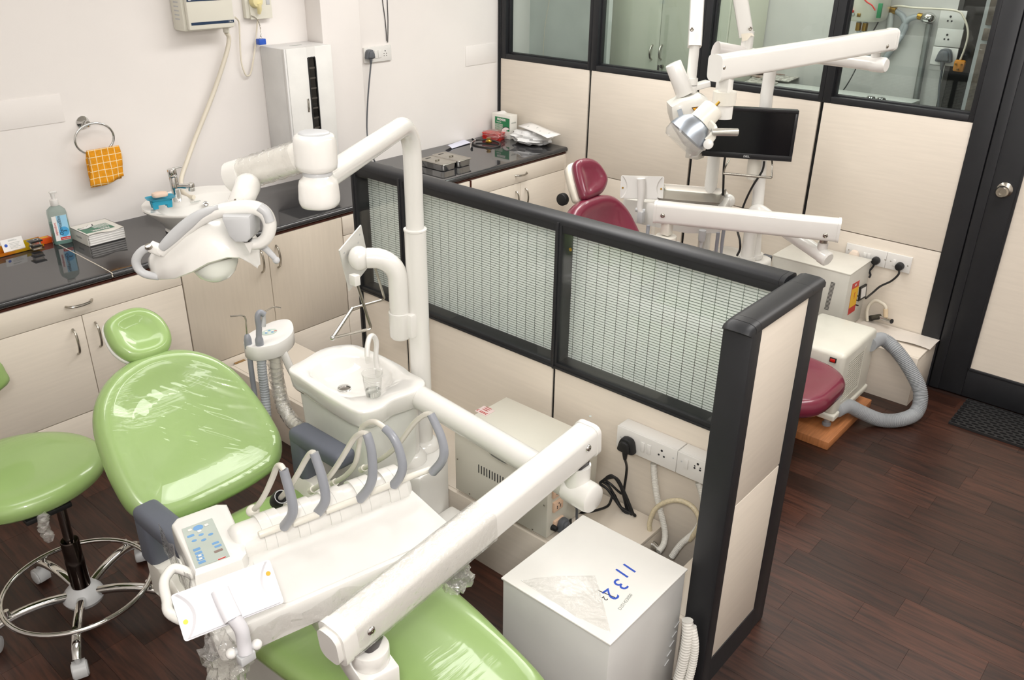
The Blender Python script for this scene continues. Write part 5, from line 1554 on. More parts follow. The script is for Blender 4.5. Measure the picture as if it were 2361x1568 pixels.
# ridge with instrument saddles
rg = []
for u in (-.012, 0, .0):
    pass
def arc(u, r, z0=0., k=16): return [(u, .052+r*math.cos(PI*j/k)*1.0, z0+r*math.sin(PI*j/k)*1.05) for j in range(k+1)]
ridge = obj('whip_ridge', MB(TM).loft([arc(-.018, .030), arc(-.014, .044), arc(-.004, .051), arc(.006, .052), arc(.43, .052), arc(.442, .050), arc(.452, .040)]), WHITEM, t, 40)
for k in range(5):
    u = .050+k*.083
    obj('saddle', MB(TM).loft([arc(u, .0525), arc(u, .0575), arc(u+.052, .0575), arc(u+.052, .0525)]), WHITEM, ridge, 30)
    obj('saddle_joint', MB(TM).loft([arc(u+.0255, .0572), arc(u+.0255, .0578), arc(u+.0268, .0578), arc(u+.0268, .0572)]), mat('joint_shade', 'c6c5c0', .4), ridge, 30)
whips = [
 (((596, 1234), (647, 1208)), [(655, 1214), (672, 1190), (675, 1168), (668, 1134), (659, 1102), (654, 1083)], [(647, 1074), (638, 1077), (629, 1100), (614, 1134), (598, 1161), (583, 1178)]),
 (((674, 1208), (724, 1181)), [(734, 1181), (748, 1160), (750, 1138), (741, 1094), (730, 1062), (724, 1044)], [(716, 1045), (705, 1060), (685, 1096), (665, 1127), (647, 1148)]),
 (((750, 1179), (820, 1147)), [(830, 1150), (850, 1125), (859, 1096), (857, 1045), (850, 1013), (845, 1000)], [(832, 1000), (815, 1013), (786, 1060), (763, 1094), (741, 1116), (723, 1128)]),
 (((852, 1136), (896, 1118)), [(908, 1118), (922, 1098), (928, 1074), (920, 1036), (905, 1006), (887, 987)], [(866, 973), (845, 977), (833, 990), (829, 1016), (820, 1066), (800, 1094), (774, 1111)]),
 (((924, 1107), (989, 1085)), [(998, 1088), (1017, 1066), (1024, 1042), (1017, 1007), (1004, 977), (993, 955)], [(978, 957), (954, 977), (922, 1020), (896, 1046), (868, 1064), (840, 1079)]),
]
def UX(px, py, P, n):
    d = CR*((px-IW/2)/FPX) + CD*((py-IH/2)/FPX) + CF
    return CAM + d*((V(P)-CAM).dot(n)/d.dot(n))
zr_ = .848
for rod, arm, hose in whips:
    a0, a1 = U(*rod[0], z=zr_), U(*rod[1], z=zr_)
    a1 = a0+tx*(a1-a0).dot(tx)
    nn = (tx*.80+ty*.25-V((0, 0, 0))).normalized()
    w = obj('whip_rod', MB().cyl(a0, a1+tx*.006, .0085, n=14, bev=.002), WARMW, t)
    B = U(*arm[0], z=zr_)
    P = catmull([UX(x, y, B, nn) for x, y in arm], 6)
    obj('whip_arm', MB().tube(P, [.0125-.002*i/len(P) for i in range(len(P))], 14), MGREY, w, 60)
    Hs = [P[-1]]+[UX(x, y, B+ty*.012*i, nn) for i, (x, y) in enumerate(hose)]
    obj('instrument_hose', MB().tube(catmull(Hs, 6), .0072, 10), mat('translucent_hose', 'd3cfc4', .3, coat=.3), w, 60)
    e = Hs[-1]
    if hose[0] == (647, 1074):
        obj('hose_end', MB().ball(e, .017, (1, 1, .9)), WARMW, w)
    elif hose[0] == (716, 1045):
        dcap = (Hs[-2]-e).normalized()
        obj('coupling', MB().lathe([(.020, -.03), (.022, -.02), (.022, .0), (.019, .008), (.015, .008), (.014, .0), (.008, -.004)], e, dcap, 18), BLACKR, w)
        obj('coupling_ring', MB().tube([e+frame_from(dcap)[0]*.0175*math.cos(a)+frame_from(dcap)[1]*.0175*math.sin(a)+dcap*.0085 for a in [2*PI*k/18 for k in range(18)]], .0012, 5, closed=True), LGREY, w)
    else:
        obj('coupling', MB().cyl(e, e+(e-Hs[-2]).normalized()*.02, .010, n=14), WARMW, w)
# console with keypad
cs = [(-.128, -.035), (-.118, .185), (-.10, .203), (.0, .205), (.022, .19), (.006, .02), (-.004, -.025), (-.02, -.04)]
con = obj('console', MB(TM).loft([[(a+(-.06-a)*k, b+(.08-b)*k, z) for a, b in cs] for k, z in ((.05, -.055), (0, -.045), (0, .020), (.03, .030), (.10, .034))]), WHITEM, t, 40)
CZ2 = .78+.034
def onc(px, py): return U(px, py, z=CZ2+.001)
kp = [onc(419, 1221), onc(489, 1195), onc(530, 1283), onc(451, 1311)]
kpd = obj('keypad', MB().loft([[p+V((0, 0, dz)) for p in kp] for dz in (0, .0012)]), mat('keypad_grey', 'b3bcb4', .35), con)
kx = (kp[1]-kp[0]).normalized(); ky = (kp[0]-kp[3]).normalized()
def key(px, py, w, h, m, e=.0012, rnd=False):
    q = onc(px, py)
    Mq = MAT(q+V((0, 0, e)), kx, (ky-kx*ky.dot(kx)).normalized(), V((0, 0, 1)))
    ol_ = [(w/2*math.cos(2*PI*j/16), h/2*math.sin(2*PI*j/16)) for j in range(16)] if rnd else rrect(w, h, .0015, 2)
    obj('key', MB(Mq).prism(ol_, 0, .0008), m, kpd)
key(457, 1218, .024, .020, PBLUE, rnd=True)
for px, py in ((438, 1224), (476, 1212), (460, 1226)): key(px, py, .009, .008, WHITE, .0018)
key(440, 1237, .016, .008, PBLUE)
for px, py in ((464, 1234), (486, 1233), (448, 1248), (470, 1246)): key(px, py, .012, .008, PBLUE, rnd=True)
for px, py in ((497, 1253), (503, 1260)): key(px, py, .016, .007, PBLUE)
for px, py in ((454, 1268), (458, 1276), (461, 1283), (463, 1290), (466, 1297)): key(px, py, .016, .0085, PBLUE)
for px, py in ((461, 1283), (463, 1290)): key(px, py, .008, .005, WHITE, .0021)
key(504, 1271, .020, .008, mat('display_brown', '8b7a72', .3))
key(512, 1288, .018, .004, RED)
lettering('confident', .0045, onc(512, 1288)+V((0, 0, .0026)), kx, ky, PAPER, kpd)
# grab handle at the left end
gh = [TM @ V((-.12, .0, .005)), U(405, 1310, z=.80), U(384, 1328, z=.80), U(378, 1350, z=.80), U(385, 1385, z=.80), U(396, 1418, z=.80), TM @ V((-.145, -.17, -.01))]
obj('grab_handle', MB().tube(catmull(gh, 6), .0115, 12), WHITEM, t)
# film viewer
vz1, vz0 = .930, .858
vc = [U(395, 1365, z=vz1), U(625, 1292, z=vz1), U(652, 1385, z=vz0), U(425, 1488, z=vz0)]
vx = ((vc[1]-vc[0])+(vc[2]-vc[3])).normalized()
vy = (vc[0]-vc[3]); vy = (vy-vx*vy.dot(vx)).normalized()
vz = vx.cross(vy)
vo = sum(vc, V((0, 0, 0)))/4
vw, vh = ((vc[1]-vc[0]).length+(vc[2]-vc[3]).length)/2, ((vc[0]-vc[3]).dot(vy)+(vc[1]-vc[2]).dot(vy))/2
VM = MAT(vo, vx, vy, vz)
tv = thing('film_viewer', 'white x ray film viewer panel hinged on the instrument tray', 'film viewer', vo+V((0, 0, -.08)))
rows = []
n = 24
for k, zz in ((.985, -.012), (1, -.008), (1, -.002)):
    rows.append([(a*k, b*k, zz) for a, b in rrect(vw, vh, .006, 3)])
VWHITE = mat('viewer_white', 'd2d1d5', .4, var=.008)
pan = obj('panel', MB(VM).loft(rows), VWHITE, tv, 40)
crv = MB(VM)
secs = []
for i in range(13):
    a = -vh/2+.003+(vh-.006)*i/12
    bow_ = vw/2-.006-.024*(2*abs(i/12-.5))**2*0-.022*(1-(2*abs(i/12-.5))**2)
    secs.append([(-bow_, a, -.002), (-bow_+.006, a, .004), (0, a, .006), (bow_-.006, a, .004), (bow_, a, -.002)])
obj('raised_face', crv.loft(secs, cap=False, closed=False), VWHITE, pan, 30)
stem = MB(VM)
stem.sweep(catmull([(-.012, .022, .006), (-.010, -.01, .012), (-.006, -vh/2+.004, .016)], 5), rrect(.036, .026, .012, 4), up=(0, 0, 1))
obj('stem', stem, VWHITE, pan, 60)
e0 = VM @ V((-.006, -vh/2+.010, .016))
e1 = U(562, 1480, z=.815); e2 = U(566, 1505, z=.790)
obj('stem_arm', MB().tube(catmull([e0, U(556, 1450, z=.85), e1, e2], 5), .0145, 14), VWHITE, pan, 60)
obj('hinge', MB().cyl(U(533, 1507, z=.79), U(592, 1486, z=.79), .0075, n=14).box(e2+V((0, 0, -.012)), (.035, .02, .022), .003), LGREY, tv)
for px, py in ((533, 1507), (592, 1486)): obj('hinge_screw', MB().ball(U(px, py, z=.79), .0115, (1, 1, 1), 12), WHITE, tv)
for sx, sy in ((1, .02), (-1, -.012)):
    obj('brass_screw', MB(VM).lathe([(.0048, 0), (.0048, .0012), (0, .0012)], (sx*(vw/2-.012), sy, -.0015), n=14), BRASS, pan)
# crumpled film hanging at the tray
def crumple(c, sz, seed, label, par, amp=.55):
    o = obj('film_wrap', blob(c, sz, seed, amp, 2.2, n=30), FILM, par, 18)
    return o
crumple(U(522, 1530, z=.70), (.045, .045, .075), 3.1, '', t)
crumple(U(1052, 1325, z=.71), (.035, .04, .045), 8.4, '', t)
fw = MB()
sec = []
for i in range(16):
    s = i/15
    p = TM @ V((-.13+.36*s, -.214-.012*abs(math.sin(i*1.1))-.006, -.005-.01*math.sin(i)))
    q = TM @ V((-.13+.36*s, -.220-.014*abs(math.cos(i*1.7)), -.055-.015*math.sin(i*.8)))
    sec.append([p, p*.6+q*.4+ty*-.008*math.sin(i*2.2), p*.3+q*.7+ty*-.006*math.cos(i*1.4), q])
obj('film_wrap', fw.loft(sec, cap=False, closed=False), FILM, t, 18)
fw = MB()
sec = []
for i in range(10):
    s = i/9
    sec.append([TM @ V((-.135-.008*abs(math.sin(i*1.9)), -.03+.23*s, z_+.008*math.sin(i*1.3+z_*60))) for z_ in (-.06, -.03, 0, .03)])
obj('film_wrap', fw.loft(sec, cap=False, closed=False), FILM, t, 18)
# ================================================================== second chair and unit behind the partition
def frame_pts(px, P, n):
    return [UX(a, b, P, n) for a, b in px]
C2X = -1.125
P2 = V((C2X, -1.56, 1.02)); d2_ = V((0, .53, .848)); n2_ = V((0, -.848, .53))
M2 = MAT(P2, V((1, 0, 0)), d2_, n2_)
def loc2(px):
    return [tuple((M2.inverted() @ q)[:2]) for q in frame_pts(px, P2, n2_)]
t = thing('dental_chair', 'maroon padded dental chair behind the striped glass partition', 'dental chair', (C2X, -2.2, 0))
h2o = loc2([(1317, 380), (1332, 370), (1352, 370), (1372, 382), (1389, 408), (1391, 426), (1381, 448), (1358, 460), (1340, 464), (1331, 446), (1320, 408)])
hr2 = obj('headrest', cushion(h2o, M2, [(.02, -.010), (.008, -.004), (.001, .01), (0, .022), (.006, .034), (.018, .040), (.032, .040), (.05, .034), (.07, .03)], 4), MAROON, t, 80)
obj('headrest_shell', cushion([(a*1.0-.012, b) for a, b in h2o], M2, [(.03, -.055), (.01, -.045), (.0, -.02), (.003, -.006)], 4), mat('film_covered_shell', 'd9d2c4', .3, coat=.4), hr2, 80)
cu2 = sum(p[0] for p in h2o)/len(h2o)
obj('headrest_knob', MB(M2).cyl((cu2-.10, -.03, -.09), (cu2-.13, -.03, -.09), .03, n=20, bev=.006), BLACKR, hr2)
tt = max(p[1] for p in loc2([(1395, 448), (1365, 453)]))
b2o = [(-.10, -.62), (-.20, -.59), (-.25, -.50), (-.255, -.36), (-.245, -.20), (-.22, -.10), (-.16, -.03), (-.08, -.004), (0, 0), (.08, -.004), (.16, -.03), (.22, -.10), (.245, -.20), (.255, -.36), (.25, -.50), (.20, -.59), (.10, -.62), (0, -.63)]
rb2 = loc2([(1444, 523)])[0][0]; lb2 = loc2([(1300, 487)])[0][0]
ub2 = (rb2+lb2)/2
obj('backrest', cushion([(a+ub2, b+tt) for a, b in b2o], M2, BACKP, 3), MAROON, t, 80)
obj('backrest_shell', cushion([(a*.97+ub2, b*.98+tt-.01) for a, b in b2o], M2, [(.10, -.085), (.04, -.08), (.008, -.055), (.004, -.035)], 3), SHELLW, t, 80)
sc2 = (P2+V((ub2, 0, 0)))
bot = M2 @ V((ub2, tt-.60, 0))
s2 = [(-.24, .30), (-.26, .14), (-.255, -.10), (-.25, -.32), (-.24, -.50), (-.21, -.62), (-.13, -.69), (0, -.70), (.13, -.69), (.21, -.62), (.24, -.50), (.25, -.32), (.255, -.10), (.26, .14), (.24, .30), (0, .33)]
SZ2 = .36
yend = U(1905, 940, z=SZ2).y
xend = (U(1905, 940, z=SZ2).x*.35+U(1960, 880, z=SZ2).x*.65)
obj('seat', cushion([(a, b) for a, b in s2], Matrix.Translation((C2X-.012, yend+.70, SZ2)), PILLOW, 3), MAROON, t, 80)
obj('base_cover', MB().loft([[(C2X+a, -2.15+b, z) for a, b in rrect(w, h, .06)] for w, h, z in ((.42, .80, 0.0005), (.42, .80, .05), (.30, .60, .06), (.34, .66, .29))]), SHELLW, t)

# pedestal with two pipes, swing arm and tray
t = thing('delivery_unit', 'white instrument tray with steel dish beside the maroon chair', 'instrument tray', (-.46, -2.08, 0))
obj('pedestal', MB().loft([[(-.463+a*k, -2.07+b*k, z) for a, b in rrect(.30, .30, .05)] for k, z in ((1, .0005), (1, .57), (.98, .585), (.92, .59))]), WHITEM, t, 50)
zb2 = .59
b1 = U(1722, 598, z=zb2)
obj('swing_post', MB().cyl((b1.x, b1.y, zb2), (b1.x, b1.y, .80), .034, n=22).cyl((b1.x, b1.y, zb2), (b1.x, b1.y, zb2+.02), .044, n=22), WHITEM, t)
pe2 = U(1906, 596, z=.745)
q1 = U(1752, 496, z=.865)
hp_ = [V((b1.x, b1.y, .78)), V((b1.x, b1.y, .84)), q1, U(1790, 508, z=.85), pe2]
obj('swing_pipe', MB().tube(catmull([V((b1.x, b1.y, .79)), V((b1.x, b1.y, .835)), V((b1.x, b1.y, .862))+(pe2-q1).normalized()*.035+V((0, 0, .005)), V((b1.x, b1.y, .862))+(pe2-q1).normalized()*.12, (V((b1.x, b1.y, .86))+pe2)/2, pe2], 7), .034, 20), WHITEM, t)
dd_ = (pe2-V((b1.x, b1.y, .86))).normalized()
obj('pipe_cap', MB().tube([pe2-dd_*.03, pe2+dd_*.004, pe2+dd_*.012], [.037, .037, .030], 20), WHITEM, t)
sb = pe2-dd_*.035
obj('pivot_stub', MB().cyl(sb, sb+V((0, 0, .06)), .024, n=18), WHITEM, t)
obj('pivot_post', MB().cyl(sb+V((0, 0, .055)), sb+V((0, 0, .115)), .019, n=14), STEEL, t)
aR, aL = V((sb.x, sb.y, sb.z+.135)), U(1515, 488, z=.885)
rpx = U(1930, 530, z=sb.z+.135)
aR = rpx
arm2 = obj('spring_arm', MB().beam(aR, aL, rrect(.070, .105, .020, 4)), WHITEM, t, 50)
av2 = (aL-aR).normalized()
obj('arm_cap', MB().beam(aR-av2*.012, aR, rrect(.075, .110, .022, 4)), WHITEM, arm2, 50)
obj('arm_cap', MB().beam(aL, aL+av2*.012, rrect(.075, .110, .022, 4)), WHITEM, arm2, 50)
_x2, _y2, _z2 = frame_from(aL-aR)
sd2 = _x2 if _x2.dot(CAM-aR) > 0 else -_x2
for px, py in ((1903, 543), (1528, 497)):
    q = UX(px, py, aR+sd2*.0355, sd2)
    obj('pivot_screw', MB().lathe([(.011, 0), (.011, .003), (.005, .007), (0, .006)], q, sd2, 14), STEEL, arm2)
dp = aL-av2*.055
obj('drop_post', MB().box(dp+V((0, 0, -.075)), (.045, .045, .07), .004).cyl(dp+V((0, 0, -.16)), dp+V((0, 0, -.115)), .052, n=22, bev=.004), WARMW, t)
obj('mount_box', MB().box(dp+V((.03, .06, -.20)), (.09, .20, .09), .006), WHITEM, t)
ZT2 = .865
tpx = [(1437, 458), (1520, 436), (1600, 436), (1672, 436), (1687, 452), (1668, 486), (1590, 486), (1505, 470)]
tp2 = [U(*p, z=ZT2) for p in tpx]
c2_ = sum(tp2, V((0, 0, 0)))/len(tp2)
obj('tray_body', MB().loft([[V((c2_.x+(p.x-c2_.x)*k, c2_.y+(p.y-c2_.y)*k, z)) for p in tp2] for k, z in ((.90, ZT2-.125), (.97, ZT2-.12), (1, ZT2-.09), (1, ZT2-.008), (.98, ZT2))]), WHITEM, t, 40)
dpx = [U(1525, 424, z=ZT2+.03), U(1676, 437, z=ZT2+.03), U(1660, 470, z=ZT2+.03), U(1515, 458, z=ZT2+.03)]
dc = sum(dpx, V((0, 0, 0)))/4
dish = catmull([d*.85+e*.15 for d, e in ((dpx[i], dpx[(i+1) % 4]) for i in range(4))][:0] or [q for i in range(4) for q in (dpx[i]*.88+dpx[i-1]*.12, dpx[i]*.88+dpx[(i+1) % 4]*.12)], 4, True)
def dring(k, z): return [V((dc.x+(p.x-dc.x)*k, dc.y+(p.y-dc.y)*k, z)) for p in dish]
ste = thing('steel_tray', 'shallow stainless steel tray on the far instrument table', 'tray', (dc.x, dc.y, ZT2))
obj('dish', MB().loft([dring(.84, ZT2+.001), dring(.90, ZT2+.006), dring(.985, ZT2+.026), dring(1.005, ZT2+.030), dring(1.005, ZT2+.033), dring(.975, ZT2+.029), dring(.88, ZT2+.008), dring(.82, ZT2+.004)]), mat('dull_steel', '8f8a82', .35, .9), ste, 60)
obj('side_pod', MB().ball(U(1680, 463, z=ZT2-.02), .045, (.6, .8, .8)), WHITEM, t)
# hanging instruments under the far tray
for px, py, l, m, nm in ((1494, 528, .10, MGREY, 'handpiece'), (1506, 530, .12, CLEARP, 'handpiece'), (1619, 540, .05, LGREY, 'scaler'), (1634, 545, .14, CLEARP, 'handpiece'), (1655, 545, .16, MGREY, 'handpiece'), (1668, 535, .15, MGREY, 'syringe')):
    q = U(px, py, z=ZT2-.11)
    if nm == 'scaler':
        obj(nm, MB().lathe([(.018, .02), (.019, -.02), (.016, -.035), (.009, -.04), (.008, -.07), (0, -.072)], q, n=16), m, t)
    else:
        obj(nm, MB().tube([q+V((0, 0, .02)), q+V((0, 0, -l*.4)), q+V((.01, 0, -l))], [.010, .009, .006], 8), m, t)
cap2 = MB()
# far film viewer
vp = V(U(1480, 430, z=.945)); nv = (V((CAM.x-vp.x, CAM.y-vp.y, 0)).normalized()+V((0, 0, .15))).normalized()
vcs = frame_pts([(1430, 404), (1530, 407), (1529, 462), (1432, 457)], vp, nv)
tv = thing('film_viewer', 'white x ray film viewer panel beside the far steel tray', 'film viewer', vp+V((0, 0, -.08)))
vx2 = (vcs[1]-vcs[0]).normalized(); vy2 = (vcs[0]-vcs[3]); vy2 = (vy2-vx2*vy2.dot(vx2)).normalized()
vo2 = sum(vcs, V((0, 0, 0)))/4
VM2 = MAT(vo2, vx2, vy2, vx2.cross(vy2))
vw2, vh2 = (vcs[1]-vcs[0]).length, (vcs[0]-vcs[3]).dot(vy2)
pan2 = obj('panel', MB(VM2).loft([[(a*k, b*k, zz) for a, b in rrect(vw2, vh2, .008, 3)] for k, zz in ((.98, -.016), (1, -.010), (1, -.002))]), WHITE, tv, 40)
secs = []
for i in range(11):
    a = -vh2/2+.003+(vh2-.006)*i/10
    bw = vw2/2-.006-.024*(1-(2*abs(i/10-.5))**2)
    secs.append([(-bw, a, -.002), (-bw+.006, a, .004), (0, a, .006), (bw-.006, a, .004), (bw, a, -.002)])
obj('raised_face', MB(VM2).loft(secs, cap=False, closed=False), WHITE, pan2, 30)
s_px = frame_pts([(1478, 412), (1479, 440), (1478, 458), (1475, 480), (1478, 492)], vp+nv*.018, nv)
obj('stem', MB().tube(catmull(s_px, 5), [.022-.006*min(1, i/14) for i in range(21)], 12), WHITE, pan2, 60)
hq = frame_pts([(1465, 483), (1487, 486), (1478, 500)], vp+nv*.018, nv)
obj('hinge', MB().cyl(hq[0], hq[1], .010, n=12).box(hq[2], (.03, .03, .06), .003), LGREY, tv)
for s in (-1, 1): obj('brass_screw', MB(VM2).lathe([(.005, 0), (.005, .0012), (0, .0012)], (s*(vw2/2-.012), -.004, -.0015), n=12), BRASS, pan2)

# second operating light
XL = -.40
t = thing('operating_light', 'white dental operating light with metal reflector in front of the monitor', 'dental light', U(1740, 592, x=XL))
base = U(1740, 592, x=XL); pt1 = U(1768, 215, x=XL)
pz2 = pt1.z
Qe = U(2036, 150, x=-.46)
bb_ = [base, U(1746, 480, x=XL), U(1754, 380, x=XL), pt1]
dq = V((Qe.x-pt1.x, Qe.y-pt1.y, 0)).normalized()
zq = Qe.z
for k in range(1, 9):
    a = PI/2*k/8
    bb_.append(V((pt1.x, pt1.y, zq-.11))+dq*(.11*(1-math.cos(a)))+V((0, 0, .11*math.sin(a))))
bb_.append(Qe)
obj('pole', MB().tube(bb_, .030, 22), WHITEM, t)
obj('pole_collar', MB().cyl(base, base+V((0, 0, .02)), .042, n=20), WHITEM, t)
obj('pole_foot', MB().cyl((base.x, base.y, .0005), (base.x, base.y, base.z+.002), .036, n=20), WHITEM, t)
obj('pole_sleeve', MB().cyl(U(1738, 398, x=XL-.03)+V((0, 0, -.03)), U(1740, 372, x=XL-.03)+V((0, 0, .02)), .034, n=20), WARMW, t)
obj('pipe_cap', MB().tube([Qe-dq*.05, Qe+dq*.006, Qe+dq*.016], [.0325, .0325, .026], 20), WHITEM, t)
stb = Qe-dq*.04
obj('pivot_stub', MB().cyl(stb, stb+V((0, 0, .055)), .020, n=16).box(stb+V((0, 0, .065)), (.045, .045, .03), .004), WHITEM, t)
lR = V((stb.x, stb.y, stb.z+.105)); lR = lR+dq*.05
lL = U(1655, 156, z=lR.z-.035)
al = obj('spring_arm', MB().beam(lR, lL, rrect(.062, .088, .016, 4)), WHITEM, t, 50)
va = (lL-lR).normalized()
obj('arm_cap', MB().beam(lL-va*.004, lL+va*.016, rrect(.068, .094, .02, 4)), WHITEM, al, 50)
obj('arm_cap', MB().beam(lR-va*.012, lR+va*.002, rrect(.066, .092, .02, 4)), WHITEM, al, 50)
_x3, _y3, _z3 = frame_from(lL-lR)
sd3 = _x3 if _x3.dot(CAM-lR) > 0 else -_x3
for px, py in ((2046, 107), (1669, 156)):
    q = UX(px, py, lR+sd3*.0315, sd3)
    obj('pivot_screw', MB().lathe([(.008, 0), (.008, .002), (.004, .005), (0, .004)], q, sd3, 12), STEEL, al)
dz = lL-va*.055
obj('drop_block', MB().box(dz+V((0, 0, -.065)), (.04, .04, .06), .003), WHITEM, t)
obj('drop_collar', MB().cyl(dz+V((0, 0, -.135)), dz+V((0, 0, -.090)), .043, n=22), WARMW, t)
zlow = UX(1650, 272, dz, V((-.758, -.652, 0))).z
obj('drop_tube', MB().cyl(V((dz.x, dz.y, zlow)), dz+V((0, 0, -.10)), .036, n=22), WHITEM, t)
LP = V((dz.x, dz.y, zlow))+V((-.758, -.652, 0))*.05; LN = V((-.758, -.652, 0)).normalized()
def UL(px, py, off=0.): return UX(px, py, LP+LN*off, LN)
sk0, sk1 = UL(1646, 248, .01), UL(1612, 284, .03)
obj('lamp_socket', MB().tube([sk0, sk0+(sk1-sk0)*.08, sk0+(sk1-sk0)*.9, sk1], [.036, .042, .044, .046], 22), WARMW, t, 50)
obj('toggle', MB().cyl(sk0+(sk0-sk1).normalized()*.0, sk0+(sk0-sk1).normalized()*.028, .005, n=8), BRASS, t)
ax3 = (UL(1586, 312, .035)-sk1).normalized()
obj('reflector', MB().lathe([(.030, -.012), (.044, 0), (.062, .020), (.074, .045), (.079, .068), (.076, .067), (.058, .026), (.03, .006), (0, .004)], sk1-ax3*.005, ax3, 30), mat('satin_reflector', 'b4bcc6', .34, .9), t, 60)
obj('clear_guard', MB().lathe([(.079, .068), (.078, .095), (.066, .110), (.064, .108), (.076, .093), (.077, .068)], sk1-ax3*.005, ax3, 30, cap=False), CLEARP, t, 60)
obj('yoke', MB().sweep(catmull([UL(1634, 285, .06), UL(1646, 298, .075), UL(1642, 315, .085), UL(1630, 326, .085)], 4), rrect(.014, .03, .004)), WARMW, t, 50)
obj('yoke_knob', MB().cyl(UL(1634, 332, .085)-LN*.0, UL(1630, 330, .085)+LN*.02, .018, n=16, bev=.003), WHITE, t)
obj('grip', MB().cyl(UL(1640, 304, .085), UL(1702, 305, .085), .0135, n=18, bev=.003), mat('satin_grip', 'c9c6bd', .3, .6), t)

# monitor
TLm, TRm = U(1631, 243, z=1.362), U(1843, 255, z=1.362)
mx = V((TRm.x-TLm.x, TRm.y-TLm.y, 0)); mw = mx.length; mx.normalize()
mn = V((mx.y, -mx.x, 0))
if mn.dot(CAM-TLm) < 0: mn = -mn
mo = (TLm+TRm)/2; mh = .243
MM = MAT(V((mo.x, mo.y, 1.362-mh/2)), mx, V((0, 0, 1)), mx.cross(V((0, 0, 1))))
t = thing('monitor', 'black flat screen monitor in front of the cream panels', 'monitor', (mo.x, mo.y, 1.362-mh))
sgn = 1 if (mx.cross(V((0, 0, 1)))).dot(mn) > 0 else -1
obj('case', MB(MM).box((0, 0, -sgn*.018), (mw, mh, .036), .006), mat('monitor_black', '141416', .35), t)
bz = obj('bezel', MB(MM).span((-mw/2, mh/2-.016, 0), (mw/2, mh/2, sgn*.005), .001).span((-mw/2, -mh/2, 0), (mw/2, -mh/2+.026, sgn*.005), .001).span((-mw/2, -mh/2+.026, 0), (-mw/2+.014, mh/2-.016, sgn*.005), .001).span((mw/2-.014, -mh/2+.026, 0), (mw/2, mh/2-.016, sgn*.005), .001), mat('monitor_bezel', '1d1d20', .28), t)
obj('screen', MB(MM).span((-mw/2+.013, -mh/2+.025, 0), (mw/2-.013, mh/2-.015, sgn*.001)), mat('dark_screen', '0e0e11', .12), t)
lettering('DELL', .013, MM @ V((0, -mh/2+.012, sgn*.0055)), mx if sgn > 0 else mx, (0, 0, 1), LGREY, bz, bold=.0004)
obj('wall_arm', MB().beam(V((mo.x, mo.y, 1.24))-mn*.04, V((base.x+.01, base.y, 1.24)), rrect(.05, .05, .008)), WHITEM, t)
rk = thing('wire_rack', 'bent steel wire rack hanging below the monitor', 'rack', U(1725, 405, x=-.55))
r0, r1 = U(1668, 400, x=-.58), U(1779, 410, x=-.52)
u0, u1 = U(1682, 368, x=-.50), U(1780, 370, x=-.44)
obj('rack_bar', MB().cyl(r0, r1, .0062, n=10), STEEL, rk)
obj('rack_rod', MB().tube(catmull([u0, u0*.5+r0*.5+V((-.01, 0, 0)), r0], 4), .0038, 8), STEEL, rk)
obj('rack_rod', MB().tube(catmull([u1, u1*.5+r1*.5+V((.004, 0, 0)), r1], 4), .0038, 8), STEEL, rk)
cb = [U(1672, 360, x=-.5), U(1669, 385, x=-.5), U(1668, 420, x=-.46), U(1667, 450, x=-.44)]
tag(obj('monitor_cable', MB().tube(catmull(cb, 6), .006, 8), BLACKR), 'black signal cable hanging straight below the monitor corner', 'cable')
cb = [U(1762, 372, x=-.46), U(1757, 395, x=-.46), U(1735, 430, x=-.46), U(1716, 470, x=-.44), U(1700, 520, x=-.48), U(1706, 555, x=-.62), U(1706, 575, x=-.63), U(1699, 590, x=-.64)]
tag(obj('monitor_cable', MB().tube(catmull(cb, 6), .0055, 8), BLACKR), 'black cable curving from the monitor down past the white pole', 'cable')

# x-ray stand
XX = -.36
cA_, cB_ = U(1664, 180, x=XX), U(1641, 410, x=XX)
t = thing('xray_unit', 'white dental x ray unit on a folding arm and column', 'x ray unit', (XX, cB_.y, 0))
obj('column', MB().cyl((XX, cB_.y, .0005), (XX, cB_.y, cA_.z+.05), .033, n=22), WHITEM, t)
ta, tb_ = U(1650, 118, x=-.50), U(1724, 132, x=-.36)
obj('boom_tube', MB().cyl(ta, tb_+(tb_-ta).normalized()*.05, .046, n=24), mat('boom_grey', 'cfcac6', .3), t)
pst = U(1721, 110, x=-.37)
obj('elbow_post', MB().cyl(pst+V((0, 0, -.05)), pst+V((0, 0, .075)), .029, n=20), WHITEM, t)
aj = U(1722, 72, x=-.37); ak = U(1694, -80, x=-.42)
obj('fold_arm', MB().beam(aj+V((0, 0, -.02)), ak, rrect(.060, .068, .010, 3)), WHITEM, t, 40)
lj = U(1603, 92, x=-.72); lk = U(1612, -80, x=-.62)
obj('fold_arm', MB().beam(lj+V((0, 0, -.03)), lk, rrect(.060, .062, .010, 3)), WHITEM, t, 40)
obj('arm_apex', MB().beam(ak, lk, rrect(.05, .05, .01, 3)), WHITEM, t, 40)
for q, px, py in ((lj, 1595, 68), (aj, 1730, 66)):
    w_ = UX(px, py, q+LN*.036, LN)
    obj('arm_screw', MB().lathe([(.009, 0), (.009, .002), (.006, .004), (.003, .002), (0, .002)], w_, LN, 14), STEEL, t)
obj('peeling_tape', MB().loft([[UX(x, y, aj+LN*.04, LN) for x, y in ((1709, 78), (1733, 76), (1740, 84))], [UX(x, y, aj+LN*.045, LN) for x, y in ((1711, 96), (1722, 93), (1732, 82))]], cap=False, closed=False), PVC, t)
zl = UX(1597, 188, lj, LN).z
vp0 = V((lj.x, lj.y, zl))
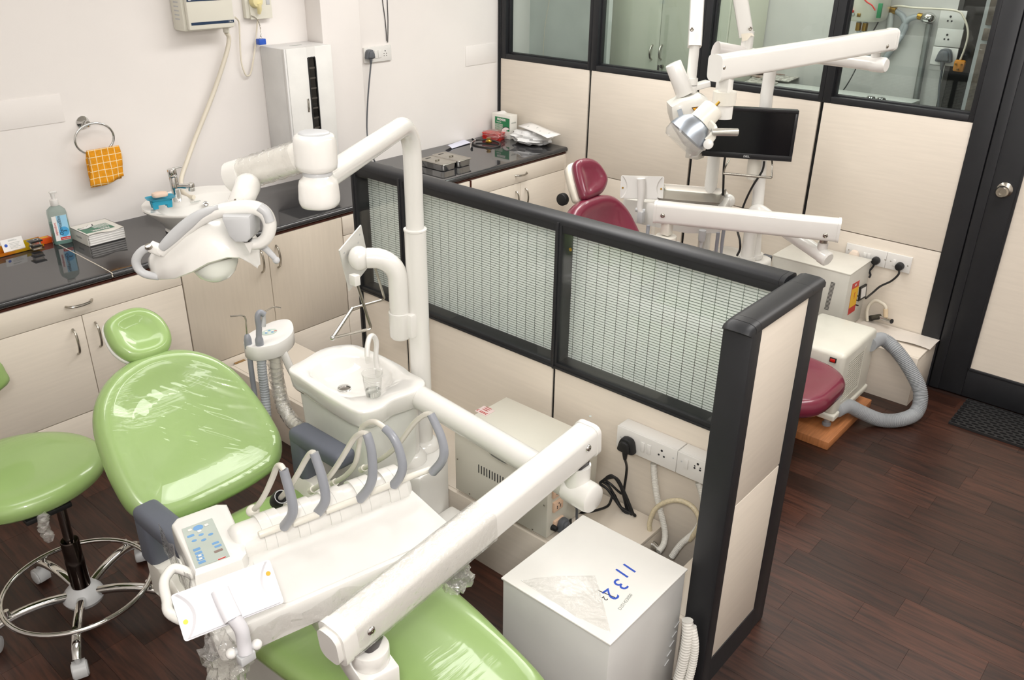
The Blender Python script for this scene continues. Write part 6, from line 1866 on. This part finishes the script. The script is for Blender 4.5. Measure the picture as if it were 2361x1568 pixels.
obj('hang_post', MB().cyl(vp0, V((lj.x, lj.y, lj.z-.01)), .0235, n=18).cyl(vp0+V((0, 0, -.018)), vp0+V((0, 0, .016)), .031, n=20), WHITEM, t)
yk0, yk1 = vp0+V((0, 0, -.03)), UX(1632, 192, vp0-LN*.03, LN)
obj('head_yoke', MB().cyl(vp0+V((0, 0, -.05)), vp0+V((0, 0, -.012)), .031, n=20).beam(yk0+V((0, 0, 0)), yk1, rrect(.05, .028, .006)), WHITEM, t)
def UXR(px, py, off=0.): return UX(px, py, vp0+LN*off, LN)
hx_ = [(1540, 238), (1565, 224), (1610, 213), (1626, 222), (1641, 250), (1642, 300), (1622, 342), (1598, 345), (1574, 330), (1552, 295), (1542, 262)]
hcx = UXR(1592, 275, .03)
def xr(off, k): return [hcx+LN*off+(UXR(a, b, .03)-hcx)*k for a, b in hx_]
xh = obj('tube_head', MB().loft([xr(-.10, .70), xr(-.085, .92), xr(-.04, 1), xr(.045, 1), xr(.07, .93), xr(.08, .75)]), mat('xray_head_grey', 'd8d6ce', .3, coat=.2), t, 35)
obj('cone', MB().cyl(UXR(1580, 218, .03), UXR(1552, 146, .02), .042, .038, n=26, bev=.003), WHITEM, xh, 50)
tri = [UXR(1595, 248, .117), UXR(1612, 246, .117), UXR(1610, 267, .117)]
sg = obj('warning_triangle', MB().loft([tri, [p+LN*.002 for p in tri]]), mat('warning_yellow', 'f0a818', .4), xh, 20)
for i in range(3):
    obj('triangle_border', MB().cyl(tri[i]+LN*.0025, tri[(i+1) % 3]+LN*.0025, .0014, n=6), BLACKI, sg)
tc_ = sum(tri, V((0, 0, 0)))/3+LN*.003
for k in range(3):
    a = PI/2+2*PI*k/3
    ex3 = V((.652, -.758, 0)).normalized()
    obj('trefoil_blade', MB().loft([[tc_+LN*o_+(ex3*math.cos(a+b)+V((0, 0, 1))*math.sin(a+b))*r for b, r in ((-.4, .003), (.4, .003), (.45, .009), (0, .0105), (-.45, .009))] for o_ in (0, .0008)]), BLACKI, sg)
lbp = [UXR(1561, 254, .116), UXR(1571, 250, .116), UXR(1579, 275, .116), UXR(1570, 285, .116)]
obj('rating_label', MB().loft([lbp, [p+LN*.0015 for p in lbp]]), mat('silver_label', 'a9b2bb', .35), xh)
obj('timer_box', MB().box(UXR(1603, 350, -.10), (.07, .07, .06), .004), mat('pale_grey_box', 'c9c6bd', .35), t)
cbs = [UXR(1588, 362, -.06), U(1586, 395, x=-.3), U(1584, 425, x=-.3)]

# ================================================================== far ledge: stabiliser, sockets, tap
t = thing('voltage_stabiliser', 'grey white stabiliser with red and yellow label on the far duct', 'stabiliser', (-.18, -2.41, .262))
x0_, x1_, y0_, y1_ = -.335, -.055, -2.215, -2.622
zt2, zb_2 = .604, .2855
obj('case', MB().span((x0_, y1_, zb_2-.01), (x1_, y0_, zt2), .003), mat('stabiliser_grey', 'cfcdc4', .35), t)
obj('top_cover', MB().span((x0_-.002, y1_-.002, zt2-.003), (x1_+.002, y0_+.002, zt2+.004), .002), mat('stabiliser_top', 'd8d5cb', .35), t)
for x in (x0_+.03, x1_-.03):
    for y in (y0_-.03, y1_+.03): obj('foot', MB().cyl((x, y, .2625), (x, y, .277), .012, n=12), BLACKR, t)
for k in range(22):
    q = U(1921-.75*k, 652+2.9*k, x=x0_)
    obj('vent_slot', MB().box((x0_-.0005, q.y, q.z), (.0015, .022, .003)), BLACKI, t)
def os2(px, py): return U(px, py, y=y1_)
lb = [os2(1966, 655), os2(1982, 646), os2(1970, 716), os2(1954, 727)]
lbo = obj('front_label', MB().loft([lb, [p+V((0, -.001, 0)) for p in lb]]), RED, t)
mid_ = [lb[0]*.82+lb[3]*.18, lb[1]*.82+lb[2]*.18, lb[1]*.22+lb[2]*.78, lb[0]*.22+lb[3]*.78]
obj('label_yellow', MB().loft([[p+V((0, -.0012, 0)) for p in mid_], [p+V((0, -.0018, 0)) for p in mid_]]), YEL, lbo)
lettering('NBS', .016, (lb[0]+lb[1])/2+V((0, -.0012, -.016)), (1, 0, 0), (0, 0, 1), PAPER, lbo)
lettering('LINE', .018, sum(mid_, V((0, 0, 0)))/4+V((0, -.002, .01)), (0, 0, 1), (-1, 0, 0), RED, lbo)
mt = [os2(1981, 662), os2(1996, 654), os2(1993, 684), os2(1978, 693)]
mm = obj('meter', MB().loft([mt, [p+V((0, -.008, 0)) for p in mt]]), BLACKR, t)
mcen = sum(mt, V((0, 0, 0)))/4
obj('meter_face', MB().loft([[mcen+(p-mcen)*.72+V((0, -.0082, 0)) for p in mt], [mcen+(p-mcen)*.72+V((0, -.009, 0)) for p in mt]]), PAPER, mm)
for px, py in ((1976, 682), (1974, 692), (1973, 703)):
    q = os2(px, py); obj('toggle', MB().cyl(q, q+V((0, -.014, 0)), .0035, n=8), BLACKR, t)
tag(obj('black_wedge', MB().box(U(1768, 600, x=-.31), (.03, .05, .06), .008), GPLUG), 'small dark plug block behind the far stabiliser', 'plug')

t = thing('socket_board', 'long white socket board on the cream panels above the far stabiliser', 'socket', (-.012, -2.75, .5))
sTL, sTR, sBL, sBR = U(1954, 558, x=-.016), U(2104, 595, x=-.016), U(1948, 593, x=-.016), U(2097, 633, x=-.016)
ya_, yb2 = (sTL.y+sBL.y)/2, (sTR.y+sBR.y)/2
za_, zbb = (sTL.z+sTR.z)/2, (sBL.z+sBR.z)/2
ymid = ya_+(yb2-ya_)*.63
obj('plate', MB().span((-.022, ymid+.0005, zbb), (-.0105, ya_, za_), .002), WHITE, t)
obj('plate', MB().span((-.022, yb2, zbb), (-.0105, ymid-.0005, za_), .002), WHITE, t)
def ow(px, py): q = U(px, py, x=-.022); return V((-.022, q.y, q.z))
for px, py in ((1994, 590), (2003, 592), (2062, 606)): obj('switch', MB().box(ow(px, py), (.006, .016, .034), .001), WHITE, t)
for px, py in ((1957, 576), (2041, 599), (2054, 602), (2093, 613)): obj('screw', MB().ball(ow(px, py), .0035, (.5, 1, 1), 8), STEEL, t)
ad_ = tag(obj('plug_adaptor', MB(MAT(ow(1971, 588), V((0, -1, 0)), V((0, 0, 1)), V((-1, 0, 0)))).prism([(q.x, q.y) for q in catmull([V((-.022, -.026, 0)), V((-.026, .0, 0)), V((-.014, .026, 0)), V((.014, .026, 0)), V((.026, .0, 0)), V((.022, -.026, 0))], 3, True)], 0, .03, bev=.006), mat('beige_adaptor', 'e6d6c6', .4)), 'beige plug adaptor in the far white socket board', 'plug')
def rplug(px, py, cord, label):
    q = ow(px, py)
    t = thing('plug', label, 'plug', q)
    obj('plug_body', MB().cyl(q, q+V((-.03, 0, 0)), .021, .019, n=20, bev=.003), BLACKR, t)
    obj('cord', MB().tube(catmull([q+V((-.02, 0, -.012))]+cord, 6), .0052, 8), BLACKR, t)
rplug(2021, 600, [U(2012, 616, x=-.045), U(2005, 625, x=-.05), U(2007, 634, x=-.05), U(2004, 640, x=-.06)], 'round black plug with a short cord behind the far stabiliser')
rplug(2076, 613, [U(2072, 632, x=-.05), U(2055, 648, x=-.05), U(2030, 660, x=-.06), U(2012, 675, x=-.09), U(1996, 688, x=-.20)], 'round black plug with a long cord to the stabiliser meter')
t = thing('stop_valve', 'chrome angle valve with a looped cream hose above the far duct', 'valve', U(2030, 735, x=-.04))
v0, v1 = U(2008, 733, x=-.04), U(2056, 741, x=-.07)
obj('pipe_stub', MB().tube(catmull([U(2010, 734, x=-.012), v0, U(2030, 730, x=-.05)], 4), .014, 12), mat('weathered_pipe', '5d594d'), t)
obj('valve_body', MB().tube([U(2028, 732, x=-.05), U(2046, 738, x=-.055), v1], [.010, .012, .013], 14), CHROME, t)
obj('hose_loop', MB().tube(catmull([U(2042, 730, x=-.05), U(2042, 708, x=-.05), U(2032, 698, x=-.05), U(2018, 693, x=-.05), U(2005, 702, x=-.05), U(1999, 718, x=-.05), U(2000, 740, x=-.05)], 6), .0085, 10), PVC, t)
obj('hose_ferrule', MB().cyl(U(2042, 731, x=-.05), U(2042, 712, x=-.05), .012, n=12), mat('beige_ferrule', 'dcc7a8', .5), t)

# suction motor on a wooden board
t = tag(obj('wooden_board', MB().span((-.965, -2.875, .0005), (-.435, -2.45, .040), .002), mat('beech_board', 'b9794a', .5, var=.12, scale=4, stretch=(2, 30, 2))), 'beech veneered board on the floor under the suction motor', 'board')
t = thing('suction_motor', 'white suction motor box standing on the beech board', 'suction motor', (-.66, -2.70, .0405))
mX0, mX1, mY0, mY1, mZ0, mZ1 = -.868, -.462, -2.842, -2.555, .095, .432
OFFM = mat('motor_cover_white', 'd6d4c8', .3, coat=.2)
obj('cover', MB().span((mX0, mY0, mZ0+.025), (mX1, mY1, mZ1), .022, 4), OFFM, t, 50)
obj('skirt', MB().span((mX0-.006, mY0-.006, mZ0), (mX1+.006, mY1+.006, mZ0+.032), .008, 3), OFFM, t, 50)
for x in (mX0+.05, mX1-.05):
    for y in (mY0+.04, mY1-.04): obj('leg', MB().lathe([(.020, .0405), (.020, .052), (.014, .056), (.014, .098)], (x, y, 0), n=16), mat('grey_leg', '8d9196', .45), t)
for k in range(16):
    q = V((mX0+.06+.0, mY0-.0004, mZ0+.10+k*.012))
    obj('louvre', MB().span((mX0+.075, mY0-.0012, mZ0+.085+k*.0125), (mX0+.245, mY0+.001, mZ0+.0905+k*.0125), .0005), mat('louvre_shade', 'b7b5aa', .4), t)
obj('grille_frame', MB().span((mX0+.262, mY0-.0015, mZ0+.08), (mX0+.270, mY0+.001, mZ1-.05)).span((mX0+.06, mY0-.0015, mZ0+.072), (mX0+.270, mY0+.001, mZ0+.080)), OFFM, t)
q = U(1921, 830, x=mX0)
obj('rocker_switch', MB().box((mX0-.002, q.y, q.z), (.008, .03, .022), .001), BLACKR, t)
obj('rocker_button', MB().box((mX0-.006, q.y, q.z), (.006, .022, .014), .001), RED, t)
gh_ = [V((mX1-.06, mY0+.01, .36)), U(2032, 782, z=.33), U(2065, 806, z=.30), U(2100, 855, z=.22), U(2122, 905, z=.13), U(2113, 950, z=.055), U(2075, 968, z=.034), U(2030, 968, z=.034), U(1985, 950, z=.075), V((U(1955, 936, z=.11).x, U(1955, 936, z=.11).y, .11)), V((mX0+.06, mY0+.01, .125))]
tag(obj('suction_hose', corr(gh_, .032, None, '', None, n=14, pitch=.008), mat('grey_suction_hose', '9a9da0', .5), smooth=75), 'thick grey ribbed hose looping from the suction motor onto the floor', 'hose')

# rubber mat by the door
def mat_mesh():
    mb = MB()
    x0, y0 = -.345, -3.215
    cw, cl = .0235, .041
    nx, ny = 13, 17
    z1, z0 = .014, .001
    for i in range(nx):
        for j in range(ny):
            cx = x0+cw*(i+.5); cy = y0-cl*(j+.5+(.5 if i % 2 else 0))
            o = [(cx+a, cy+b) for a, b in [(-cw/2, -cl*.32), (0, -cl*.5), (cw/2, -cl*.32), (cw/2, cl*.32), (0, cl*.5), (-cw/2, cl*.32)]]
            o = [(cx-cw/2, cy-cl/2), (cx, cy-cl/2), (cx+cw/2, cy-cl/2), (cx+cw/2, cy), (cx+cw/2, cy+cl/2), (cx, cy+cl/2), (cx-cw/2, cy+cl/2), (cx-cw/2, cy)]
            q = [(cx+cw*.36*a, cy+cl*.40*b) for a, b in [(-.8, -.8), (0, -1), (.8, -.8), (1, 0), (.8, .8), (0, 1), (-.8, .8), (-1, 0)]]
            vs = [(a, b, z1-.001) for a, b in o]+[(a, b, z1) for a, b in q]+[(a, b, z0) for a, b in q]+[(a, b, z0) for a, b in o]
            fs = []
            for k in range(8):
                n_ = (k+1) % 8
                fs += [(k, n_, 8+n_, 8+k), (8+k, 8+n_, 16+n_, 16+k), (24+k, 24+n_, n_, k)]
            mb.add(vs, fs)
    return mb
tag(obj('rubber_mat', mat_mesh(), mat('black_mat_rubber', '202021', .6), smooth=30), 'black rubber mat full of oblong holes at the door', 'mat')

# ================================================================== room behind the glass
t = thing('cupboard', 'pale grey green cupboard with two bow handled doors behind the glass', 'cupboard', (.7, -1.3, 0))
CX = .45
GRC = mat('grey_green_laminate', 'c3c4b4', .4, var=.02)
ysp = U(1521, 90, x=CX).y
obj('carcass', MB().span((CX+.02, ysp-.46, 0), (.94, ysp+.50, 2.4)), GRC, t)
for a, b, px in ((ysp-.455, ysp-.002, 1527), (ysp+.002, ysp+.495, 1505)):
    d = obj('door', MB().span((CX, a, .02), (CX+.019, b, 2.39), .002), GRC, t)
    q0_, q1_ = U(px, 104, x=CX), U(px-2, 137, x=CX)
    obj('handle', handle_mb((CX, q0_.y, q0_.z), (CX, q0_.y, q1_.z), (-.03, 0, 0), .006), STEEL, d)
q = U(1524, 152, x=CX)
obj('lock', MB().cyl((CX, q.y-.012, q.z), (CX-.02, q.y-.012, q.z), .010, n=14), STEEL, t)
obj('key', MB().box((CX-.012, q.y+.012, q.z-.01), (.003, .012, .03)), STEEL, t)
kz = U(2007, 231, x=.45).z-.0225
t = thing('sideboard', 'low pale sideboard with newspapers behind the glass', 'sideboard', (.6, -1.95, 0))
sy0, sy1 = ysp-.50, U(2040, 232, x=.45).y-.08
obj('top', MB().span((.20, sy1, kz-.025), (.80, sy0, kz), .003), mat('sideboard_top', 'c9ccc6', .3), t)
obj('body', MB().span((.22, sy1+.02, 0), (.78, sy0-.01, kz-.025)), GRC, t)
for k, (px, py, r, c) in enumerate(((1762, 186, .3, 'c9c4bb'), (1780, 178, -.2, 'b9b2a8'), (1800, 184, .1, 'd0ccc4'), (1775, 172, .5, 'a8988c'))):
    q = U(px, py, z=kz+.002)
    tag(obj('newspaper', MB(Matrix.Translation((q.x, q.y, kz+.0005+.006*k)) @ Matrix.Rotation(r, 4, 'Z')).span((-.12, -.09, 0), (.12, .09, .0055), .001), mat('newsprint_%d' % k, c, .7, var=.25, scale=40, col2='8a6a60' if k % 2 else '77736c')), ('folded newspaper at the bottom of the pile on the sideboard', 'newspaper turned askew on the sideboard pile', 'pale newspaper second from the top of the sideboard pile', 'reddish magazine on top of the newspaper pile')[k], 'newspaper')
# geyser
GX = .80
gq0, gq1 = U(1956, 20, x=GX), U(2042, 20, x=GX)
gy, gw = (gq0.y+gq1.y)/2, abs(gq1.y-gq0.y)
gz = U(1998, 48, x=GX).z
t = thing('water_heater', 'cream electric water heater on the wall behind the glass', 'water heater', (GX, gy, gz))
def grg(k, z, kx=1.): return [(GX+.02+a*k*kx, gy+b*k, z) for a, b in rrect(.26, gw, .09, 5)]
body = obj('tank', MB().loft([grg(.80, gz), grg(.90, gz+.006), grg(.955, gz+.03), grg(1.0, gz+.12), grg(1.06, gz+.36), grg(1.0, gz+.5)]), mat('geyser_cream', 'd8d6c6', .3, coat=.3), t, 60)
gf = GX+.02-.132
rl = [U(px, py, x=gf-.004) for px, py in ((1988, -8), (1998, 4), (2010, 12), (2018, 24))]
obj('red_line', MB().tube(catmull(rl, 5), .0035, 6), RED, body)
def gplate(px, py, w, h, m, n): 
    q = U(px, py, x=gf-.003); obj(n, MB().box((gf-.002+.006, q.y, q.z), (.012, w, h), .001), m, body)
gplate(1962, 26, .024, .012, RED, 'indicator'); gplate(1962, 33, .032, .014, GREYP, 'badge'); gplate(1979, 35, .018, .018, BRASS, 'badge'); gplate(2027, 25, .022, .075, GREENP, 'badge')
for px, dz_ in ((1981, .0), (1996, .0)):
    q = U(px, 52, x=GX)
    pts = [V((GX, q.y, gz+.004)), V((GX, q.y, gz-.045)), U(px+3, 80, x=GX), U(px+14, 95, x=GX), U(px+25, 125, x=GX+.05)]
    obj('inlet_pipe', MB().tube(catmull(pts, 5), .012, 10), mat('grey_flex_pipe', 'aab0b4', .4), t)
    obj('brass_union', MB().cyl((GX, q.y, gz-.012), (GX, q.y, gz-.055), .016, n=10), BRASS, t)
PW_ = BW-.03
t = thing('shower_pipe', 'grey metal water pipe with a chrome tap behind the glass', 'pipe', U(2108, 245, x=PW_))
obj('riser', MB().cyl(U(2108, 250, x=PW_), U(2143, 55, x=PW_), .018, n=14), mat('galvanised_pipe', '8f9290', .4, .6), t)
obj('tap', MB().ball(U(2140, 42, x=PW_), .035, (1, 1.2, .9)), CHROME, t)
obj('union', MB().cyl(U(2116, 37, x=PW_), U(2130, 40, x=PW_), .018, n=12), BRASS, t)
obj('tap_hose', MB().tube(catmull([U(2116, 38, x=PW_), U(2095, 45, x=PW_), U(2078, 70, x=PW_), U(2066, 100, x=PW_), U(2040, 135, x=PW_)], 6), .017, 10), mat('grey_flex_pipe', 'aab0b4'), t)
t = thing('wall_pipe', 'clear hose with a brass union beside the water heater', 'pipe', U(2050, 60, x=PW_))
obj('riser', MB().cyl(U(2048, 82, x=PW_), U(2055, 28, x=PW_), .017, n=12), mat('pale_pipe', 'c4c6c3', .4), t)
obj('union', MB().cyl(U(2050, 23, x=PW_), U(2066, 25, x=PW_), .02, n=12), BRASS, t)
obj('hose', MB().tube(catmull([U(2066, 25, x=PW_), U(2080, 36, x=PW_), U(2088, 58, x=PW_), U(2080, 80, x=PW_), U(2066, 100, x=PW_-.03)], 6), .016, 10), mat('grey_flex_pipe', 'aab0b4'), t)
for i, (px, py, lab) in enumerate(((2196, 45, 'uppermost white socket plate of the column behind the glass'), (2188, 87, 'middle white socket plate of the column behind the glass'), (2177, 130, 'lowest white socket plate of the column, holding a grey plug'))):
    q = U(px, py, x=BW-.012)
    t = thing('socket_plate', lab, 'socket', q, 'socket plates behind the glass')
    obj('plate', MB().box((BW-.010, q.y, q.z), (.018, .135, .095), .003), WHITE, t)
    obj('socket_hole', MB().cyl((BW-.0195, q.y+.01, q.z+.015), (BW-.0205, q.y+.01, q.z+.015), .006, n=10).cyl((BW-.0195, q.y+.02, q.z-.008), (BW-.0205, q.y+.02, q.z-.008), .005, n=8).cyl((BW-.0195, q.y, q.z-.008), (BW-.0205, q.y, q.z-.008), .005, n=8), BLACKI, t)
q = U(2181, 128, x=BW-.02)
plug3('plug', 'grey plug with a dangling cord behind the glass', (BW-.0205, q.y, q.z), (-1, 0, 0), GPLUG, [U(2172, 160, x=BW-.04), U(2166, 200, x=BW-.04), U(2163, 250, x=BW-.04)], 1.5)
wl_ = [U(2056, 16, x=PW_), U(2075, 14, x=PW_-.02), U(2110, 18, x=PW_-.02), U(2200, 24, x=PW_-.02), U(2222, 40, x=PW_-.02), U(2232, 75, x=PW_-.02), U(2225, 110, x=PW_-.02), U(2214, 138, x=PW_-.02)]
t = thing('hanging_plug', 'orange plug hanging on a pale cord behind the glass', 'plug', U(2212, 152, x=PW_-.02))
obj('cord', MB().tube(catmull(wl_, 7), .0055, 8), PVC, t)
hq_ = U(2212, 152, x=PW_-.02)
obj('plug_body', MB().box(hq_, (.03, .058, .062), .010), mat('orange_plug', 'c47f1c', .35), t)
for dy_, dz_ in ((0, -.016), (-.014, .010), (.014, .010)): obj('pin', MB().cyl(hq_+V((-.015, dy_, dz_)), hq_+V((-.028, dy_, dz_)), .005, n=8), BRASS, t)
for px in (2007, 2031):
    q = U(px, 231+(px-2007)*.1, x=.45); q.z = kz+.0226
    tag(obj('tap_knob', MB().lathe([(.022, 0), (.026, .01), (.026, .03), (.020, .042), (0, .044)], q+V((0, 0, -.022)), n=9), CHROME), ('chrome tap knob nearer the water heater behind the sill', 'chrome tap knob nearer the grey riser behind the sill')[px > 2010], 'tap knob')
wr_ = [U(2040, 20, x=PW_), U(2020, 60, x=PW_-.02), U(2000, 95, x=PW_-.03), U(1975, 155, x=PW_-.05), U(1950, 200, x=PW_-.1), U(1928, 226, x=PW_-.15)]
tag(obj('wall_wire', MB().tube(catmull(wr_, 6), .0035, 6), BLACKR), 'thin black wire drooping across the wall behind the glass', 'wire')
w1_ = [U(1268, -20, x=.30), U(1265, 10, x=.30), U(1258, 50, x=.30), U(1254, 90, x=.30), U(1252, 140, x=.30)]
tag(obj('wall_wire', MB().tube(catmull(w1_, 6), .0025, 6), PVC), 'thin pale wire hanging behind the frosted first pane', 'wire')
struct('wall_back_board', MB().span((.31, U(1372, 60, x=.31).y-.1, 0), (.35, 0, ZT)), mat('pale_board', 'ccd0cc', .5), 'pale board close behind the first glass pane')
# stone tiles with white joints at the end of the glazing
sx = .55
tl_ = thing('stone_tile_pier', 'brown stone tiled pier with pale joints seen through the glass', 'pier', (sx, -3.0, 0))
yA, yB = U(2211, 265, x=sx).y, U(2270, 270, x=sx).y-.35
zs_ = [U(2240, py, x=sx).z for py in (268, 95, 59, -40)]
obj('core', MB().span((sx+.012, yB, 0), (sx+.05, yA, 2.4)), mat('pale_joint', 'c3c7c9', .6), tl_)
zz_ = [0.02, zs_[0], zs_[1], zs_[2], 2.4]
STONE = mat('brown_stone', '7d7066', .6, var=.2, scale=30, bump=.3, bscale=60)
for i in range(4):
    obj('tile', MB().span((sx, yB, zz_[i]+.008), (sx+.013, yA-.02, zz_[i+1]-.008), .003), STONE, tl_)
